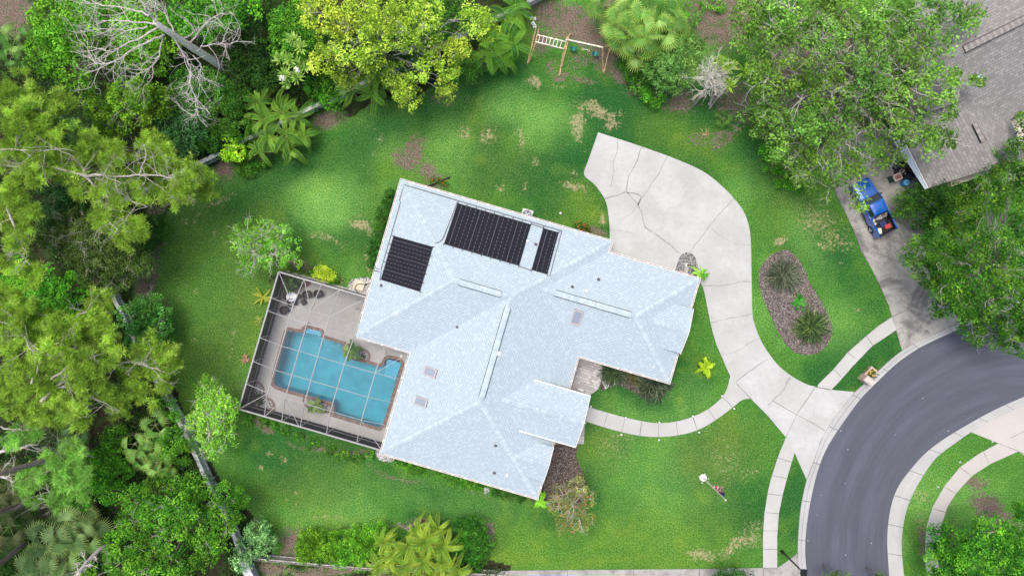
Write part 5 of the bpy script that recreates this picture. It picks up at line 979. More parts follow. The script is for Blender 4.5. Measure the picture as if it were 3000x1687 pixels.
shrub('shrub', 'leafy ground shrub right of the fan palm at the top edge', [(2020, 60, 26, .8), (2050, 30, 22, .8), (2100, 10, 24, .8), (2010, 100, 26, .8), (2010, 20, 16, .8)], g_['vivid'], dens=.5)
shrub('shrub', 'weedy dark clump under the oak at the lawn edge', [(2270, 480, 30, .9), (2300, 520, 30, .9), (2250, 440, 22, .8), (2340, 540, 26, .8)], g_['vivid'], dens=.8)
# hedges and shrubs round the house
shrub('hedge', 'bright lime clipped hedge block behind the picket fence', [(900, 1575, 26, 1.5, .8), (930, 1575, 28, 1.5, .8), (960, 1590, 28, 1.5, .8), (905, 1610, 30, 1.6, .8), (935, 1625, 32, 1.6, .8), (965, 1625, 28, 1.5, .8), (890, 1635, 22, 1.4, .8), (885, 1600, 20, 1.4)], g_['hedge'], cat='hedge', clump=.28, leaf=.15, dens=1.2)
shrub('hedge', 'darker green hedge block between the lime hedge and the yellow palms', [(1000, 1580, 28, 1.5), (1040, 1575, 30, 1.5), (1075, 1590, 28, 1.5), (1010, 1620, 30, 1.5), (1050, 1625, 30, 1.5), (1085, 1560, 24, 1.4), (1110, 1550, 22, 1.4), (1120, 1580, 20, 1.3), (1000, 1645, 22, 1.3), (1060, 1650, 24, 1.3), (1110, 1605, 26, 1.4)], [(.04, .13, .015), (.09, .22, .025), (.17, .34, .045)], cat='hedge', clump=.28, leaf=.15, dens=1.15)
shrub('hedge', 'dark green rounded hedge right of the yellow palms', [(1355, 1540, 26, 1.6), (1385, 1535, 26, 1.6), (1410, 1550, 22, 1.5), (1370, 1580, 30, 1.6), (1405, 1590, 28, 1.6), (1425, 1600, 18, 1.4), (1380, 1620, 30, 1.6), (1405, 1635, 22, 1.4), (1360, 1655, 24, 1.2), (1390, 1665, 20, 1.1), (1340, 1600, 24, 1.5)], [(.015, .06, .015), (.035, .12, .022), (.09, .22, .04)], cat='hedge', clump=.28, leaf=.15, dens=1.2)
shrub('hedge', 'narrow dark hedge along the west eave of the house', [(1132, 590, 16, 1.3), (1124, 620, 18, 1.3), (1118, 650, 18, 1.3), (1110, 680, 19, 1.3), (1102, 710, 19, 1.3), (1096, 740, 19, 1.3), (1092, 768, 17, 1.2), (1142, 565, 14, 1.2)], [(.012, .045, .012), (.025, .08, .02), (.05, .13, .03)], cat='hedge', clump=.24, leaf=.14, dens=1.4)
shrub('hedge', 'low foundation hedge under the south eave by the gravel corner', [(1165, 1355, 14, .9), (1190, 1363, 16, 1.0), (1215, 1370, 18, 1.0), (1240, 1378, 16, .9)], g_['mid'], cat='hedge', clump=.24, leaf=.13)
shrub('hedge', 'foundation hedge under the middle of the south eave', [(1320, 1400, 18, 1.0), (1345, 1408, 20, 1.1), (1290, 1390, 14, .8), (1375, 1418, 18, 1.0), (1398, 1424, 16, 1.0)], g_['mid'], cat='hedge', clump=.24, leaf=.13)
shrub('hedge', 'dark foundation hedge under the south eave near the house corner', [(1450, 1440, 16, 1.0), (1475, 1446, 16, 1.0), (1500, 1452, 16, 1.0), (1525, 1458, 14, .9)], g_['dark'], cat='hedge', clump=.24, leaf=.13)
YS = shrub('shrub', 'round yellow variegated shrub at the top side of the pool cage', [(938, 792, 18, 1.1), (955, 800, 20, 1.2), (968, 808, 15, 1.1), (945, 815, 16, 1.0), (928, 805, 12, .9)], g_['yellow'], clump=.2, leaf=.12)
shrub('shrub', 'small green leafy shrub beside the yellow variegated shrub', [(970, 822, 10, .6), (985, 818, 9, .5), (915, 800, 8, .5)], g_['vivid'], clump=.16, leaf=.14)
def flowers(o, pts, col, r, nm='flowers'):
    m = MB()
    for p in pts:
        for k in range(5): a = k * 1.2566 + R.random(); q = (p[0] + math.cos(a) * r, p[1] + math.sin(a) * r, p[2]); b = (p[0] + math.cos(a + .6) * r * .8, p[1] + math.sin(a + .6) * r * .8, p[2] + .01); m.face([p, q, b])
    return m.build(nm, plain('petals', col, .6), o)
for (lab, lob, nfl, colr, sp, tone) in (('dark shrub dotted with orange red flowers beside the driveway and eave', [(1695, 660, 13, .9), (1712, 668, 14, .9), (1700, 676, 12, .8), (1722, 676, 10, .7)], 40, (.75, .16, .04), 20, g_['dark']), ('small shrub with orange flowers at the top corner of the house', [(1285, 531, 10, .6), (1305, 536, 8, .5), (1268, 528, 7, .5)], 16, (.7, .14, .03), 16, g_['mid']), ('thin shrub with yellow and orange flowers by the west eave hedge', [(1154, 578, 8, .8), (1148, 592, 8, .8)], 12, (.7, .4, .05), 9, g_['mid'])):
    o = shrub('flowering_shrub', lab, lob, tone, clump=.2, leaf=.12); c = lob[0]; pp = []
    for l in lob:
        for k in range(nfl // len(lob)): a = R.random() * 6.28; rr = R.random() ** .5 * l[2]; pp.append(P(l[0] + math.cos(a) * rr, l[1] + math.sin(a) * rr, l[3] + .03))
    flowers(o, pp, colr, .05)
shrub('shrub', 'ragged low green planting along the lower left side of the pool cage', [(770, 1240, 14, .5), (800, 1250, 12, .5), (835, 1262, 12, .5), (875, 1280, 12, .45), (920, 1300, 14, .5), (965, 1318, 14, .5), (1010, 1332, 16, .6), (1045, 1340, 16, .6), (1080, 1335, 12, .6), (730, 1225, 12, .5), (900, 1316, 10, .4), (985, 1338, 9, .4)], g_['mid'], clump=.2, leaf=.14, dens=.8)
shrub('shrub', 'twiggy brown green shrub strip on the upper side of the pool cage', [(850, 785, 12, .5), (880, 790, 14, .5), (905, 790, 12, .5), (830, 775, 12, .5)], g_['olive'], clump=.2, leaf=.13, dens=.7)
# lawn tree with red bottlebrush flowers
BB = tree('bottlebrush_tree', 'sparse reddish green tree with red brush flowers at the house corner bed', 'tree', [(1650, 1450, 30, 3.2), (1690, 1430, 30, 3.2), (1640, 1490, 32, 3.2), (1680, 1480, 38, 3.6), (1715, 1470, 28, 3), (1660, 1530, 30, 3), (1700, 1525, 32, 3), (1650, 1555, 16, 2.4), (1625, 1470, 20, 2.8), (1700, 1400, 14, 2.6), (1735, 1520, 14, 2.4), (1730, 1450, 14, 2.6)], g_['red'], (1680, 1470), None, .34, .2, 1.1, BARK_WHITE, 30, BARK_TWIG, .08, .3, None, None, .22)
pp = []
for k in range(64): a = R.random() * 6.28; rr = R.random() ** .5; pp.append(P(1678 + math.cos(a) * rr * 62, 1490 + math.sin(a) * rr * 72, 3.0 + R.random() * .7))
flowers(BB, pp, (.62, .12, .11), .075)
# pines
PG = 'pine trees of the wood left of the lawn'
pine('spreading pine whose long pale limb reaches from the left edge over the fence', [(40, 270, 75, 11), (110, 320, 60, 11), (60, 370, 60, 11), (150, 350, 60, 10.5), (190, 300, 45, 10), (30, 450, 55, 11), (120, 420, 55, 11), (200, 400, 55, 10.5), (260, 420, 55, 10), (320, 430, 40, 9.5), (100, 500, 60, 11), (190, 480, 60, 10.5), (270, 490, 55, 10), (330, 470, 35, 9.5), (440, 420, 40, 9), (475, 450, 42, 9), (430, 470, 40, 9), (400, 510, 42, 9), (470, 500, 35, 8.5), (520, 470, 26, 8.5), (560, 500, 40, 8.5), (600, 530, 36, 8), (540, 540, 40, 8.5), (480, 560, 40, 8.5), (420, 560, 40, 8.5), (520, 580, 36, 8), (30, 560, 50, 10.5), (20, 640, 50, 10.5), (70, 620, 40, 10), (50, 700, 50, 10), (40, 770, 45, 9.5), (90, 800, 35, 9), (250, 560, 45, 9), (320, 590, 50, 9), (300, 640, 40, 9), (350, 650, 45, 8.5), (400, 680, 42, 8.5), (370, 700, 40, 8), (580, 560, 26, 8), (330, 540, 40, 9), (620, 560, 16, 7.5)],
     [(.34, [(-60, 485, 9.5), (60, 484, 9.8), (125, 487, 10)]), (.2, [(125, 485, 10), (240, 510, 9.6), (320, 517, 9.3), (400, 514, 9), (480, 516, 8.8), (530, 530, 8.4)]), (.12, [(240, 512, 9.6), (280, 545, 9.2), (330, 545, 9), (370, 560, 8.8)]), (.12, [(0, 436, 10.8), (60, 440, 10.8), (150, 440, 10.6), (220, 442, 10.4)]), (.1, [(410, 512, 9), (425, 460, 9.2), (420, 420, 9.2)]), (.14, [(20, 600, 10.2), (50, 680, 10), (60, 740, 9.8), (90, 780, 9.4)]), (.1, [(365, 565, 8.8), (400, 595, 8.6), (440, 605, 8.4)]), (.09, [(310, 640, 9), (340, 670, 8.8), (350, 690, 8.4)]), (.1, [(480, 516, 8.8), (510, 530, 8.4), (560, 545, 8.2)])],
     g_['pine'], (-20, 500), PG, [(-30, 520, 0), (-60, 485, 9.6)], .4, .46, 8, .85)
pine('big round pine crown at the left edge below the olive oak', [(40, 890, 60, 10), (90, 930, 60, 10), (30, 970, 60, 10), (130, 970, 60, 10), (180, 960, 50, 9.5), (230, 960, 45, 9), (280, 950, 42, 9), (290, 880, 45, 8), (300, 860, 30, 8), (60, 1040, 60, 10.5), (140, 1040, 60, 10.5), (210, 1030, 55, 10), (280, 1010, 50, 9.5), (320, 990, 40, 9), (30, 1110, 55, 10), (100, 1110, 55, 10), (170, 1110, 55, 10), (230, 1100, 50, 9.5), (280, 1090, 45, 9), (330, 1050, 40, 8.5), (80, 1180, 60, 9.5), (150, 1190, 60, 9.5), (210, 1180, 50, 9), (240, 1230, 36, 8.5), (110, 1210, 40, 9), (30, 1180, 50, 9.5), (430, 1000, 36, 7.5), (410, 1040, 36, 7.5), (460, 1040, 36, 7.2), (490, 1060, 36, 7), (440, 1080, 30, 7), (500, 1030, 26, 7), (380, 1090, 30, 7.5), (330, 1170, 36, 8), (380, 1180, 34, 7.5), (420, 1150, 30, 7), (350, 1210, 26, 7), (440, 1190, 24, 6.5), (380, 1130, 30, 7.5), (300, 1140, 34, 8), (480, 1130, 18, 6.5)],
     [(.2, [(120, 1180, 9), (190, 1110, 8.6), (250, 1090, 8.4), (320, 1075, 8), (385, 1060, 7.6)]), (.13, [(385, 1060, 7.6), (430, 1070, 7.2), (470, 1090, 7)]), (.12, [(90, 1120, 9.6), (120, 1060, 10), (100, 1000, 10)]), (.12, [(150, 1110, 9.4), (200, 1070, 9.6), (220, 1010, 9.4)]), (.1, [(220, 930, 9), (250, 915, 8.8), (320, 915, 8.2)]), (.1, [(220, 1150, 8.6), (290, 1175, 8), (350, 1200, 7.4)]), (.1, [(120, 1060, 10), (80, 1000, 10), (60, 950, 10)])],
     g_['pine'], (110, 1160), PG, [(170, 1130, 0), (110, 1140, 6), (80, 1120, 9)], .35, .46, 8, .85)
pine('lighter green small pine crown over the middle trunk at the lower left', [(90, 1400, 36, 7.5), (130, 1390, 34, 7.5), (80, 1440, 34, 7.5), (170, 1360, 34, 7.5), (210, 1350, 36, 7.2), (240, 1330, 26, 7), (200, 1400, 38, 7.5), (240, 1390, 30, 7), (180, 1440, 36, 7.2), (170, 1475, 30, 7), (230, 1440, 30, 6.8), (150, 1330, 30, 7.2), (210, 1310, 28, 7), (30, 1290, 34, 8), (60, 1270, 30, 8), (100, 1260, 24, 7.5), (100, 1470, 24, 7)],
     [(.12, [(0, 1250, 8), (60, 1260, 7.8), (110, 1250, 7.5)]), (.08, [(100, 1360, 7), (130, 1420, 7), (150, 1460, 6.8)]), (.07, [(110, 1390, 7), (160, 1375, 7), (200, 1360, 6.8)]), (.07, [(110, 1460, 6.8), (140, 1465, 6.6), (170, 1470, 6.4)])],
     g_['pinegreen'], (300, 1305), PG, [(300, 1303, 0), (200, 1330, 4.6), (100, 1356, 8.2), (0, 1385, 11.2), (-60, 1400, 12.8)], .3, .42, 8, .9)
def bare_trunk(label, pts, r, name='pine_tree'):
    root = thing(name, label, 'tree', (*P(*pts[0])[:2], 0), 0, PG); m = MB(); p = [Vector(PV(*q)) for q in pts]; m.tube([Vector((v.x + R.uniform(-.06, .06), v.y + R.uniform(-.06, .06), v.z)) for v in p], [r * (1 - .4 * i / (len(p) - 1)) for i in range(len(p))], 10); m.build('trunk', BARK_PINE, root, True)
    rng = np.random.default_rng(int(pts[0][0])); top = p[-1]; cc = np.array([[top.x - 1.5 + rng.normal() * 1.4, top.y + rng.normal() * 1.4, top.z + 1 + rng.normal() * .6] for _ in range(90)]); V, T = needlecloud(rng, cc, .5, 8, 14, .36, .045, g_['pine']); quadmesh('crown', V, T, NEEDLE, root)
    m = MB(); [branchy(m, top, Vector(cc[i]), .08, .02) for i in range(0, 90, 8)]; m.build('limb', BARK_GREY, root); return root
bare_trunk('bare slanting pine trunk entering at the left edge beside the reddish soil', [(135, 1462, 0), (60, 1482, 3.6), (0, 1500, 6), (-90, 1525, 9)], .27)
bare_trunk('thin bare pine trunk lying toward the left edge above the bottom left fan palm', [(112, 1572, 0), (60, 1604, 3), (0, 1650, 6), (-80, 1700, 9)], .2)
root = thing('dead_limb', 'bare grey branched dead limb at the left edge above the slanting trunks', 'dead branch', (*P(20, 1250)[:2], 0)); m = MB()
for a, b in (((-10, 1330, 6), (110, 1303, 5.4)), ((-10, 1385, 6), (40, 1412, 5.6))):
    pts = branchy(m, PV(*a), PV(*b), .14, .05, .1, 5, 6); [twigs(m, p_, Vector((R.uniform(.2, 1), R.uniform(-.6, 1), .1)), 1.2, .04, 2, .4, .5) for p_ in pts[1:]]
m.tube([PV(-10, 1340, 0), PV(-20, 1335, 3), PV(-10, 1330, 6)], .15, 7); m.build('branch', BARK_DEAD, root)
# dead pine, its trunk leaning away towards the top left
root = thing('dead_pine', 'tall dead pine with bare whitish crown leaning over the wood at the top left', 'tree', (*P(697, 232)[:2], 0))
m = MB(); tp = [(700, 234, 0), (620, 175, 4.2), (560, 138, 8), (500, 98, 11), (455, 66, 13.2)]; p = [PV(*q) for q in tp]; m.tube(p, [.36, .31, .27, .22, .17], 12); m.build('trunk', bark('dead_bark', (.9, .74, .69), 9, .72), root, True)
m = MB()
for r0, pl in ((.13, [(455, 66, 13.2), (430, 30, 14), (400, -20, 14.6)]), (.1, [(455, 66, 13.2), (455, 20, 14), (470, -30, 14.6)]), (.1, [(455, 70, 13), (380, 65, 13.4), (300, 60, 13.2)]), (.1, [(470, 78, 12.6), (400, 115, 12.8), (330, 150, 12.4), (300, 145, 12)]), (.12, [(480, 105, 11.6), (420, 130, 11.8), (340, 180, 11.4), (290, 190, 11), (260, 165, 10.8)]), (.08, [(475, 110, 11.4), (465, 160, 11), (440, 200, 10.6), (400, 215, 10.2)]), (.1, [(500, 98, 11), (540, 160, 10), (555, 195, 9.4), (560, 260, 8.8), (575, 300, 8.4), (570, 340, 8)]), (.1, [(555, 130, 8.6), (590, 85, 9.6), (620, 55, 10), (650, 40, 10)]), (.08, [(575, 150, 8), (600, 135, 8.4), (650, 130, 8.6), (690, 125, 8.6)]), (.07, [(540, 115, 9.4), (580, 85, 10)]), (.1, [(515, 105, 10.6), (490, 50, 11), (475, 20, 11.4)]), (.07, [(565, 160, 7.6), (590, 200, 7.4), (580, 290, 7.2)]), (.09, [(440, 50, 13.6), (380, 25, 13.6), (300, 15, 13.2), (240, 5, 12.8)]), (.07, [(430, 80, 13), (370, 90, 13), (290, 85, 12.4)])):
    sp = [Vector(q) for q in cr([tuple(PV(*q)) for q in pl], 4)]; sp = [s_ + Vector((R.uniform(-1, 1), R.uniform(-1, 1), R.uniform(-1, 1))) * .07 for s_ in sp]; N = len(sp); m.tube(sp, [max(.02, r0 * .75 * (1 - .75 * i / (N - 1))) for i in range(N)], 6)
    for k in range(3, N):
        tdir = (sp[min(k + 1, N - 1)] - sp[k - 1]).normalized()
        for q in range(1): dv = (tdir * .8 + Vector((R.uniform(-1, 1), R.uniform(-1, 1), R.uniform(-.3, .5)))).normalized(); twigs(m, sp[k], dv, R.uniform(1.0, 2.0), .03, 3, .5, .8, 4, 1.0, (1, 3))
m.build('branches', BARK_DEAD, root)
def snag(label, basepx, pts, r, n, L, name='dead_tree', mat=None, depth=3, spread=.8, flat=.6, kids=(2, 3), tr=None):
    root = thing(name, label, 'tree', (*P(*basepx)[:2], 0)); m = MB(); p = [PV(*q) for q in pts]; N = len(p); m.tube(p, [r * (1 - .5 * i / (N - 1)) for i in range(N)], 8); m.build('trunk', mat or BARK_DEAD, root, True); m = MB(); out = Vector((p[-1] - p[0])).normalized()
    for k in range(n): f = R.uniform(.45, 1); i = min(N - 2, int(f * (N - 1))); q = p[i].lerp(p[i + 1], f * (N - 1) - i); dv = Vector((R.uniform(-1, 1), R.uniform(-1, 1), R.uniform(.2, 1.2))); twigs(m, q, dv, L * R.uniform(.6, 1.1), r * .33, depth, flat, .25, 4, spread, kids)
    m.build('branches', mat or BARK_DEAD, root); return root
snag('small leafless white tree with a fan of fine twigs at the lawn edge', (2033, 311), [(2033, 311, 0), (2055, 280, 1.3), (2072, 250, 2.6), (2085, 215, 3.6)], .17, 44, 1.25, mat=BARK_WHITE, depth=4, spread=.55)
snag('broken bare grey snag at the bottom left beside the fan palm', (290, 1600), [(345, 1575, .4), (290, 1610, 3), (250, 1650, 4.5), (215, 1700, 5.5)], .22, 14, .9, name='dead_snag', depth=2, spread=.8)
# rosettes on stems
def rosette_plant(name, label, heads, base, cols, L=.75, W=.05, n=46, flowers_at=()):
    b = P(*base); root = thing(name, label, 'plant', (b[0], b[1], 0)); hs = [P(*h) for h in heads]; m = MB()
    for h in hs: m.tube([(b[0] + R.uniform(-.2, .2), b[1] + R.uniform(-.2, .2), -.03), (b[0] * .5 + h[0] * .5 + R.uniform(-.1, .1), b[1] * .5 + h[1] * .5, h[2] * .45), h], [.07, .06, .05], 6)
    m.build('stem', BARK_GREY, root); bladeclump(name, None, None, hs[0], n, L, W, cols, None, 1.0, .15, 0, hs, .03, root, 1.25)
    if flowers_at:
        for f in flowers_at: q = P(*f); m = MB(); m.lathe([(.0, .5), (.1, .42), (.2, .25), (.16, .08), (.05, 0)], q, 8); flowers(root, [(q[0] + R.uniform(-.16, .16), q[1] + R.uniform(-.16, .16), q[2] + .3 + R.uniform(-.1, .2)) for _ in range(26)], (.75, .73, .7), .08, 'flower_spike')
    return root
YC = [(.14, .34, .06), (.34, .56, .10), (.56, .72, .22)]
rosette_plant('yucca', 'cluster of spiky green rosettes with two white flower heads at the wood edge', [(858, 118, 6.2), (880, 142, 6), (823, 175, 5.4), (846, 176, 5.4), (868, 190, 5), (835, 220, 5), (872, 230, 4.6), (892, 200, 4.6), (845, 240, 4.2)], (885, 200), YC, .8, .085, 60, [(831, 233, 5.1), (874, 209, 5)])
rosette_plant('dracaena', 'group of spiky star shaped rosettes right of the small white dead tree', [(2137, 200, 4.2), (2112, 182, 4.2), (2182, 212, 4.4), (2138, 252, 3.8), (2118, 232, 3.2), (2105, 200, 3)], (2075, 312), [(.14, .34, .03), (.30, .5, .06), (.48, .62, .12)], .85, .085, 54)
# palms
DKF = [(.02, .08, .025), (.04, .13, .03), (.09, .19, .04)]; YF = [(.13, .22, .02), (.26, .34, .03), (.40, .42, .05)]
feather_palm('feather_palm', 'clump of arching green palms in front of the grey fence at the lawn edge', 'palm', [(760, 300, 2.6, 1), (775, 350, 2.6, 1), (830, 330, 2.8, 1.05), (870, 340, 2.6, .95), (790, 400, 2.4, 1), (840, 400, 2.4, 1.05), (890, 395, 2.0, .9), (850, 440, 1.8, .9), (760, 440, 1.8, .8), (730, 360, 2.0, .8)], [(.045, .12, .022), (.09, .19, .03), (.17, .27, .045)], None, 2.1, .36, .06, (.34, .42, .08), 1.0, 1.5, (8, 11))
feather_palm('feather_palm', 'group of dark green V fold palms hanging over the lawn under the yellow green tree', 'palm', [(1030, 265, 2.4, 1.0), (1095, 270, 2.4, 1.0), (1125, 220, 2.8, 1), (1100, 240, 2.2, .8)], [(.03, .11, .03), (.06, .16, .035), (.13, .24, .04)], None, 2.1, .36, .06, (.34, .42, .05), .9, 1.4, (8, 10))
feather_palm('feather_palm', 'dark green palms right of the yellow green tree beside the white blocks', 'palm', [(1480, 60, 3, 1.1), (1500, 130, 2.8, 1.1), (1440, 150, 2.6, 1.1), (1510, 20, 3, 1), (1470, 170, 2, .9), (1410, 170, 2, .8)], [(.03, .12, .025), (.06, .18, .03), (.15, .28, .04)], None, 2.3, .4, .06, (.28, .42, .05), 1.0, 1.5, (8, 10))
feather_palm('feather_palm', 'large clump of yellow edged palms in front of the picket fence', 'palm', [(1130, 1590, 2.2, .9), (1150, 1630, 2.4, 1), (1200, 1600, 2.8, 1.1), (1250, 1580, 3, 1.15), (1300, 1600, 2.8, 1.1), (1240, 1640, 3, 1.15), (1300, 1650, 2.8, 1.1), (1190, 1660, 2.6, 1.05), (1340, 1670, 2.4, .95), (1280, 1550, 2.2, .9), (1225, 1550, 2.2, .85), (1260, 1690, 2.8, 1), (1110, 1660, 2, .85)], [(.09, .17, .02), (.15, .24, .03), (.26, .31, .04)], None, 1.75, .30, .055, (.55, .46, .08), 1.0, 1.3, (11, 14))
feather_palm('small_palm', 'little bright yellow green palm alone on the lawn right of the house', 'palm', [(2067, 1075, .6, .55)], [(.34, .42, .02), (.46, .5, .03), (.58, .56, .06)], None, 1.75, .36, .07, None, 1.0, .9, (17, 18), False, 18)
feather_palm('small_palm', 'small green palm at the garage corner beside the gravel island', 'palm', [(2052, 803, 1.2, .5)], [(.10, .28, .03), (.2, .42, .05), (.34, .5, .09)], None, 1.9, .36, .06, None, .8, 1.1, (11, 12), True, 20)
feather_palm('small_palm', 'small green palm tucked under the bottom house corner', 'palm', [(1580, 1464, .8, .5)], [(.14, .34, .03), (.26, .48, .05)], None, 1.8, .5, .08, None, .7, 1.0, (10, 11), False, 18)
SF = [(.08, .19, .04), (.14, .28, .06), (.24, .38, .10)]
fan_palm('fan_palm', 'big clump of fan palms at the top edge behind the swing set', 'palm', [(1870, 20, 4.2, 1.05), (1830, 55, 4, 1), (1900, 45, 4.4, 1.1), (1945, 60, 4, 1.05), (1860, 90, 4.2, 1.05), (1920, 100, 4, 1.05), (1820, 100, 3.6, .95), (1880, 140, 3.2, .95), (1945, 120, 3.4, .9), (1780, 15, 3.4, .9), (1970, 80, 3, .8)], [(.10, .22, .05), (.2, .36, .09), (.36, .5, .16)], None, 1.05, 1.15, 9, 15, .10, .2, (.45, .5, .08))
fan_palm('fan_palm', 'loose group of light green fan palms left of the slanting fence', 'palm', [(395, 1300, 2.6, .85), (440, 1310, 2.4, .85), (460, 1355, 2.4, .85), (420, 1340, 2.6, .9), (455, 1245, 2.4, .9), (485, 1370, 1.8, .7), (395, 1350, 1.8, .7)], [(.14, .28, .07), (.26, .42, .12)], None, .8, .95, 6, 13, .09, .12, (.5, .56, .14))
fan_palm('fan_palm', 'broad silvery green fan palm clump at the bottom left', 'palm', [(150, 1570, 2.6, 1.1), (200, 1560, 2.8, 1.1), (250, 1570, 2.4, 1.0), (140, 1630, 2.6, 1.1), (110, 1660, 2.4, 1), (180, 1640, 2.4, 1.0), (240, 1530, 2, .9), (140, 1690, 2.2, 1)], [(.09, .16, .06), (.16, .25, .10), (.26, .35, .17)], None, 1.05, 1.2, 9, 16, .10, .15, (.46, .5, .18))
fan_palm('fan_palm', 'dark drooping palmetto at the left edge above the bottom corner', 'palm', [(10, 1470, 2, 1.1), (30, 1540, 2, 1.1), (-10, 1600, 2, 1.1), (20, 1420, 2, 1)], [(.03, .06, .02), (.07, .11, .03), (.2, .2, .1)], None, 1.0, 1.1, 12, 20, .06, .12, (.3, .27, .14))
fan_palm('fan_palm', 'small dark fan palm showing between the pine boughs', 'palm', [(195, 378, 9.2, .9), (165, 400, 8.6, .8), (240, 400, 8.6, .7)], [(.03, .09, .03), (.06, .13, .04)], None, .6, 1.0, 8, 20, .06, .14)
fan_palm('fan_palm', 'small fan palm at the left edge under the big bright tree', 'palm', [(45, 115, 4, .9), (40, 160, 3.4, .8)], SF, None, .8, .95, 8, 20, .06, .12)
fan_palm('fan_palm', 'low spread of palmetto in the shade under the lower pine', 'palm', [(230, 1270, 1.6, .9), (200, 1285, 1.2, .8)], [(.06, .13, .05), (.1, .19, .07)], None, .7, 1.0, 6, 20, .05, .1)
fan_palm('fan_palm', 'small green palmetto on the ground beside the oak edge', 'palm', [(2118, 348, .5, .7)], [(.07, .17, .03), (.12, .25, .05)], None, .7, .8, 9, 12, .05, .1)
# strap leaved clumps
DS = [(.02, .045, .02), (.05, .09, .035), (.12, .17, .08)]
bladeclump('spiky_plant', 'greyish green spiky clump in the upper half of the mulch island', 'plant', P(2293, 806), 420, 1.75, .075, [(.045, .065, .04), (.10, .12, .08), (.2, .23, .15)], 'spiky clumps', 1.0, .45, 0, None, .22)
bladeclump('spiky_plant', 'darker green spiky clump at the lower end of the mulch island', 'plant', P(2374, 958), 440, 1.7, .085, [(.02, .05, .02), (.06, .12, .035), (.2, .28, .08)], 'spiky clumps', 1.0, .45, 0, None, .2)
bladeclump('spiky_plant', 'dark strap leaved clump between the paver patio and the eave', 'plant', P(1797, 1088), 300, 1.5, .075, DS, 'spiky clumps', 1.0, .45, 0, None, .18)
bladeclump('spiky_plant', 'large dark strap leaved clump under the right wing corner', 'plant', P(1915, 1120), 420, 1.75, .085, [(.015, .03, .018), (.05, .08, .04), (.16, .2, .12)], 'spiky clumps', 1.0, .45, 0, None, .35)
bladeclump('spiky_plant', 'thin olive strap leaved clump between the two dark clumps under the eave', 'plant', P(1862, 1105), 70, 1.0, .07, [(.08, .10, .04), (.2, .2, .06)], 'spiky clumps')
bladeclump('bromeliad', 'yellow green star shaped bromeliad left of the pool cage', 'plant', P(771, 872), 16, 1.15, .17, [(.3, .36, .04), (.5, .5, .07)], None, 1.0, .2, 0, None, .04, None, .7)
bladeclump('bromeliad', 'pinkish dried bromeliad on the left side of the pool cage', 'plant', P(722, 1052), 26, .6, .07, [(.42, .22, .15), (.5, .3, .2)], None, 1.0, .2, 0, None, .04, None, .8)
bladeclump('bromeliad', 'bright green star plant at the lower left corner of the pool cage', 'plant', P(727, 1230), 26, .75, .09, [(.08, .24, .02), (.17, .38, .04)], None, 1.0, .3, 0, None, .04, None, .8)
bladeclump('bromeliad', 'green grassy plant beside the upper wall of the pool cage', 'plant', P(994, 818), 34, .65, .05, [(.10, .2, .04), (.24, .36, .1)], None, 1.0, .3)
bladeclump('bromeliad', 'pale grassy tuft on the left side of the pool cage under the yellow star plant', 'plant', P(760, 938), 34, .5, .05, [(.2, .28, .06), (.4, .45, .12)], None, 1.0, .3)
bladeclump('bromeliad', 'dull grassy tuft outside the top left cage corner', 'plant', P(800, 818), 40, .6, .05, [(.05, .09, .03), (.12, .16, .06)], None, 1.0, .3)
bladeclump('ground_plant', 'small bright green plant on the bare soil left of the lime hedge', 'plant', P(823, 1598), 24, .4, .09, [(.06, .22, .02), (.12, .34, .03)])
bladeclump('ground_plant', 'bright green big leaved plant in the middle of the mulch island', 'plant', P(2343, 886), 26, .75, .26, [(.03, .17, .02), (.06, .27, .03), (.12, .36, .06)], None, 1.0, .3, .1, None, .18, None, .6)
# a carpet of undergrowth and leaf litter on the wood floor
def interp_soil(x, y):
    i = np.clip(np.searchsorted(axx, x), 0, nx - 1); j = np.clip(np.searchsorted(axy, y), 0, ny - 1); return soil[i, j] * 1.1
rng = np.random.default_rng(5); n = 300000; x = rng.uniform(-46, 6, n); y = rng.uniform(-27, 27, n); px_ = x * S + 1500; py_ = 843.5 - y * S
ok = pip(px_, py_, FOREST) & (fbm(x + 500, y + 500, 61, 3, 3) > .34) & (rng.random(n) > interp_soil(x, y)); x = x[ok]; y = y[ok]; hgt = fbm(x + 500, y + 500, 62, 2, 3) ** 2 * 3.2; pos = np.stack([x, y, hgt * rng.uniform(.3, 1, len(x))], 1)
nr = norm(np.array([0, 0, 1.0]) + rng.normal(0, .5, pos.shape)); t = norm(np.cross(nr, rng.normal(size=nr.shape))); L_ = rng.uniform(.1, .22, len(x)); V = blades(pos, t, L_, L_ * .6, rng, np.cross(nr, t)); tn = mixcol(rng, [(.012, .035, .01), (.03, .085, .018), (.07, .16, .03)], len(x), .3)
ug = quadmesh('undergrowth', V, np.clip(tn, .003, 1), LEAF, None); tag(ug, 'low dark green undergrowth on the floor of the wood', 'undergrowth', None, 'stuff')
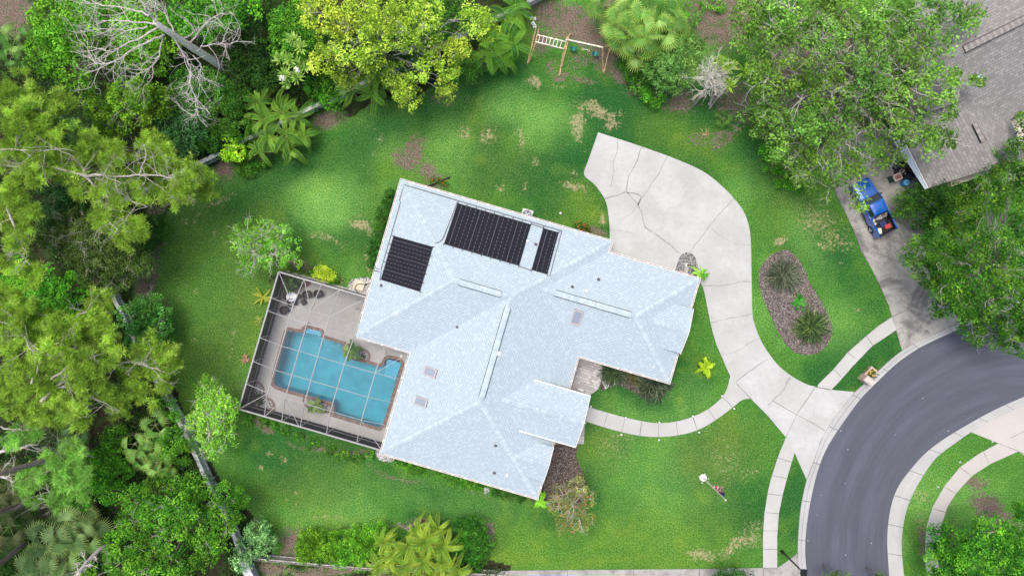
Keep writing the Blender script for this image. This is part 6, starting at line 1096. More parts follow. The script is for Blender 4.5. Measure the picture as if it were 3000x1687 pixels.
# ---------------------------------------------------------------- neighbour house
nb = thing('house', 'neighbour house with a brownish grey shingle roof at the top right', 'house', (*P(2850, 200)[:2], 0))
zr, ze2 = 5.6, 2.8
def N(px, py, z): return Vector(P(px, py, z))
g2 = Vector((.447, -.894, 0)); p2 = Vector((.894, .447, 0))
def onp(px, py, p0, p1, p3):
    n = (p1 - p0).cross(p3 - p0); o = Vector((0, 0, CAMH)); d = N(px, py, 0) - o; return o + d * ((p0 - o).dot(n) / d.dot(n))
M0 = N(2812, 150, 6.4); M1 = N(3090, 14, 6.4); VB = N(2960, 351, 3.7); pl = (M0, M1, VB); R0 = onp(2822, 296, *pl); R1 = N(2915, 490, R0.z); L1 = N(2718, 552, 2.8); lp = (R0, R1, L1)
L0 = onp(2612, 345, *lp); f = [([R0, L0, L1, R1], g2), ([R0, R1, onp(3012, 470, R0, R1, VB), VB], g2), ([M0, onp(2650, 235, *pl), onp(2720, 330, *pl), R0, VB, onp(3110, 286, *pl), M1], p2)]
NN = N(3020, -190, 3.7); npl = (M0, M1, NN); f += [([M0, M1, NN, onp(2690, -50, *npl)], p2), ([M0, onp(2690, -50, *npl), onp(2650, 235, *pl)], g2)]
nroof = roofmesh('roof', f, nb, SHINGLE_G)
m = MB(); m.prism([P(*q)[:2] for q in ((2655, 300), (2730, 560), (2900, 500), (2960, 380), (3100, 300), (3040, -120), (2720, -20))], 0, 2.75); m.build('wall', STUCCO, nb)
LB = plain('blue_grey_gutter', (.30, .38, .46), .4, nscale=2, namt=.15); m = MB(); a, b = L0.lerp(L1, .2), L1; sd = (b - a).normalized().cross(Vector((0, 0, 1))); m.face([a + sd * .75 - Vector((0, 0, .1)), b + sd * .2 - Vector((0, 0, .1)), b - Vector((0, 0, .02)), a - Vector((0, 0, .02))]); m.bar(a + Vector((0, 0, .02)), b + Vector((0, 0, .02)), .05, .08, 1); m.build('gutter', [LB, WHITE], nb)
def nvent(a, b, w=.5):
    d = (b - a).normalized(); sd = d.cross(Vector((0, 0, 1))).normalized(); m = MB(); up = Vector((0, 0, 1)); n = int((b - a).length / .25)
    for i in range(n): p = a + (b - a) * i / n; q = a + (b - a) * (i + 1) / n; mi = i % 2; m.face([p - sd * w / 2 + up * .1, p + up * .14, q + up * .13, q - sd * w / 2 + up * .09], mi); m.face([p + up * .14, p + sd * w / 2 + up * .1, q + sd * w / 2 + up * .09, q + up * .13], mi)
    for s_ in (-1, 1): m.bar(a + sd * s_ * (w / 2 + .02) + up * .04, b + sd * s_ * (w / 2 + .02) + up * .05, .06, .06, 2)
    m.build('ridge_vent', [plain('cap_g', (.27, .25, .24), .9, nscale=6, namt=.2), plain('cap_g2', (.2, .19, .18), .9, nscale=6, namt=.2), BLACK], nb)
nvent(M0 + Vector((.3, .1, 0)), M1); nvent(R0.lerp(R1, .34), R0.lerp(R1, .62), .36)
m = MB(); m.bar(N(2960, 351, 3.58), N(3110, 286, 3.58), .12, .14); m.build('gutter', BLACK, nb)
m = MB(); q = N(2866, 228, 5.3); m.box(q, (.5, .42, .35), .4, 0, .8); m.box(q + Vector((-.2, .25, .05)), (.3, .1, .3), .4, 1); m.build('roof_vent', [plain('pale_teal', (.45, .68, .62), .4), BLACK], nb)

# ---------------------------------------------------------------- fences
PALEWOOD = bark('pale_fence', (.55, .55, .56), 4, .7)
def board_fence(name, label, pts, h=1.3, z=0, slat=.15, cap=True, mat=None):
    root = thing(name, label, 'fence', (*P(*pts[0])[:2], 0)); m = MB(); rl = MB(); ps = MB(); c = MB()
    for i in range(len(pts) - 1):
        a = PV(*pts[i]); b = PV(*pts[i + 1]); L = (b - a).length; d = (b - a).normalized(); n = int(L / slat); sd = Vector((-d.y, d.x, 0))
        for k in range(n): q = a + d * (L * (k + .5) / n); m.box((q.x, q.y, h / 2 + R.uniform(-.02, .02)), (slat * .86, .022, h + R.uniform(-.03, .03)), math.atan2(d.y, d.x) + R.uniform(-.02, .02))
        for zz in (.35, h * .82): rl.bar(a + Vector((0, 0, zz)) + sd * .05, b + Vector((0, 0, zz)) + sd * .05, .09, .05)
        k = int(L / 2.4)
        for j in range(k + 1): q = a + d * (L * j / max(1, k)) + sd * .08; ps.box((q.x, q.y, h / 2), (.1, .1, h), math.atan2(d.y, d.x))
        if cap: c.bar(a + Vector((0, 0, h + .03)), b + Vector((0, 0, h + .03)), .32, .04)
    mt = mat or (PALEWOOD if cap else WOOD_OLD); o = m.build('boards', mt, root); rl.build('rail', mt, root); ps.build('post', mt, root)
    if cap: c.build('cap_board', bark('cap_wood', (.5, .5, .51), 5, .75), root)
    return root
board_fence('wooden_fence', 'long pale grey capped fence running diagonally behind the back lawn', [(235, 668), (452, 560), (651, 462), (850, 363), (1180, 205), (1505, 45), (1640, -25)])
board_fence('wooden_fence', 'pale grey capped fence slanting down the left side of the side lawn', [(235, 668), (355, 866), (464, 1084), (560, 1252), (626, 1398), (682, 1500), (730, 1625)])
board_fence('picket_fence', 'weathered grey picket fence along the bottom behind the hedges', [(705, 1615), (800, 1624), (950, 1638), (1100, 1650), (1250, 1658), (1460, 1668)], 1.5, 0, .19, False)
m = MB(); m.box((*P(1461, 1667)[:2], .65), (.14, .14, 1.3)); m.box((*P(1461, 1667)[:2], 1.33), (.2, .2, .06)); tag(m.build('fence_post', WHITE), 'white post at the right end of the picket fence', 'post')
m = MB(); a, b = PV(708, 1640, 1.5), PV(745, 1720, 1.5); m.bar(a, b, .7, .05); m.bar(a - Vector((0, 0, .8)), b - Vector((0, 0, .8)), .08, 1.5); tag(m.build('board_fence', plain('pale_board', (.52, .53, .56), .6, nscale=3)), 'pale flat fence panel leaving the picket fence corner', 'fence')
for i, (q, lab) in enumerate((((1524, 40, 0), 'left thin dark trunk leaning over the top fence'), ((1549, 40, 0), 'right thin dark trunk leaning over the top fence'))):
    root = thing('thin_tree', lab, 'tree', (*P(*q)[:2], 0)); m = MB(); m.tube([PV(*q), PV(q[0] - 8 * (i + .2), 0, 2.2), PV(q[0] - 18 * (i + .2), -50, 5)], [.09, .08, .07], 8); m.build('trunk', BARK_DARK, root)
    rng = np.random.default_rng(900 + i); t = P(q[0] - 18 * (i + .2), -60, 5); cc = np.array([[t[0] + rng.normal() * .8, t[1] + .6 + abs(rng.normal()) * .8, t[2] + rng.normal() * .5] for _ in range(30)]); V, T = leafcloud(rng, cc, cc, np.full(30, .4), 40, .2, GREEN['mid']); quadmesh('crown', V, T, LEAF, root)

# ---------------------------------------------------------------- swing set
sw = thing('swing_set', 'wooden play frame with monkey bars and swings on the bare soil', 'swing set', (*P(1660, 150)[:2], 0))
Z3 = lambda a, b, z=0: PV(1530 + a / 7.625, 40 + b / 7.625, z)
def sbar(nm, lst, w, h=None, mat=WOOD_NEW, each=True):
    if each:
        for a, b in lst: m = MB(); m.bar(a, b, w, h); m.build(nm, mat, sw)
    else:
        m = MB(); [m.bar(a, b, w, h) for a, b in lst]; m.build(nm, mat, sw)
r1a, r1b, r2a, r2b = Z3(330, 480, 2.1), Z3(985, 640, 2.1), Z3(295, 635, 2.1), Z3(930, 795, 2.1)
sbar('monkey_bar_rail', [(r1a, r1b), (r2a, r2b)], .09, .12, WOOD_PALE)
sbar('rung', [(r1a.lerp(r1b, .1 + .125 * k), r2a.lerp(r2b, .1 + .125 * k)) for k in range(7)], .045, None, WHITE)
bA, bB = Z3(980, 585, 2.35), Z3(1795, 760, 2.35)
sbar('swing_beam', [(bA, bB)], .11, .15, WOOD_PALE)
sbar('leg', [(Z3(300, 640, 2.1), Z3(150, 1090)), (Z3(350, 480, 2.1), Z3(360, 360)), (Z3(940, 760, 2.1), Z3(850, 1250)), (Z3(975, 600, 2.3), Z3(1075, 450)), (Z3(1795, 765, 2.35), Z3(1800, 1290)), (Z3(1795, 760, 2.35), Z3(1955, 715))], .10, .09)
sbar('cross_brace', [(Z3(1810, 790, 2.1), Z3(1875, 1010, .35)), (Z3(985, 640, 2.0), Z3(935, 800, 2.05)), (Z3(330, 480, 2.0), Z3(300, 640, 2.0)), (Z3(870, 790, 2.05), Z3(925, 815, 1.5))], .08, .05)
sbar('ground_beam', [(Z3(315, 290, .06), Z3(120, 1115, .06)), (Z3(1060, 460, .06), Z3(828, 1390, .06)), (Z3(1960, 760, .06), Z3(1815, 1325, .06))], .09, .09)
GRN = plain('green_plastic', (.01, .16, .13), .4); CH = plain('chain', (.4, .42, .42), .4, .6); YEL = plain('yellow_plastic', (.62, .6, .12), .5)
def chain(a, b): m = MB(); m.tube([a, a.lerp(b, .5), b], .018, 5); m.build('chain', CH, sw)
for (s_, t0, t1) in ((Z3(1145, 785, .5), .18, .33), (Z3(1630, 895, .5), .78, .93)):
    d = (bB - bA).normalized(); sd = Vector((-d.y, d.x, 0)); m = MB(); n0 = []
    for i in range(9):
        t = -1 + i / 4; n0.append([s_ + d * (t * .26) + sd * (w * .19) + Vector((0, 0, .16 * t * t - .05)) for w in (-1, -.33, .33, 1)])
    for i in range(8):
        for j in range(3): m.face([n0[i][j], n0[i + 1][j], n0[i + 1][j + 1], n0[i][j + 1]])
    m.build('swing_seat', GRN, sw); chain(bA.lerp(bB, t0), s_ - d * .28 + Vector((0, 0, .15))); chain(bA.lerp(bB, t1), s_ + d * .28 + Vector((0, 0, .15)))
a, b = Z3(1350, 795, 1.1), Z3(1480, 815, 1.1); m = MB(); m.tube([a, b], .03, 8); m.build('trapeze_bar', WHITE, sw); chain(bA.lerp(bB, .5), a); chain(bA.lerp(bB, .63), b)
for q in (a, b): m = MB(); m.tube([q + Vector((math.cos(k * .5236) * .1, math.sin(k * .5236) * .1, -.06)) for k in range(13)], .018, 5); m.build('ring', YEL, sw)
for (x, y, rz, lab, hole) in ((1557, 56, .3, 'solid white block, left of the upper two by the palms', 0), (1565.5, 58, .12, 'solid white block, right of the upper two by the palms', 0), (1561.5, 71.5, .75, 'hollow white block, upper of the two with a dark hole', 1), (1566, 79.5, .1, 'hollow white block at the tip of the thin ground beam', 1)):
    root = thing('concrete_block', lab, 'block', (*P(x, y)[:2], 0), rz, 'white blocks beside the play frame'); m = MB()
    if hole:
        o4 = [(-.14, -.14), (.14, -.14), (.14, .14), (-.14, .14)]; i4 = [(a * .45, b * .45) for a, b in o4]
        for i in range(4): j = (i + 1) % 4; m.face([(*o4[i], .22), (*o4[j], .22), (*i4[j], .22), (*i4[i], .22)]); m.face([(*o4[i], 0), (*o4[j], 0), (*o4[j], .22), (*o4[i], .22)]); m.face([(*i4[i], .22), (*i4[j], .22), (*i4[j], .0), (*i4[i], .0)])
        m.build('block', WHITE, root, local=True)
    else: m.box((0, 0, .11), (.27, .27, .22)); m.build('block', WHITE, root, local=True)

# ---------------------------------------------------------------- things round the house
root = thing('air_conditioner', 'grey outdoor air conditioning unit with a round fan against the rear eave', 'air conditioner', (*P(1543, 632)[:2], 0), rad(-16.2)); m = MB(); m.box((0, 0, .04), (1.0, 1.0, .08)); m.build('pad', CONC_WALK, root, local=True)
m = MB(); s = .43; m.box((0, 0, .48), (.86, .86, .8)); m.box((0, 0, .9), (.9, .9, .05)); m.build('casing', plain('ac_grey', (.5, .51, .52), .5, nscale=5), root, local=True)
m = MB(); m.lathe([(.001, .905 - .9 + .932), (.36, .932), (.38, .95), (.40, .932)], (0, 0, 0), 24, mf=[0, 1, 1]); m.build('fan_well', [plain('fan_dark', (.06, .075, .1), .5), GREYP], root, local=True)
m = MB()
for k in range(4): a = k * 1.5708 + .3; m.face([(.05 * math.cos(a), .05 * math.sin(a), .95), (.32 * math.cos(a), .32 * math.sin(a), .955), (.32 * math.cos(a + .7), .32 * math.sin(a + .7), .945), (.08 * math.cos(a + .9), .08 * math.sin(a + .9), .945)])
m.lathe([(.09, .94), (.09, .99), (.0, 1.0)], (0, 0, 0), 12); m.build('fan_blades', plain('blade', (.34, .4, .48), .4), root, local=True)
m = MB()
for k in range(8): a = k * .7854; m.bar((.09 * math.cos(a), .09 * math.sin(a), .985), (.39 * math.cos(a), .39 * math.sin(a), .975), .012)
for r_ in (.2, .3): m.tube([(r_ * math.cos(k * .3927), r_ * math.sin(k * .3927), .985) for k in range(17)], .007, 4)
m.build('grille', GREYP, root, local=True)
root = thing('lawn_marker', 'white round cap in the lawn right of the air conditioner', 'cap', (*P(1642, 625)[:2], 0)); m = MB(); m.lathe([(.1, 0), (.1, .14), (.08, .18), (.0, .19)], (0, 0, 0), 14); m.build('cap', WHITE, root, local=True)
m = MB(); m.tube([PV(1232, 552, .12), PV(1262, 543, .1), PV(1290, 530, .09), PV(1318, 519, .09)], .085, 10); tag(m.build('drain_pipe', BLACK), 'black drain pipe lying on the lawn at the top house corner', 'pipe')
m = MB(); m.bar(PV(1478, 612, .15), PV(1480, 622, .3), .14); tag(m.build('downspout', WHITE), 'short white pipe stub beyond the rear gutter', 'pipe')
root = thing('equipment_pad', 'square beige concrete pad on the white gravel beside the pool cage', 'slab', (*P(1052, 835)[:2], 0), rad(-16.2)); m = MB(); m.box((0, 0, .08), (.95, .85, .1)); m.build('slab', plain('beige_slab', (.55, .5, .4), .8, nscale=4), root, local=True)
m = MB(); m.tube([Vector(P(*q, .16)) for q in cr([(1083, 830), (1068, 833), (1050, 832), (1040, 842), (1046, 854), (1062, 862), (1080, 864)], 4)], .03, 6); tag(m.build('hose', BLACK), 'dark hose looped over the beige pad', 'hose')
root = thing('planter_post', 'square white topped planter post on the gravel island', 'planter', (*P(2009.5, 777)[:2], 0), rad(-10)); m = MB(); m.box((0, 0, .3), (.34, .28, .6)); m.build('box', WHITE, root, local=True); m = MB(); m.lathe([(.11, .6), (.11, .72), (.09, .72), (.09, .62), (.0, .62)], (.05, 0, 0), 12); m.build('pot', plain('pot_dark', (.05, .07, .04), .6), root, local=True)
root = thing('bench', 'weathered two board bench between gravel island and garage eave', 'bench', (*P(2007, 791)[:2], 0), rad(-14)); m = MB(); m.box((-.09, 0, .42), (.17, .75, .04)); m.box((.09, 0, .42), (.17, .75, .04)); m.build('seat', WOOD_OLD, root, local=True)
for x, y in ((-.12, -.3), (.12, -.3), (-.12, .3), (.12, .3)): m = MB(); m.box((x, y, .2), (.05, .05, .4)); m.build('leg', WOOD_OLD, root, local=True)
# path lights: build one, copy it
def pathlight(loc, label):
    r = thing('path_light', label, 'garden light', loc, 0, 'small white path lights'); m = MB(); m.lathe([(.015, 0), (.015, .34), (.0, .34)], (0, 0, 0), 8); m.build('stake', WHITE, r, local=True)
    m = MB(); m.lathe([(.0, .42), (.045, .40), (.085, .36), (.07, .34), (.03, .33)], (0, 0, 0), 12); m.build('shade', WHITE, r, local=True); return r
PL = [((592, 163), 'white path light at the walk start, upper side by the porch roof'), ((549, 286), 'white path light at the walk start, lower side by the porch roof'), ((856, 249), 'second white path light from the porch along the upper walk edge'), ((822, 374), 'second white path light from the porch along the lower walk edge'), ((1107, 283), 'white path light above the middle of the curved walk'), ((1105, 415), 'white path light below the middle of the curved walk'), ((1360, 236), 'fourth white path light on the upper walk edge, just right of the curve bottom'), ((1406, 357), 'fourth white path light on the lower walk edge, just right of the curve bottom'), ((1578, 85), 'white path light on the upper walk edge nearest the driveway'), ((1670, 180), 'white path light on the lower walk edge nearest the driveway')]
pl0 = None
for (a, b), lab in PL:
    q = P(1500 + a / 2.579, 1125 + b / 2.579); pl0 = pathlight(q, lab) if pl0 is None else pl0; (dup(pl0, q, 0, lab) if lab != PL[0][1] else None)
for (x, y), lab in (((2047, 1394), 'white spotlight left of the flagpole base'), ((2063.3, 1385.7), 'white spotlight above the flagpole base'), ((2073.3, 1399.7), 'white spotlight right of the flagpole base'), ((2054.9, 1411.6), 'white spotlight below the flagpole base')):
    o = dup(pl0, P(x, y), 0, lab, .62); o['group'] = 'spotlights round the flagpole'
# ---------------------------------------------------------------- flagpole and flag
fb = P(2060, 1398.6); fp = thing('flagpole', 'white flagpole standing on a round concrete base in the front lawn', 'flagpole', fb); m = MB(); m.lathe([(.0, .07), (.13, .07), (.15, .09), (.17, .07), (.31, .06), (.33, 0)], (0, 0, 0), 28); m.build('base', plain('base_white', (.66, .62, .6), .7, nscale=6), fp, local=True)
m = MB(); m.lathe([(.05, .06), (.05, 1.5), (.042, 3.5), (.035, 6.25), (.0, 6.25)], (0, 0, 0), 12); m.build('pole', WHITE, fp, local=True); m = MB(); m.lathe([(.0, 6.22), (.05, 6.25), (.07, 6.31), (.05, 6.37), (.0, 6.39)], (0, 0, 0), 12); m.build('finial', WHITE, fp, local=True)
FR = plain('flag_red', (.55, .02, .05), .7); FW = plain('flag_white', (.66, .62, .64), .7); FBl = plain('flag_blue', (.015, .02, .09), .7)
m = MB(); nu, nv_ = 42, 26; H0, HO, FL = 5.6, 1.3, 1.75
def fpnt(s, t):     # s away from the pole 0..1, t down the pole 0..1 (the cloth hangs limp in folds)
    ang = rad(45) + .5 * math.sin(t * 7) * s; out = .52 * s * (.35 + .75 * math.sin(math.pi * min(1, t * .8 + .12))) * (1 if t < .85 else (1 - t) / .15 * .6 + .4); fold = .11 * math.sin(s * 8 + t * 3)
    return (fb[0] + .05 + out * math.cos(ang) - fold * math.sin(ang), fb[1] + out * math.sin(ang) + fold * math.cos(ang), H0 - 2.45 * t - .35 * s * s)
idxv = {}
for i in range(nu + 1):
    for j in range(nv_ + 1): idxv[i, j] = len(m.v); m.v.append(fpnt(i / nu, j / nv_))
for i in range(nu):
    for j in range(nv_):
        mi = 0 if int((j + i * .12) / 2.4) % 2 == 0 else 1
        if j + i * .1 < 9.5: mi = 1 if (i % 5 == 2 and j % 3 == 1) else 2
        m.f.append((idxv[i, j], idxv[i + 1, j], idxv[i + 1, j + 1], idxv[i, j + 1])); m.m.append(mi)
fl = m.build('flag', [FR, FW, FBl], smooth=True); tag(fl, 'limp red and white striped flag with blue starred corner hanging on the pole', 'flag')
# ---------------------------------------------------------------- street lamp
lb = P(2290.7, 1614.3); sl = thing('street_lamp', 'black street lamp with a square lantern at the bottom sidewalk corner', 'street lamp', lb); BK = plain('black_metal', (.014, .013, .013), .35); m = MB(); m.lathe([(.15, 0), (.15, .3), (.09, .45), (.075, .5)], (0, 0, 0), 14); m.build('base', BK, sl, local=True)
m = MB(); m.lathe([(.085, .5), (.08, 2), (.06, 4.05), (.09, 4.1), (.05, 4.15)], (0, 0, 0), 12); m.build('pole', BK, sl, local=True)
m = MB(); m.box((0, 0, 4.32), (.34, .34, .34), 0, 0, 1.3); m.build('lantern_glass', plain('lantern', (.45, .45, .42), .3), sl, local=True); m = MB(); m.box((0, 0, 4.6), (.56, .56, .2), 0, 0, .3); m.box((0, 0, 4.74), (.07, .07, .1)); m.box((0, 0, 4.15), (.28, .28, .05))
for x, y in ((-1, -1), (1, -1), (1, 1), (-1, 1)): m.bar((x * .17, y * .17, 4.15), (x * .23, y * .23, 4.5), .03)
m.build('lantern_frame', BK, sl, local=True)
# ---------------------------------------------------------------- brick mailbox planter
PK = plain('pink_stucco', (.46, .35, .29), .85, nscale=7, namt=.15); mb = thing('mailbox_planter', 'pinkish masonry mailbox column with a raised planter of flowers at the kerb', 'mailbox', (*P(2540, 1088)[:2], 0)); Z6 = lambda a, b, z=0: PV(2470 + a / 14.49, 1050 + b / 14.49, z)
def wallseg(a, b, w, h, nm='planter_wall'): m = MB(); m.bar(Vector((a.x, a.y, h / 2)), Vector((b.x, b.y, h / 2)), w, h); m.build(nm, PK, mb)
c1, c2, c3, c4 = Z6(700, 800), Z6(1120, 350), Z6(1340, 540), Z6(1000, 960)
wallseg(c1, c2, .16, .42); wallseg(c2 + Vector((-.05, .05, 0)), c3, .16, .40); wallseg(c3, c4, .12, .3); m = MB(); m.prism([tuple(c.xy) for c in (c1, c2, c3, c4)], 0, .26); m.build('soil', plain('soil', (.03, .02, .015), .95, nscale=9, namt=.5), mb)
cc = Z6(830, 860); rz = math.atan2(-(1000 - 640), (1060 - 620)) ; m = MB(); m.box((cc.x, cc.y, .5), (.78, .56, 1.0), rz, 0, .97); m.build('column', PK, mb)
m = MB(); d = Vector((math.cos(rz), math.sin(rz), 0)); s_ = Vector((-d.y, d.x, 0)); rows = []
for i in range(9): a = math.pi * i / 8; rows.append((math.cos(a) * .3, math.sin(a) * .22 + 1.0))
for i in range(8):
    (x0, z0), (x1, z1) = rows[i], rows[i + 1]; m.face([Vector((cc.x, cc.y, z0)) + s_ * x0 - d * .42, Vector((cc.x, cc.y, z0)) + s_ * x0 + d * .42, Vector((cc.x, cc.y, z1)) + s_ * x1 + d * .42, Vector((cc.x, cc.y, z1)) + s_ * x1 - d * .42])
for e in (-1, 1): m.face([Vector((cc.x, cc.y, z)) + s_ * x + d * .42 * e for x, z in rows])
m.build('column_cap', plain('cap_pink', (.5, .43, .40), .8, nscale=8, namt=.1), mb); m = MB(); q = cc + d * .44; m.box((q.x, q.y, .85), (.05, .3, .3), rz); m.build('mailbox_door', GREYP, mb)
o = bladeclump('planter_flowers', 'dark leaved planting with orange and yellow blooms in the mailbox planter', 'plant', (*Z6(1090, 600)[:2], .26), 110, .42, .07, [(.03, .03, .012), (.06, .1, .02), (.12, .2, .03)], None, 1.0, .4, 0, None, .2)
flowers(o, [(*Z6(1090 + R.uniform(-190, 150), 600 + R.uniform(-180, 160))[:2], .55 + R.random() * .12) for _ in range(16)], (.75, .42, .06), .07)
# ---------------------------------------------------------------- pickup truck
def truck():
    d = Vector((-.454, .891, 0)); rear = Vector(P(2602, 682.5, 1.1)); L = 5.1; c = rear + d * (L / 2); t = thing('pickup_truck', 'blue pickup truck with a loaded black open bed on the stained driveway', 'pickup truck', (c.x, c.y, .045), math.atan2(d.y, d.x))
    BL = plain('blue_paint', (.006, .10, .42), .12, .2, spec=.6, coat=1.0); GL = plain('truck_glass', (.015, .02, .022), .05, spec=.9); TY = plain('tyre', (.015, .015, .015), .85); RIM = plain('rim', (.55, .56, .58), .25, .8); LIN = plain('bed_liner', (.016, .016, .019), .6)
    W = .86
    def loft(secs, name, mat, cap=True, mi=None):      # secs: x, list of (y,z) half profile (from bottom outer to top centre), mirrored
        m = MB(); n0 = 0; k = len(secs[0][1]); prof = lambda s: [(s[0], y, z) for y, z in s[1]] + [(s[0], -y, z) for y, z in reversed(s[1])]
        for s in secs: m.v += prof(s)
        K = 2 * k
        for i in range(len(secs) - 1):
            for j in range(K - 1): a = i * K + j; m.f.append((a, a + K, a + K + 1, a + 1)); m.m.append(0)
        if cap: m.f.append(tuple(range(K))); m.m.append(0); m.f.append(tuple(reversed(range((len(secs) - 1) * K, len(secs) * K)))); m.m.append(0)
        return m.build(name, mat, t, local=True)
    # front body: nose, hood, cowl, doors up to the beltline
    def sec(x, w, zb, zt, crown=.03): return (x, [(w * .93, zb), (w, zb + .12), (w, zt - .22), (w * .985, zt - .08), (w * .93, zt - .01), (w * .6, zt + crown), (0.02, zt + crown + .01)])
    body = loft([sec(2.55, .66, .38, .82, .0), sec(2.5, .76, .32, .90, .01), sec(2.3, .83, .30, .97, .03), sec(1.7, .86, .3, 1.03, .04), sec(1.1, .87, .3, 1.08, .04), sec(.9, .87, .3, 1.1, .02), sec(-.75, .87, .3, 1.12, .0), sec(-.82, .87, .3, 1.12, 0)], 'body', BL)
    # bed: open box with walls
    m = MB(); z0, z1 = .62, 1.18
    for s_ in (-1, 1): m.box((-1.68, s_ * .83, (.34 + z1) / 2), (1.76, .09, z1 - .34)); m.bar((-.82, s_ * .83, z1), (-2.55, s_ * .83, z1), .12, .05)
    m.build('bed_side', BL, t, local=True); m = MB(); m.box((-2.53, 0, .86), (.07, 1.62, .62)); m.bar((-2.53, -.86, z1), (-2.53, .86, z1), .10, .05); m.build('tailgate', plain('tailgate_dark', (.03, .035, .05), .4), t, local=True)
    m = MB(); m.box((-1.68, 0, .60), (1.70, 1.60, .05))
    for s_ in (-1, 1): m.box((-1.68, s_ * .775, .9), (1.68, .025, .56)); m.box((-1.95, s_ * .66, .72), (.8, .2, .22))
    m.box((-.84, 0, .9), (.03, 1.58, .58)); m.box((-2.485, 0, .9), (.02, 1.58, .56)); [m.bar((-.86, y, .635), (-2.46, y, .635), .05, .02) for y in (-.45, -.3, -.15, 0, .15, .3, .45)]; m.build('bed_liner', LIN, t, local=True)
    # cab greenhouse
    bt = [(.98, .80), (-.80, .80)]; tp = [(.38, .64), (-.62, .62)]; zb, zt = 1.10, 1.62
    B = [Vector((bt[0][0], bt[0][1], zb)), Vector((bt[0][0], -bt[0][1], zb)), Vector((bt[1][0], -bt[1][1], zb)), Vector((bt[1][0], bt[1][1], zb))]; T = [Vector((tp[0][0], tp[0][1], zt)), Vector((tp[0][0], -tp[0][1], zt)), Vector((tp[1][0], -tp[1][1], zt)), Vector((tp[1][0], tp[1][1], zt))]
    for nm, i in (('windshield', 0), ('side_window', 1), ('rear_window', 2), ('side_window', 3)):
        j = (i + 1) % 4; m = MB(); m.face([B[i], B[j], T[j], T[i]]); m.build(nm, GL, t, local=True)
    m = MB()
    for i in range(4): m.bar(B[i], T[i], .075, .075)
    for i in range(4): m.bar(T[i], T[(i + 1) % 4], .07, .05)
    for s_ in (-1, 1): m.bar((-.02, s_ * .8, zb), (-.06, s_ * .64, zt), .05, .05); m.bar((.9, s_ * .83, zb), (-.82, s_ * .83, zb), .08, .05)
    m.build('pillar', BL, t, local=True)
    m = MB(); nx_, ny_ = 8, 8; vi = {}
    for i in range(nx_ + 1):
        for j in range(ny_ + 1): u = i / nx_; v = j / ny_ * 2 - 1; x = .42 - u * 1.08; w = .67 - .03 * u; z = zt + .075 * (1 - (2 * u - 1) ** 4) * (1 - v ** 4) + .01; vi[i, j] = len(m.v); m.v.append((x, v * w, z))
    for i in range(nx_):
        for j in range(ny_): m.f.append((vi[i, j], vi[i + 1, j], vi[i + 1, j + 1], vi[i, j + 1])); m.m.append(0)
    m.build('cab_roof', BL, t, True, True)
    for x in (1.65, -1.75):
        for s_ in (-1, 1):
            w = thing('tmp', None, None); bpy.data.objects.remove(w); m = MB(); prof = [(.2, -.1), (.33, -.11), (.35, -.07), (.35, .07), (.33, .11), (.2, .1)]; k = 24; yc = s_ * .80
            for (r_, y) in prof:
                for q in range(k): a = 6.28319 * q / k; m.v.append((x + r_ * math.cos(a), yc + y, .34 + r_ * math.sin(a)))
            for i in range(len(prof) - 1):
                for q in range(k): a = i * k + q; b = i * k + (q + 1) % k; m.f.append((a, b, b + k, a + k)); m.m.append(0)
            wl = m.build('wheel', TY, t, local=True); m = MB(); yo = yc + s_ * .085
            m.face([(x + .21 * math.cos(6.28319 * q / 20), yc + s_ * .04, .34 + .21 * math.sin(6.28319 * q / 20)) for q in range(20)], 1)
            for q in range(6): a = q * 1.0472; m.bar((x, yo, .34), (x + .21 * math.cos(a), yo, .34 + .21 * math.sin(a)), .06, .05, 0)
            m.tube([(x + .215 * math.cos(6.28319 * q / 20), yo, .34 + .215 * math.sin(6.28319 * q / 20)) for q in range(21)], .02, 5, 0, False); m.build('rim', [RIM, TY], wl, local=True)
            m = MB()
            for q in range(9): a0 = math.pi * q / 8
            m.tube([(x + .41 * math.cos(math.pi * q / 8), s_ * .86, .36 + .41 * math.sin(math.pi * q / 8)) for q in range(9)], .035, 6); m.build('wheel_arch', BL, t, local=True)
    for s_ in (-1, 1):
        m = MB(); m.box((-2.53, s_ * .80, .92), (.1, .12, .3)); m.build('tail_light', plain('tail_red', (.5, .02, .02), .3), t, local=True); m = MB(); m.box((2.47, s_ * .62, .72), (.12, .24, .14)); m.build('headlight', plain('headlamp', (.6, .6, .6), .1), t, local=True)
        m = MB(); m.box((.78, s_ * .98, 1.12), (.1, .2, .14)); m.bar((.8, s_ * .86, 1.1), (.78, s_ * .93, 1.1), .04); m.build('side_mirror', BLACK, t, local=True); m = MB(); m.bar((-.05, s_ * .875, .95), (-.2, s_ * .875, .95), .025); m.build('door_handle', BLACK, t, local=True)
        m = MB(); m.bar((.86, s_ * .872, .4), (.86, s_ * .872, 1.08), .012); m.bar((-.3, s_ * .872, .4), (-.3, s_ * .872, 1.1), .012); m.bar((-.82, s_ * .878, .4), (-.82, s_ * .878, 1.15), .015); m.build('door_seam', BLACK, t, local=True)
    m = MB(); m.box((2.55, 0, .45), (.14, 1.5, .18)); m.build('bumper', GREYP, t, local=True); m = MB(); m.box((-2.62, 0, .45), (.14, 1.6, .16)); m.build('bumper', GREYP, t, local=True)
    M = Matrix.Translation(t.location) @ Matrix.Rotation(t.rotation_euler.z, 4, 'Z'); return t, M
tk, TM = truck()
def load(name, label, cat, x, y, z, rz, build):
    q = TM @ Vector((x, y, z)); r = thing(name, label, cat, q, tk.rotation_euler.z + rz); build(r); return r
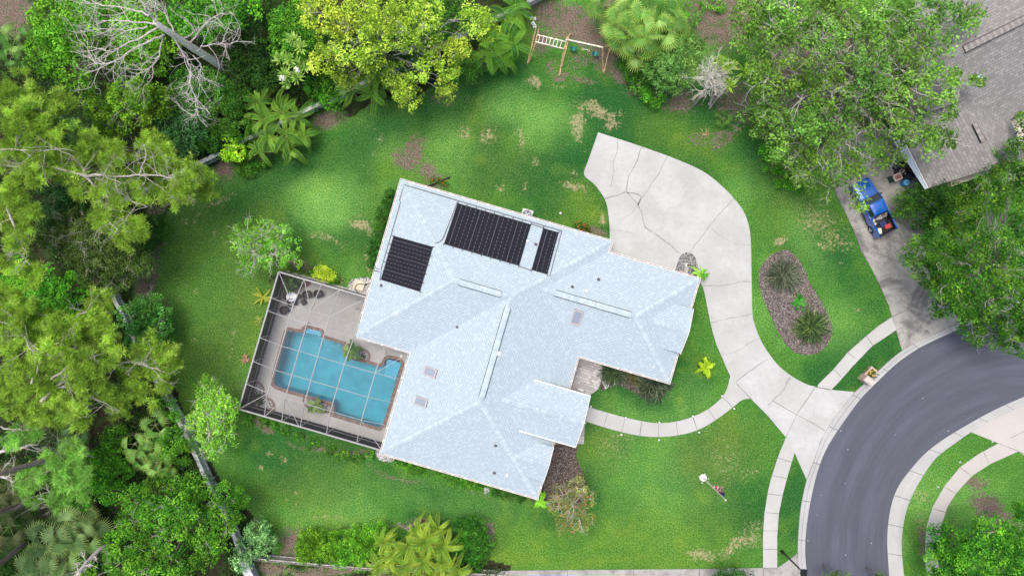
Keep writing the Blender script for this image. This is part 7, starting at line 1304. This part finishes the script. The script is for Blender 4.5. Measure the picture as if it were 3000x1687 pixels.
def cargo_box(col, sx, sy, sz, lid=None):
    def f(r):
        m = MB(); m.box((0, 0, sz / 2), (sx * .96, sy * .96, sz)); m.build('box', plain('cargo', col, .5, nscale=5), r, local=True); m = MB(); m.box((0, 0, sz + .02), (sx, sy, .05)); m.box((0, 0, sz + .05), (sx * .5, .04, .03)); m.build('lid', plain('cargo_lid', lid or col, .45, nscale=5), r, local=True)
    return f
load('tool_box', 'red flat box in the truck bed near the tailgate', 'box', -2.05, -.33, .64, -.1, cargo_box((.42, .05, .05), .36, .52, .25)); load('cooler', 'white cooler in the truck bed at the left rear', 'cooler', -2.1, .5, .64, 1.2, cargo_box((.6, .58, .54), .32, .5, .25))
load('crate', 'dark blue crate in the middle of the truck bed', 'crate', -1.7, -.05, .64, .1, cargo_box((.02, .03, .12), .5, .5, .22)); load('crate', 'black crate beside the blue crate in the truck bed', 'crate', -1.75, .42, .64, .2, cargo_box((.02, .02, .022), .36, .3, .2)); load('crate', 'black case across the truck bed behind the rubbish', 'crate', -1.35, .1, .64, .0, cargo_box((.02, .02, .022), .25, .7, .25))
for k, (x, y, lab) in enumerate(((-1.38, .55, 'small white carton beside the black case in the truck bed'), (-1.5, .7, 'smallest white carton against the left bed wall'))): load('carton', lab, 'carton', x, y, .64, .3 * k, cargo_box((.62, .6, .56), .18 - .05 * k, .2, .2))
def rub(r):
    m = MB()
    for k in range(46):
        c = Vector((R.uniform(-.16, .16), R.uniform(-.68, .68), .3 + R.uniform(-.1, .16))); s = R.uniform(.06, .15); q = [c + Vector((R.uniform(-1, 1), R.uniform(-1, 1), R.uniform(-.6, .6))) * s for _ in range(4)]; m.face(q, R.choice([0, 1, 2, 3])); m.face([q[0], q[2], q[1]], R.choice([0, 1, 2]))
    m.box((0, 0, .12), (.3, 1.35, .25), 0, 3); m.build('scraps', [plain('paper', (.55, .5, .46), .8), plain('foil', (.5, .52, .56), .4), plain('cardboard', (.35, .22, .14), .8), plain('bag', (.12, .11, .11), .5)], r, local=True)
load('rubbish_pile', 'heap of pale crumpled rubbish behind the truck cab', 'rubbish', -1.02, 0, .64, 0, rub)
# ---------------------------------------------------------------- clutter by the neighbour wall
def bin_(px, py, rz, label, col, lid, w=.55, dd=.65, h=1.0):
    r = thing('rubbish_bin', label, 'bin', (*P(px, py, h)[:2], .045), rz); m = MB(); m.box((0, 0, h / 2), (dd * .82, w * .82, h), 0, 0, 1.2); m.build('body', plain('bin_body', col, .5), r, local=True); m = MB(); m.box((.0, 0, h + .02), (dd, w, .05)); m.box((0, 0, h + .06), (dd * .7, w * .6, .03), 0, 1); m.build('lid', [plain('bin_rim', (.42, .34, .3), .5), plain('bin_lid', lid, .5)], r, local=True)
    for s_ in (-1, 1): m = MB(); m.tube([(-dd * .36, s_ * w * .45, .12), (-dd * .36, s_ * w * .36, .12)], .12, 14); m.build('wheel', BLACK, r, local=True)
    m = MB(); m.bar((-dd * .52, -w * .35, h + .02), (-dd * .52, w * .35, h + .02), .035); m.build('handle', GREYP, r, local=True)
bin_(2629, 519, rad(24), 'green wheeled bin with a brownish red lid by the neighbour wall', (.01, .09, .05), (.2, .09, .08), .6, .72)
def barrel(px, py, r_, h, label, col, name='barrel', lid=None):
    r = thing(name, label, 'barrel', (*P(px, py, h)[:2], .045)); m = MB()
    if lid: m.lathe([(r_ * .92, 0), (r_, h * .5), (r_ * .97, h), (r_ * .9, h + .02), (.0, h + .03)], (0, 0, 0), 20)
    else: m.lathe([(r_ * .8, 0), (r_, h), (r_ * 1.04, h + .02), (r_ * .9, h), (r_ * .75, .06), (.0, .06)], (0, 0, 0), 20, mf=[0, 1, 1, 2, 2])
    m.build('body', [plain('barrel_m', col, .6, nscale=4), plain('barrel_rim', tuple(min(1, x * 1.8 + .08) for x in col), .6), BLACK], r, local=True)
    if lid: m = MB(); m.lathe([(r_ * .86, h + .035), (r_ * .5, h + .05), (0, h + .055)], (0, 0, 0), 20); m.build('lid', plain('barrel_lid', lid, .4), r, local=True)
barrel(2643.5, 484, .30, .8, 'open dark barrel with olive rim, left of the two open ones', (.09, .09, .06)); barrel(2672, 491, .30, .75, 'open rusty barrel closest to the neighbour wall', (.10, .06, .04)); barrel(2655, 535, .30, .55, 'light blue barrel lid down beside the dark bush', (.05, .25, .5), 'barrel', (.12, .4, .68)); barrel(2625, 491.5, .14, .4, 'small dark blue can left of the open barrels', (.02, .04, .12), 'can', (.03, .05, .16))
r = thing('cooler', 'blue cooler with a white lid in front of the neighbour wall', 'cooler', (*P(2641, 462, .5)[:2], .045), rad(-70)); cargo_box((.02, .08, .45), .62, .42, .4, (.55, .58, .62))(r)
r = thing('cooler', 'pale white box half hidden under the oak leaves by the neighbour wall', 'cooler', (*P(2632, 443, .5)[:2], .045), rad(-65)); cargo_box((.5, .6, .58), .6, .3, .35)(r)
r = thing('rubbish_bag', 'crumpled silvery bag on the green bin', 'bag', (*P(2643, 501, .9)[:2], .8)); m = MB()
for k in range(40): c = Vector((R.gauss(0, .12), R.gauss(0, .12), R.uniform(0, .25))); q = [c + Vector((R.uniform(-1, 1), R.uniform(-1, 1), R.uniform(-.6, .6))) * .1 for _ in range(4)]; m.face(q, k % 2)
m.build('bag', [plain('bag_w', (.5, .46, .43), .5), plain('bag_d', (.16, .13, .12), .6)], r, local=True)
m = MB(); m.lathe([(.0, -.8), (0.001, -.8), (.25, -.8), (.3, -.4), (.2, -.02), (0, 0)], (0, 0, 0), 12); m.build('sack', plain('bag_d', (.05, .045, .05), .6), r, local=True)
r = thing('covered_mower', 'dark tarpaulin covered heap between the barrels and the wall', 'tarpaulin', (*P(2668, 516, .5)[:2], .045), .3); m = MB(); k = 14
for i in range(7):
    for j in range(k): a = 6.28319 * j / k; rr = math.cos(i / 6 * 1.57) if i < 6 else 0; m.v.append(((.62 + .06 * math.sin(3 * a)) * rr * math.cos(a), (.4 + .05 * math.cos(4 * a)) * rr * math.sin(a), .62 * math.sin(i / 6 * 1.57) + .04 * math.sin(5 * a + i)))
for i in range(6):
    for j in range(k): m.f.append((i * k + j, i * k + (j + 1) % k, (i + 1) * k + (j + 1) % k, (i + 1) * k + j)); m.m.append(0)
m.build('cover', plain('tarp', (.035, .04, .06), .45), r, True, True)

# ---------------------------------------------------------------- patio furniture inside the cage
Zp = lambda a, b, z=DK: PV(800 + a / 7.628, 790 + b / 7.628, z)
WK = plain('wicker', (.03, .027, .028), .7, nscale=40, namt=.5)
def wchair(loc, rz, label):
    r = thing('wicker_chair', label, 'chair', loc, rz, 'dark wicker armchairs on the pool deck'); m = MB(); m.box((0, 0, .36), (.56, .56, .12)); m.build('seat', WK, r, local=True); m = MB(); k = 14
    for i in range(k + 1):
        a = rad(-35 + 250 * i / k); hb = .62 + .22 * max(0, math.sin(a)) ** 1.5; x, y = math.cos(a) * .38, math.sin(a) * .36; m.v += [(x * .9, y * .9, .25), (x, y, .45), (x * 1.05, y * 1.05, hb - .02), (x * 1.0, y * 1.0, hb), (x * .88, y * .88, hb), (x * .85, y * .85, .42)]
    for i in range(k):
        for j in range(5): a = i * 6 + j; m.f.append((a, a + 6, a + 7, a + 1)); m.m.append(0)
    m.build('backrest', WK, r, True, True); m = MB(); m.box((.02, .02, .43), (.42, .42, .04)); m.build('cushion', plain('cushion_dark', (.06, .055, .055), .8), r, local=True)
    for x, y in ((-.25, -.27), (.25, -.27), (-.22, .24), (.22, .24)): m = MB(); m.box((x, y, .15), (.05, .05, .3)); m.build('leg', WK, r, local=True)
    return r
wc = wchair(Zp(800, 560), rad(18), 'dark wicker armchair with its ottoman, in the middle of the row'); lab4 = [((1050, 545), rad(20), 'rightmost dark wicker armchair of the group'), ((460, 740), rad(25), 'dark wicker armchair partly under the white round table'), ((295, 900), rad(35), 'dark wicker armchair nearest the left screen wall')]
for (a, b), rz, lab in lab4: dup(wc, Zp(a, b), rz, lab)
r = thing('ottoman', 'small square dark wicker ottoman in front of the armchair', 'ottoman', Zp(700, 720), rad(-55)); m = MB(); m.box((0, 0, .2), (.42, .42, .3)); m.build('body', WK, r, local=True); m = MB(); m.box((0, 0, .37), (.4, .4, .05)); m.build('cushion', plain('cushion_dark', (.05, .045, .045), .8), r, local=True)
r = thing('side_table', 'small round dark side table right of the white table', 'table', Zp(645, 590)); m = MB(); m.lathe([(.05, 0), (.05, .46), (.18, .48), (.19, .52), (.0, .52)], (0, 0, 0), 16); m.build('table_top', WK, r, local=True)
GT = plain('frosted_top', (.55, .58, .66), .25, nscale=3, namt=.05); r = thing('round_table', 'large round white glass topped table by the corner planting', 'table', Zp(460, 600)); m = MB(); m.lathe([(.0, .72), (.15, .72), (.16, .735), (.42, .735), (.44, .72), (.44, .70), (.0, .70)], (0, 0, 0), 28); m.build('table_top', GT, r, local=True); m = MB(); m.lathe([(.25, 0), (.05, .06), (.04, .7)], (0, 0, 0), 12); m.build('pedestal', GREYP, r, local=True)
r = thing('serving_tray', 'smaller round white tray at the edge of the round table', 'tray', (*Zp(560, 590)[:2], DK + .75)); m = MB(); m.lathe([(.0, .01), (.17, .01), (.19, .035), (.2, .03), (.18, 0), (.0, 0)], (0, 0, 0), 18); m.build('tray', WHITE, r, local=True)
r = thing('metal_stand', 'thin dark metal frame stand near the house wall on the deck', 'stand', Zp(1960, 770)); m = MB()
for a, b in (((-.1, .45, 1.1), (-.25, -.45, 1.1)), ((-.25, -.45, 1.1), (-.2, -.3, 0)), ((-.1, .45, 1.1), (0, .35, 0)), ((-.25, -.45, .02), (.2, -.3, .02)), ((.0, .4, .02), (.3, .25, .02))): m.bar(a, b, .035)
m.build('frame', GREYP, r, local=True)
# planting pockets in the deck
def pocket(pts, mat=GRAVEL_W): m = MB(); m.prism(G(cr(pts, 4, True)), DK - .05, DK + .006); o = m.build('gravel', mat); struct(o); edge = G(cr(pts, 4, True)); a = edge; b = offset(edge, .2); mm = MB(); n = len(a); 
pk = [Zc([(930, 655), (960, 640), (1000, 655), (1008, 690), (985, 712), (930, 700), (890, 690), (860, 650), (850, 610), (880, 600)]), Zc([(545, 1002), (700, 1048), (715, 1075), (700, 1092), (600, 1070), (540, 1040)]), Zc([(160, 890), (195, 900), (210, 950), (200, 985), (270, 1020), (290, 1060), (280, 1075), (200, 1060), (120, 1030), (130, 950)])]
for k, pts in enumerate(pk):
    m = MB(); g4 = G(cr(pts, 3, True)); m.prism(g4, DK - .05, DK + .02); o = m.build('gravel', GRAVEL_W); struct(o)
    a = offset(g4, .02); b = offset(g4, .2); m = MB(); n = len(a)
    for i in range(n):
        p0, p1, q0, q1 = Vector(a[i]), Vector(a[(i + 1) % n]), Vector(b[i]), Vector(b[(i + 1) % n]); kk = max(1, round((p1 - p0).length / .13))
        for j in range(kk): t0 = (j + .1) / kk; t1 = (j + .9) / kk; m.face([(*p, DK + .032) for p in (p0.lerp(p1, t0), p0.lerp(p1, t1), q0.lerp(q1, t1), q0.lerp(q1, t0))])
    m.build('planter_edging', BRICK, poolo)
a = Zc([(505, 155), (540, 160), (570, 145), (578, 120), (560, 108), (520, 120)]); m = MB(); m.prism(G(a), DK - .05, DK + .02); struct(m.build('gravel', BRICK))
a = Zc([(350, 60), (500, 105), (520, 150), (480, 175), (430, 200), (395, 250), (360, 240), (335, 120)]); m = MB(); m.prism(G(cr(a, 3, True)), DK - .05, DK + .015); struct(m.build('mulch_bed', MULCH_D))
shrub('shrub', 'dark leafy planting inside the top left corner of the pool cage', [(690 + 390 / 2.587, 780 + 110 / 2.587, 18, 1.6), (690 + 440 / 2.587, 780 + 130 / 2.587, 18, 1.5), (690 + 400 / 2.587, 780 + 160 / 2.587, 16, 1.4), (690 + 470 / 2.587, 780 + 115 / 2.587, 12, 1.3)], [(.03, .05, .02), (.06, .09, .04), (.12, .15, .08)], clump=.22, leaf=.15)
feather_palm('small_palm', 'small palm in the pebble planter at the upper edge of the pool', 'palm', [(690 + 880 / 2.587, 780 + 640 / 2.587, 1.3, .55)], [(.07, .13, .05), (.13, .2, .08), (.22, .28, .12)], None, 1.8, .55, .09, None, .7, 1.0, (12, 13), True, 18)
feather_palm('small_palm', 'small palm in the pebble planter at the lower edge of the pool', 'palm', [(690 + 610 / 2.587, 780 + 1055 / 2.587, .9, .5)], [(.08, .13, .06), (.15, .2, .09), (.22, .27, .13)], None, 1.8, .5, .09, None, .6, .9, (11, 12), True, 18)
bladeclump('ground_plant', 'dark rosette plant in the pebble planter at the upper pool edge', 'plant', (*P(690 + 970 / 2.587, 780 + 682 / 2.587)[:2], DK), 40, .3, .06, [(.03, .06, .03), (.07, .11, .06)]); bladeclump('ground_plant', 'grey green tufted plant in the lower left corner pocket of the cage', 'plant', (*P(690 + 170 / 2.587, 780 + 1000 / 2.587)[:2], DK), 120, .65, .07, [(.03, .05, .03), (.09, .12, .08)], None, 1, .4, 0, None, .2)
r = thing('boulders', 'line of grey pebbles inside the left screen wall', 'stones', (*P(770, 1000)[:2], 0)); m = MB()
for (a, b, n) in (((370, 180), (60, 1030), 150), ((100, 1050), (1090, 1360), 130)):
    for k in range(n): t = R.random(); x = a[0] + (b[0] - a[0]) * t + R.uniform(-6, 6); y = a[1] + (b[1] - a[1]) * t + R.uniform(-6, 6); q = P(690 + x / 2.587, 780 + y / 2.587); s = R.uniform(.04, .1); m.lathe([(s * .9, 0), (s, s * .4), (s * .6, s * .8), (0, s * .9)], (q[0], q[1], DK), 7)
o = m.build('pebbles', plain('pebble', (.34, .32, .3), .85, nscale=8, namt=.4), r); o['kind'] = 'stuff'
# fallen palm frond and edging bits by the bottom hedges
m = MB(); 
for k in range(22): t = k / 22; q = P(1162 + 42 * t, 1532 + 12 * t + 6 * math.sin(t * 3), .1); [m.bar(q, (q[0] + R.uniform(.05, .3), q[1] + s_ * R.uniform(.1, .3), .12), .03, .02) for s_ in (-1, 1)]
tag(m.build('fallen_frond', bark('dry_frond', (.3, .25, .22), 9)), 'dry grey palm frond lying on the lawn edge left of the yellow palms', 'palm frond')
# debris at the wood edge near the oak: small fallen branch
m = MB(); [twigs(m, P(2062, 395, .1), Vector((R.uniform(-1, 1), R.uniform(-1, 1), .1)), .5, .025, 1, .2) for _ in range(10)]; tag(m.build('branch_pile', bark('orange_wood', (.5, .36, .2), 9)), 'small pile of dead orange brown twigs on the lawn edge by the oak', 'branches')
for (x, y, lab) in ((2908, 1293, 'small round utility cover at the corner of the right pink driveway'), (2813, 1353, 'small round cover beside the curved right sidewalk'), (2748, 1426, 'small round cover at the left edge of the right sidewalk')):
    m = MB(); m.lathe([(.1, 0), (.1, .03), (.06, .035), (.0, .03)], P(x, y), 14); tag(m.build('utility_cover', plain('cover_grey', (.34, .34, .33), .7)), lab, 'utility cover')
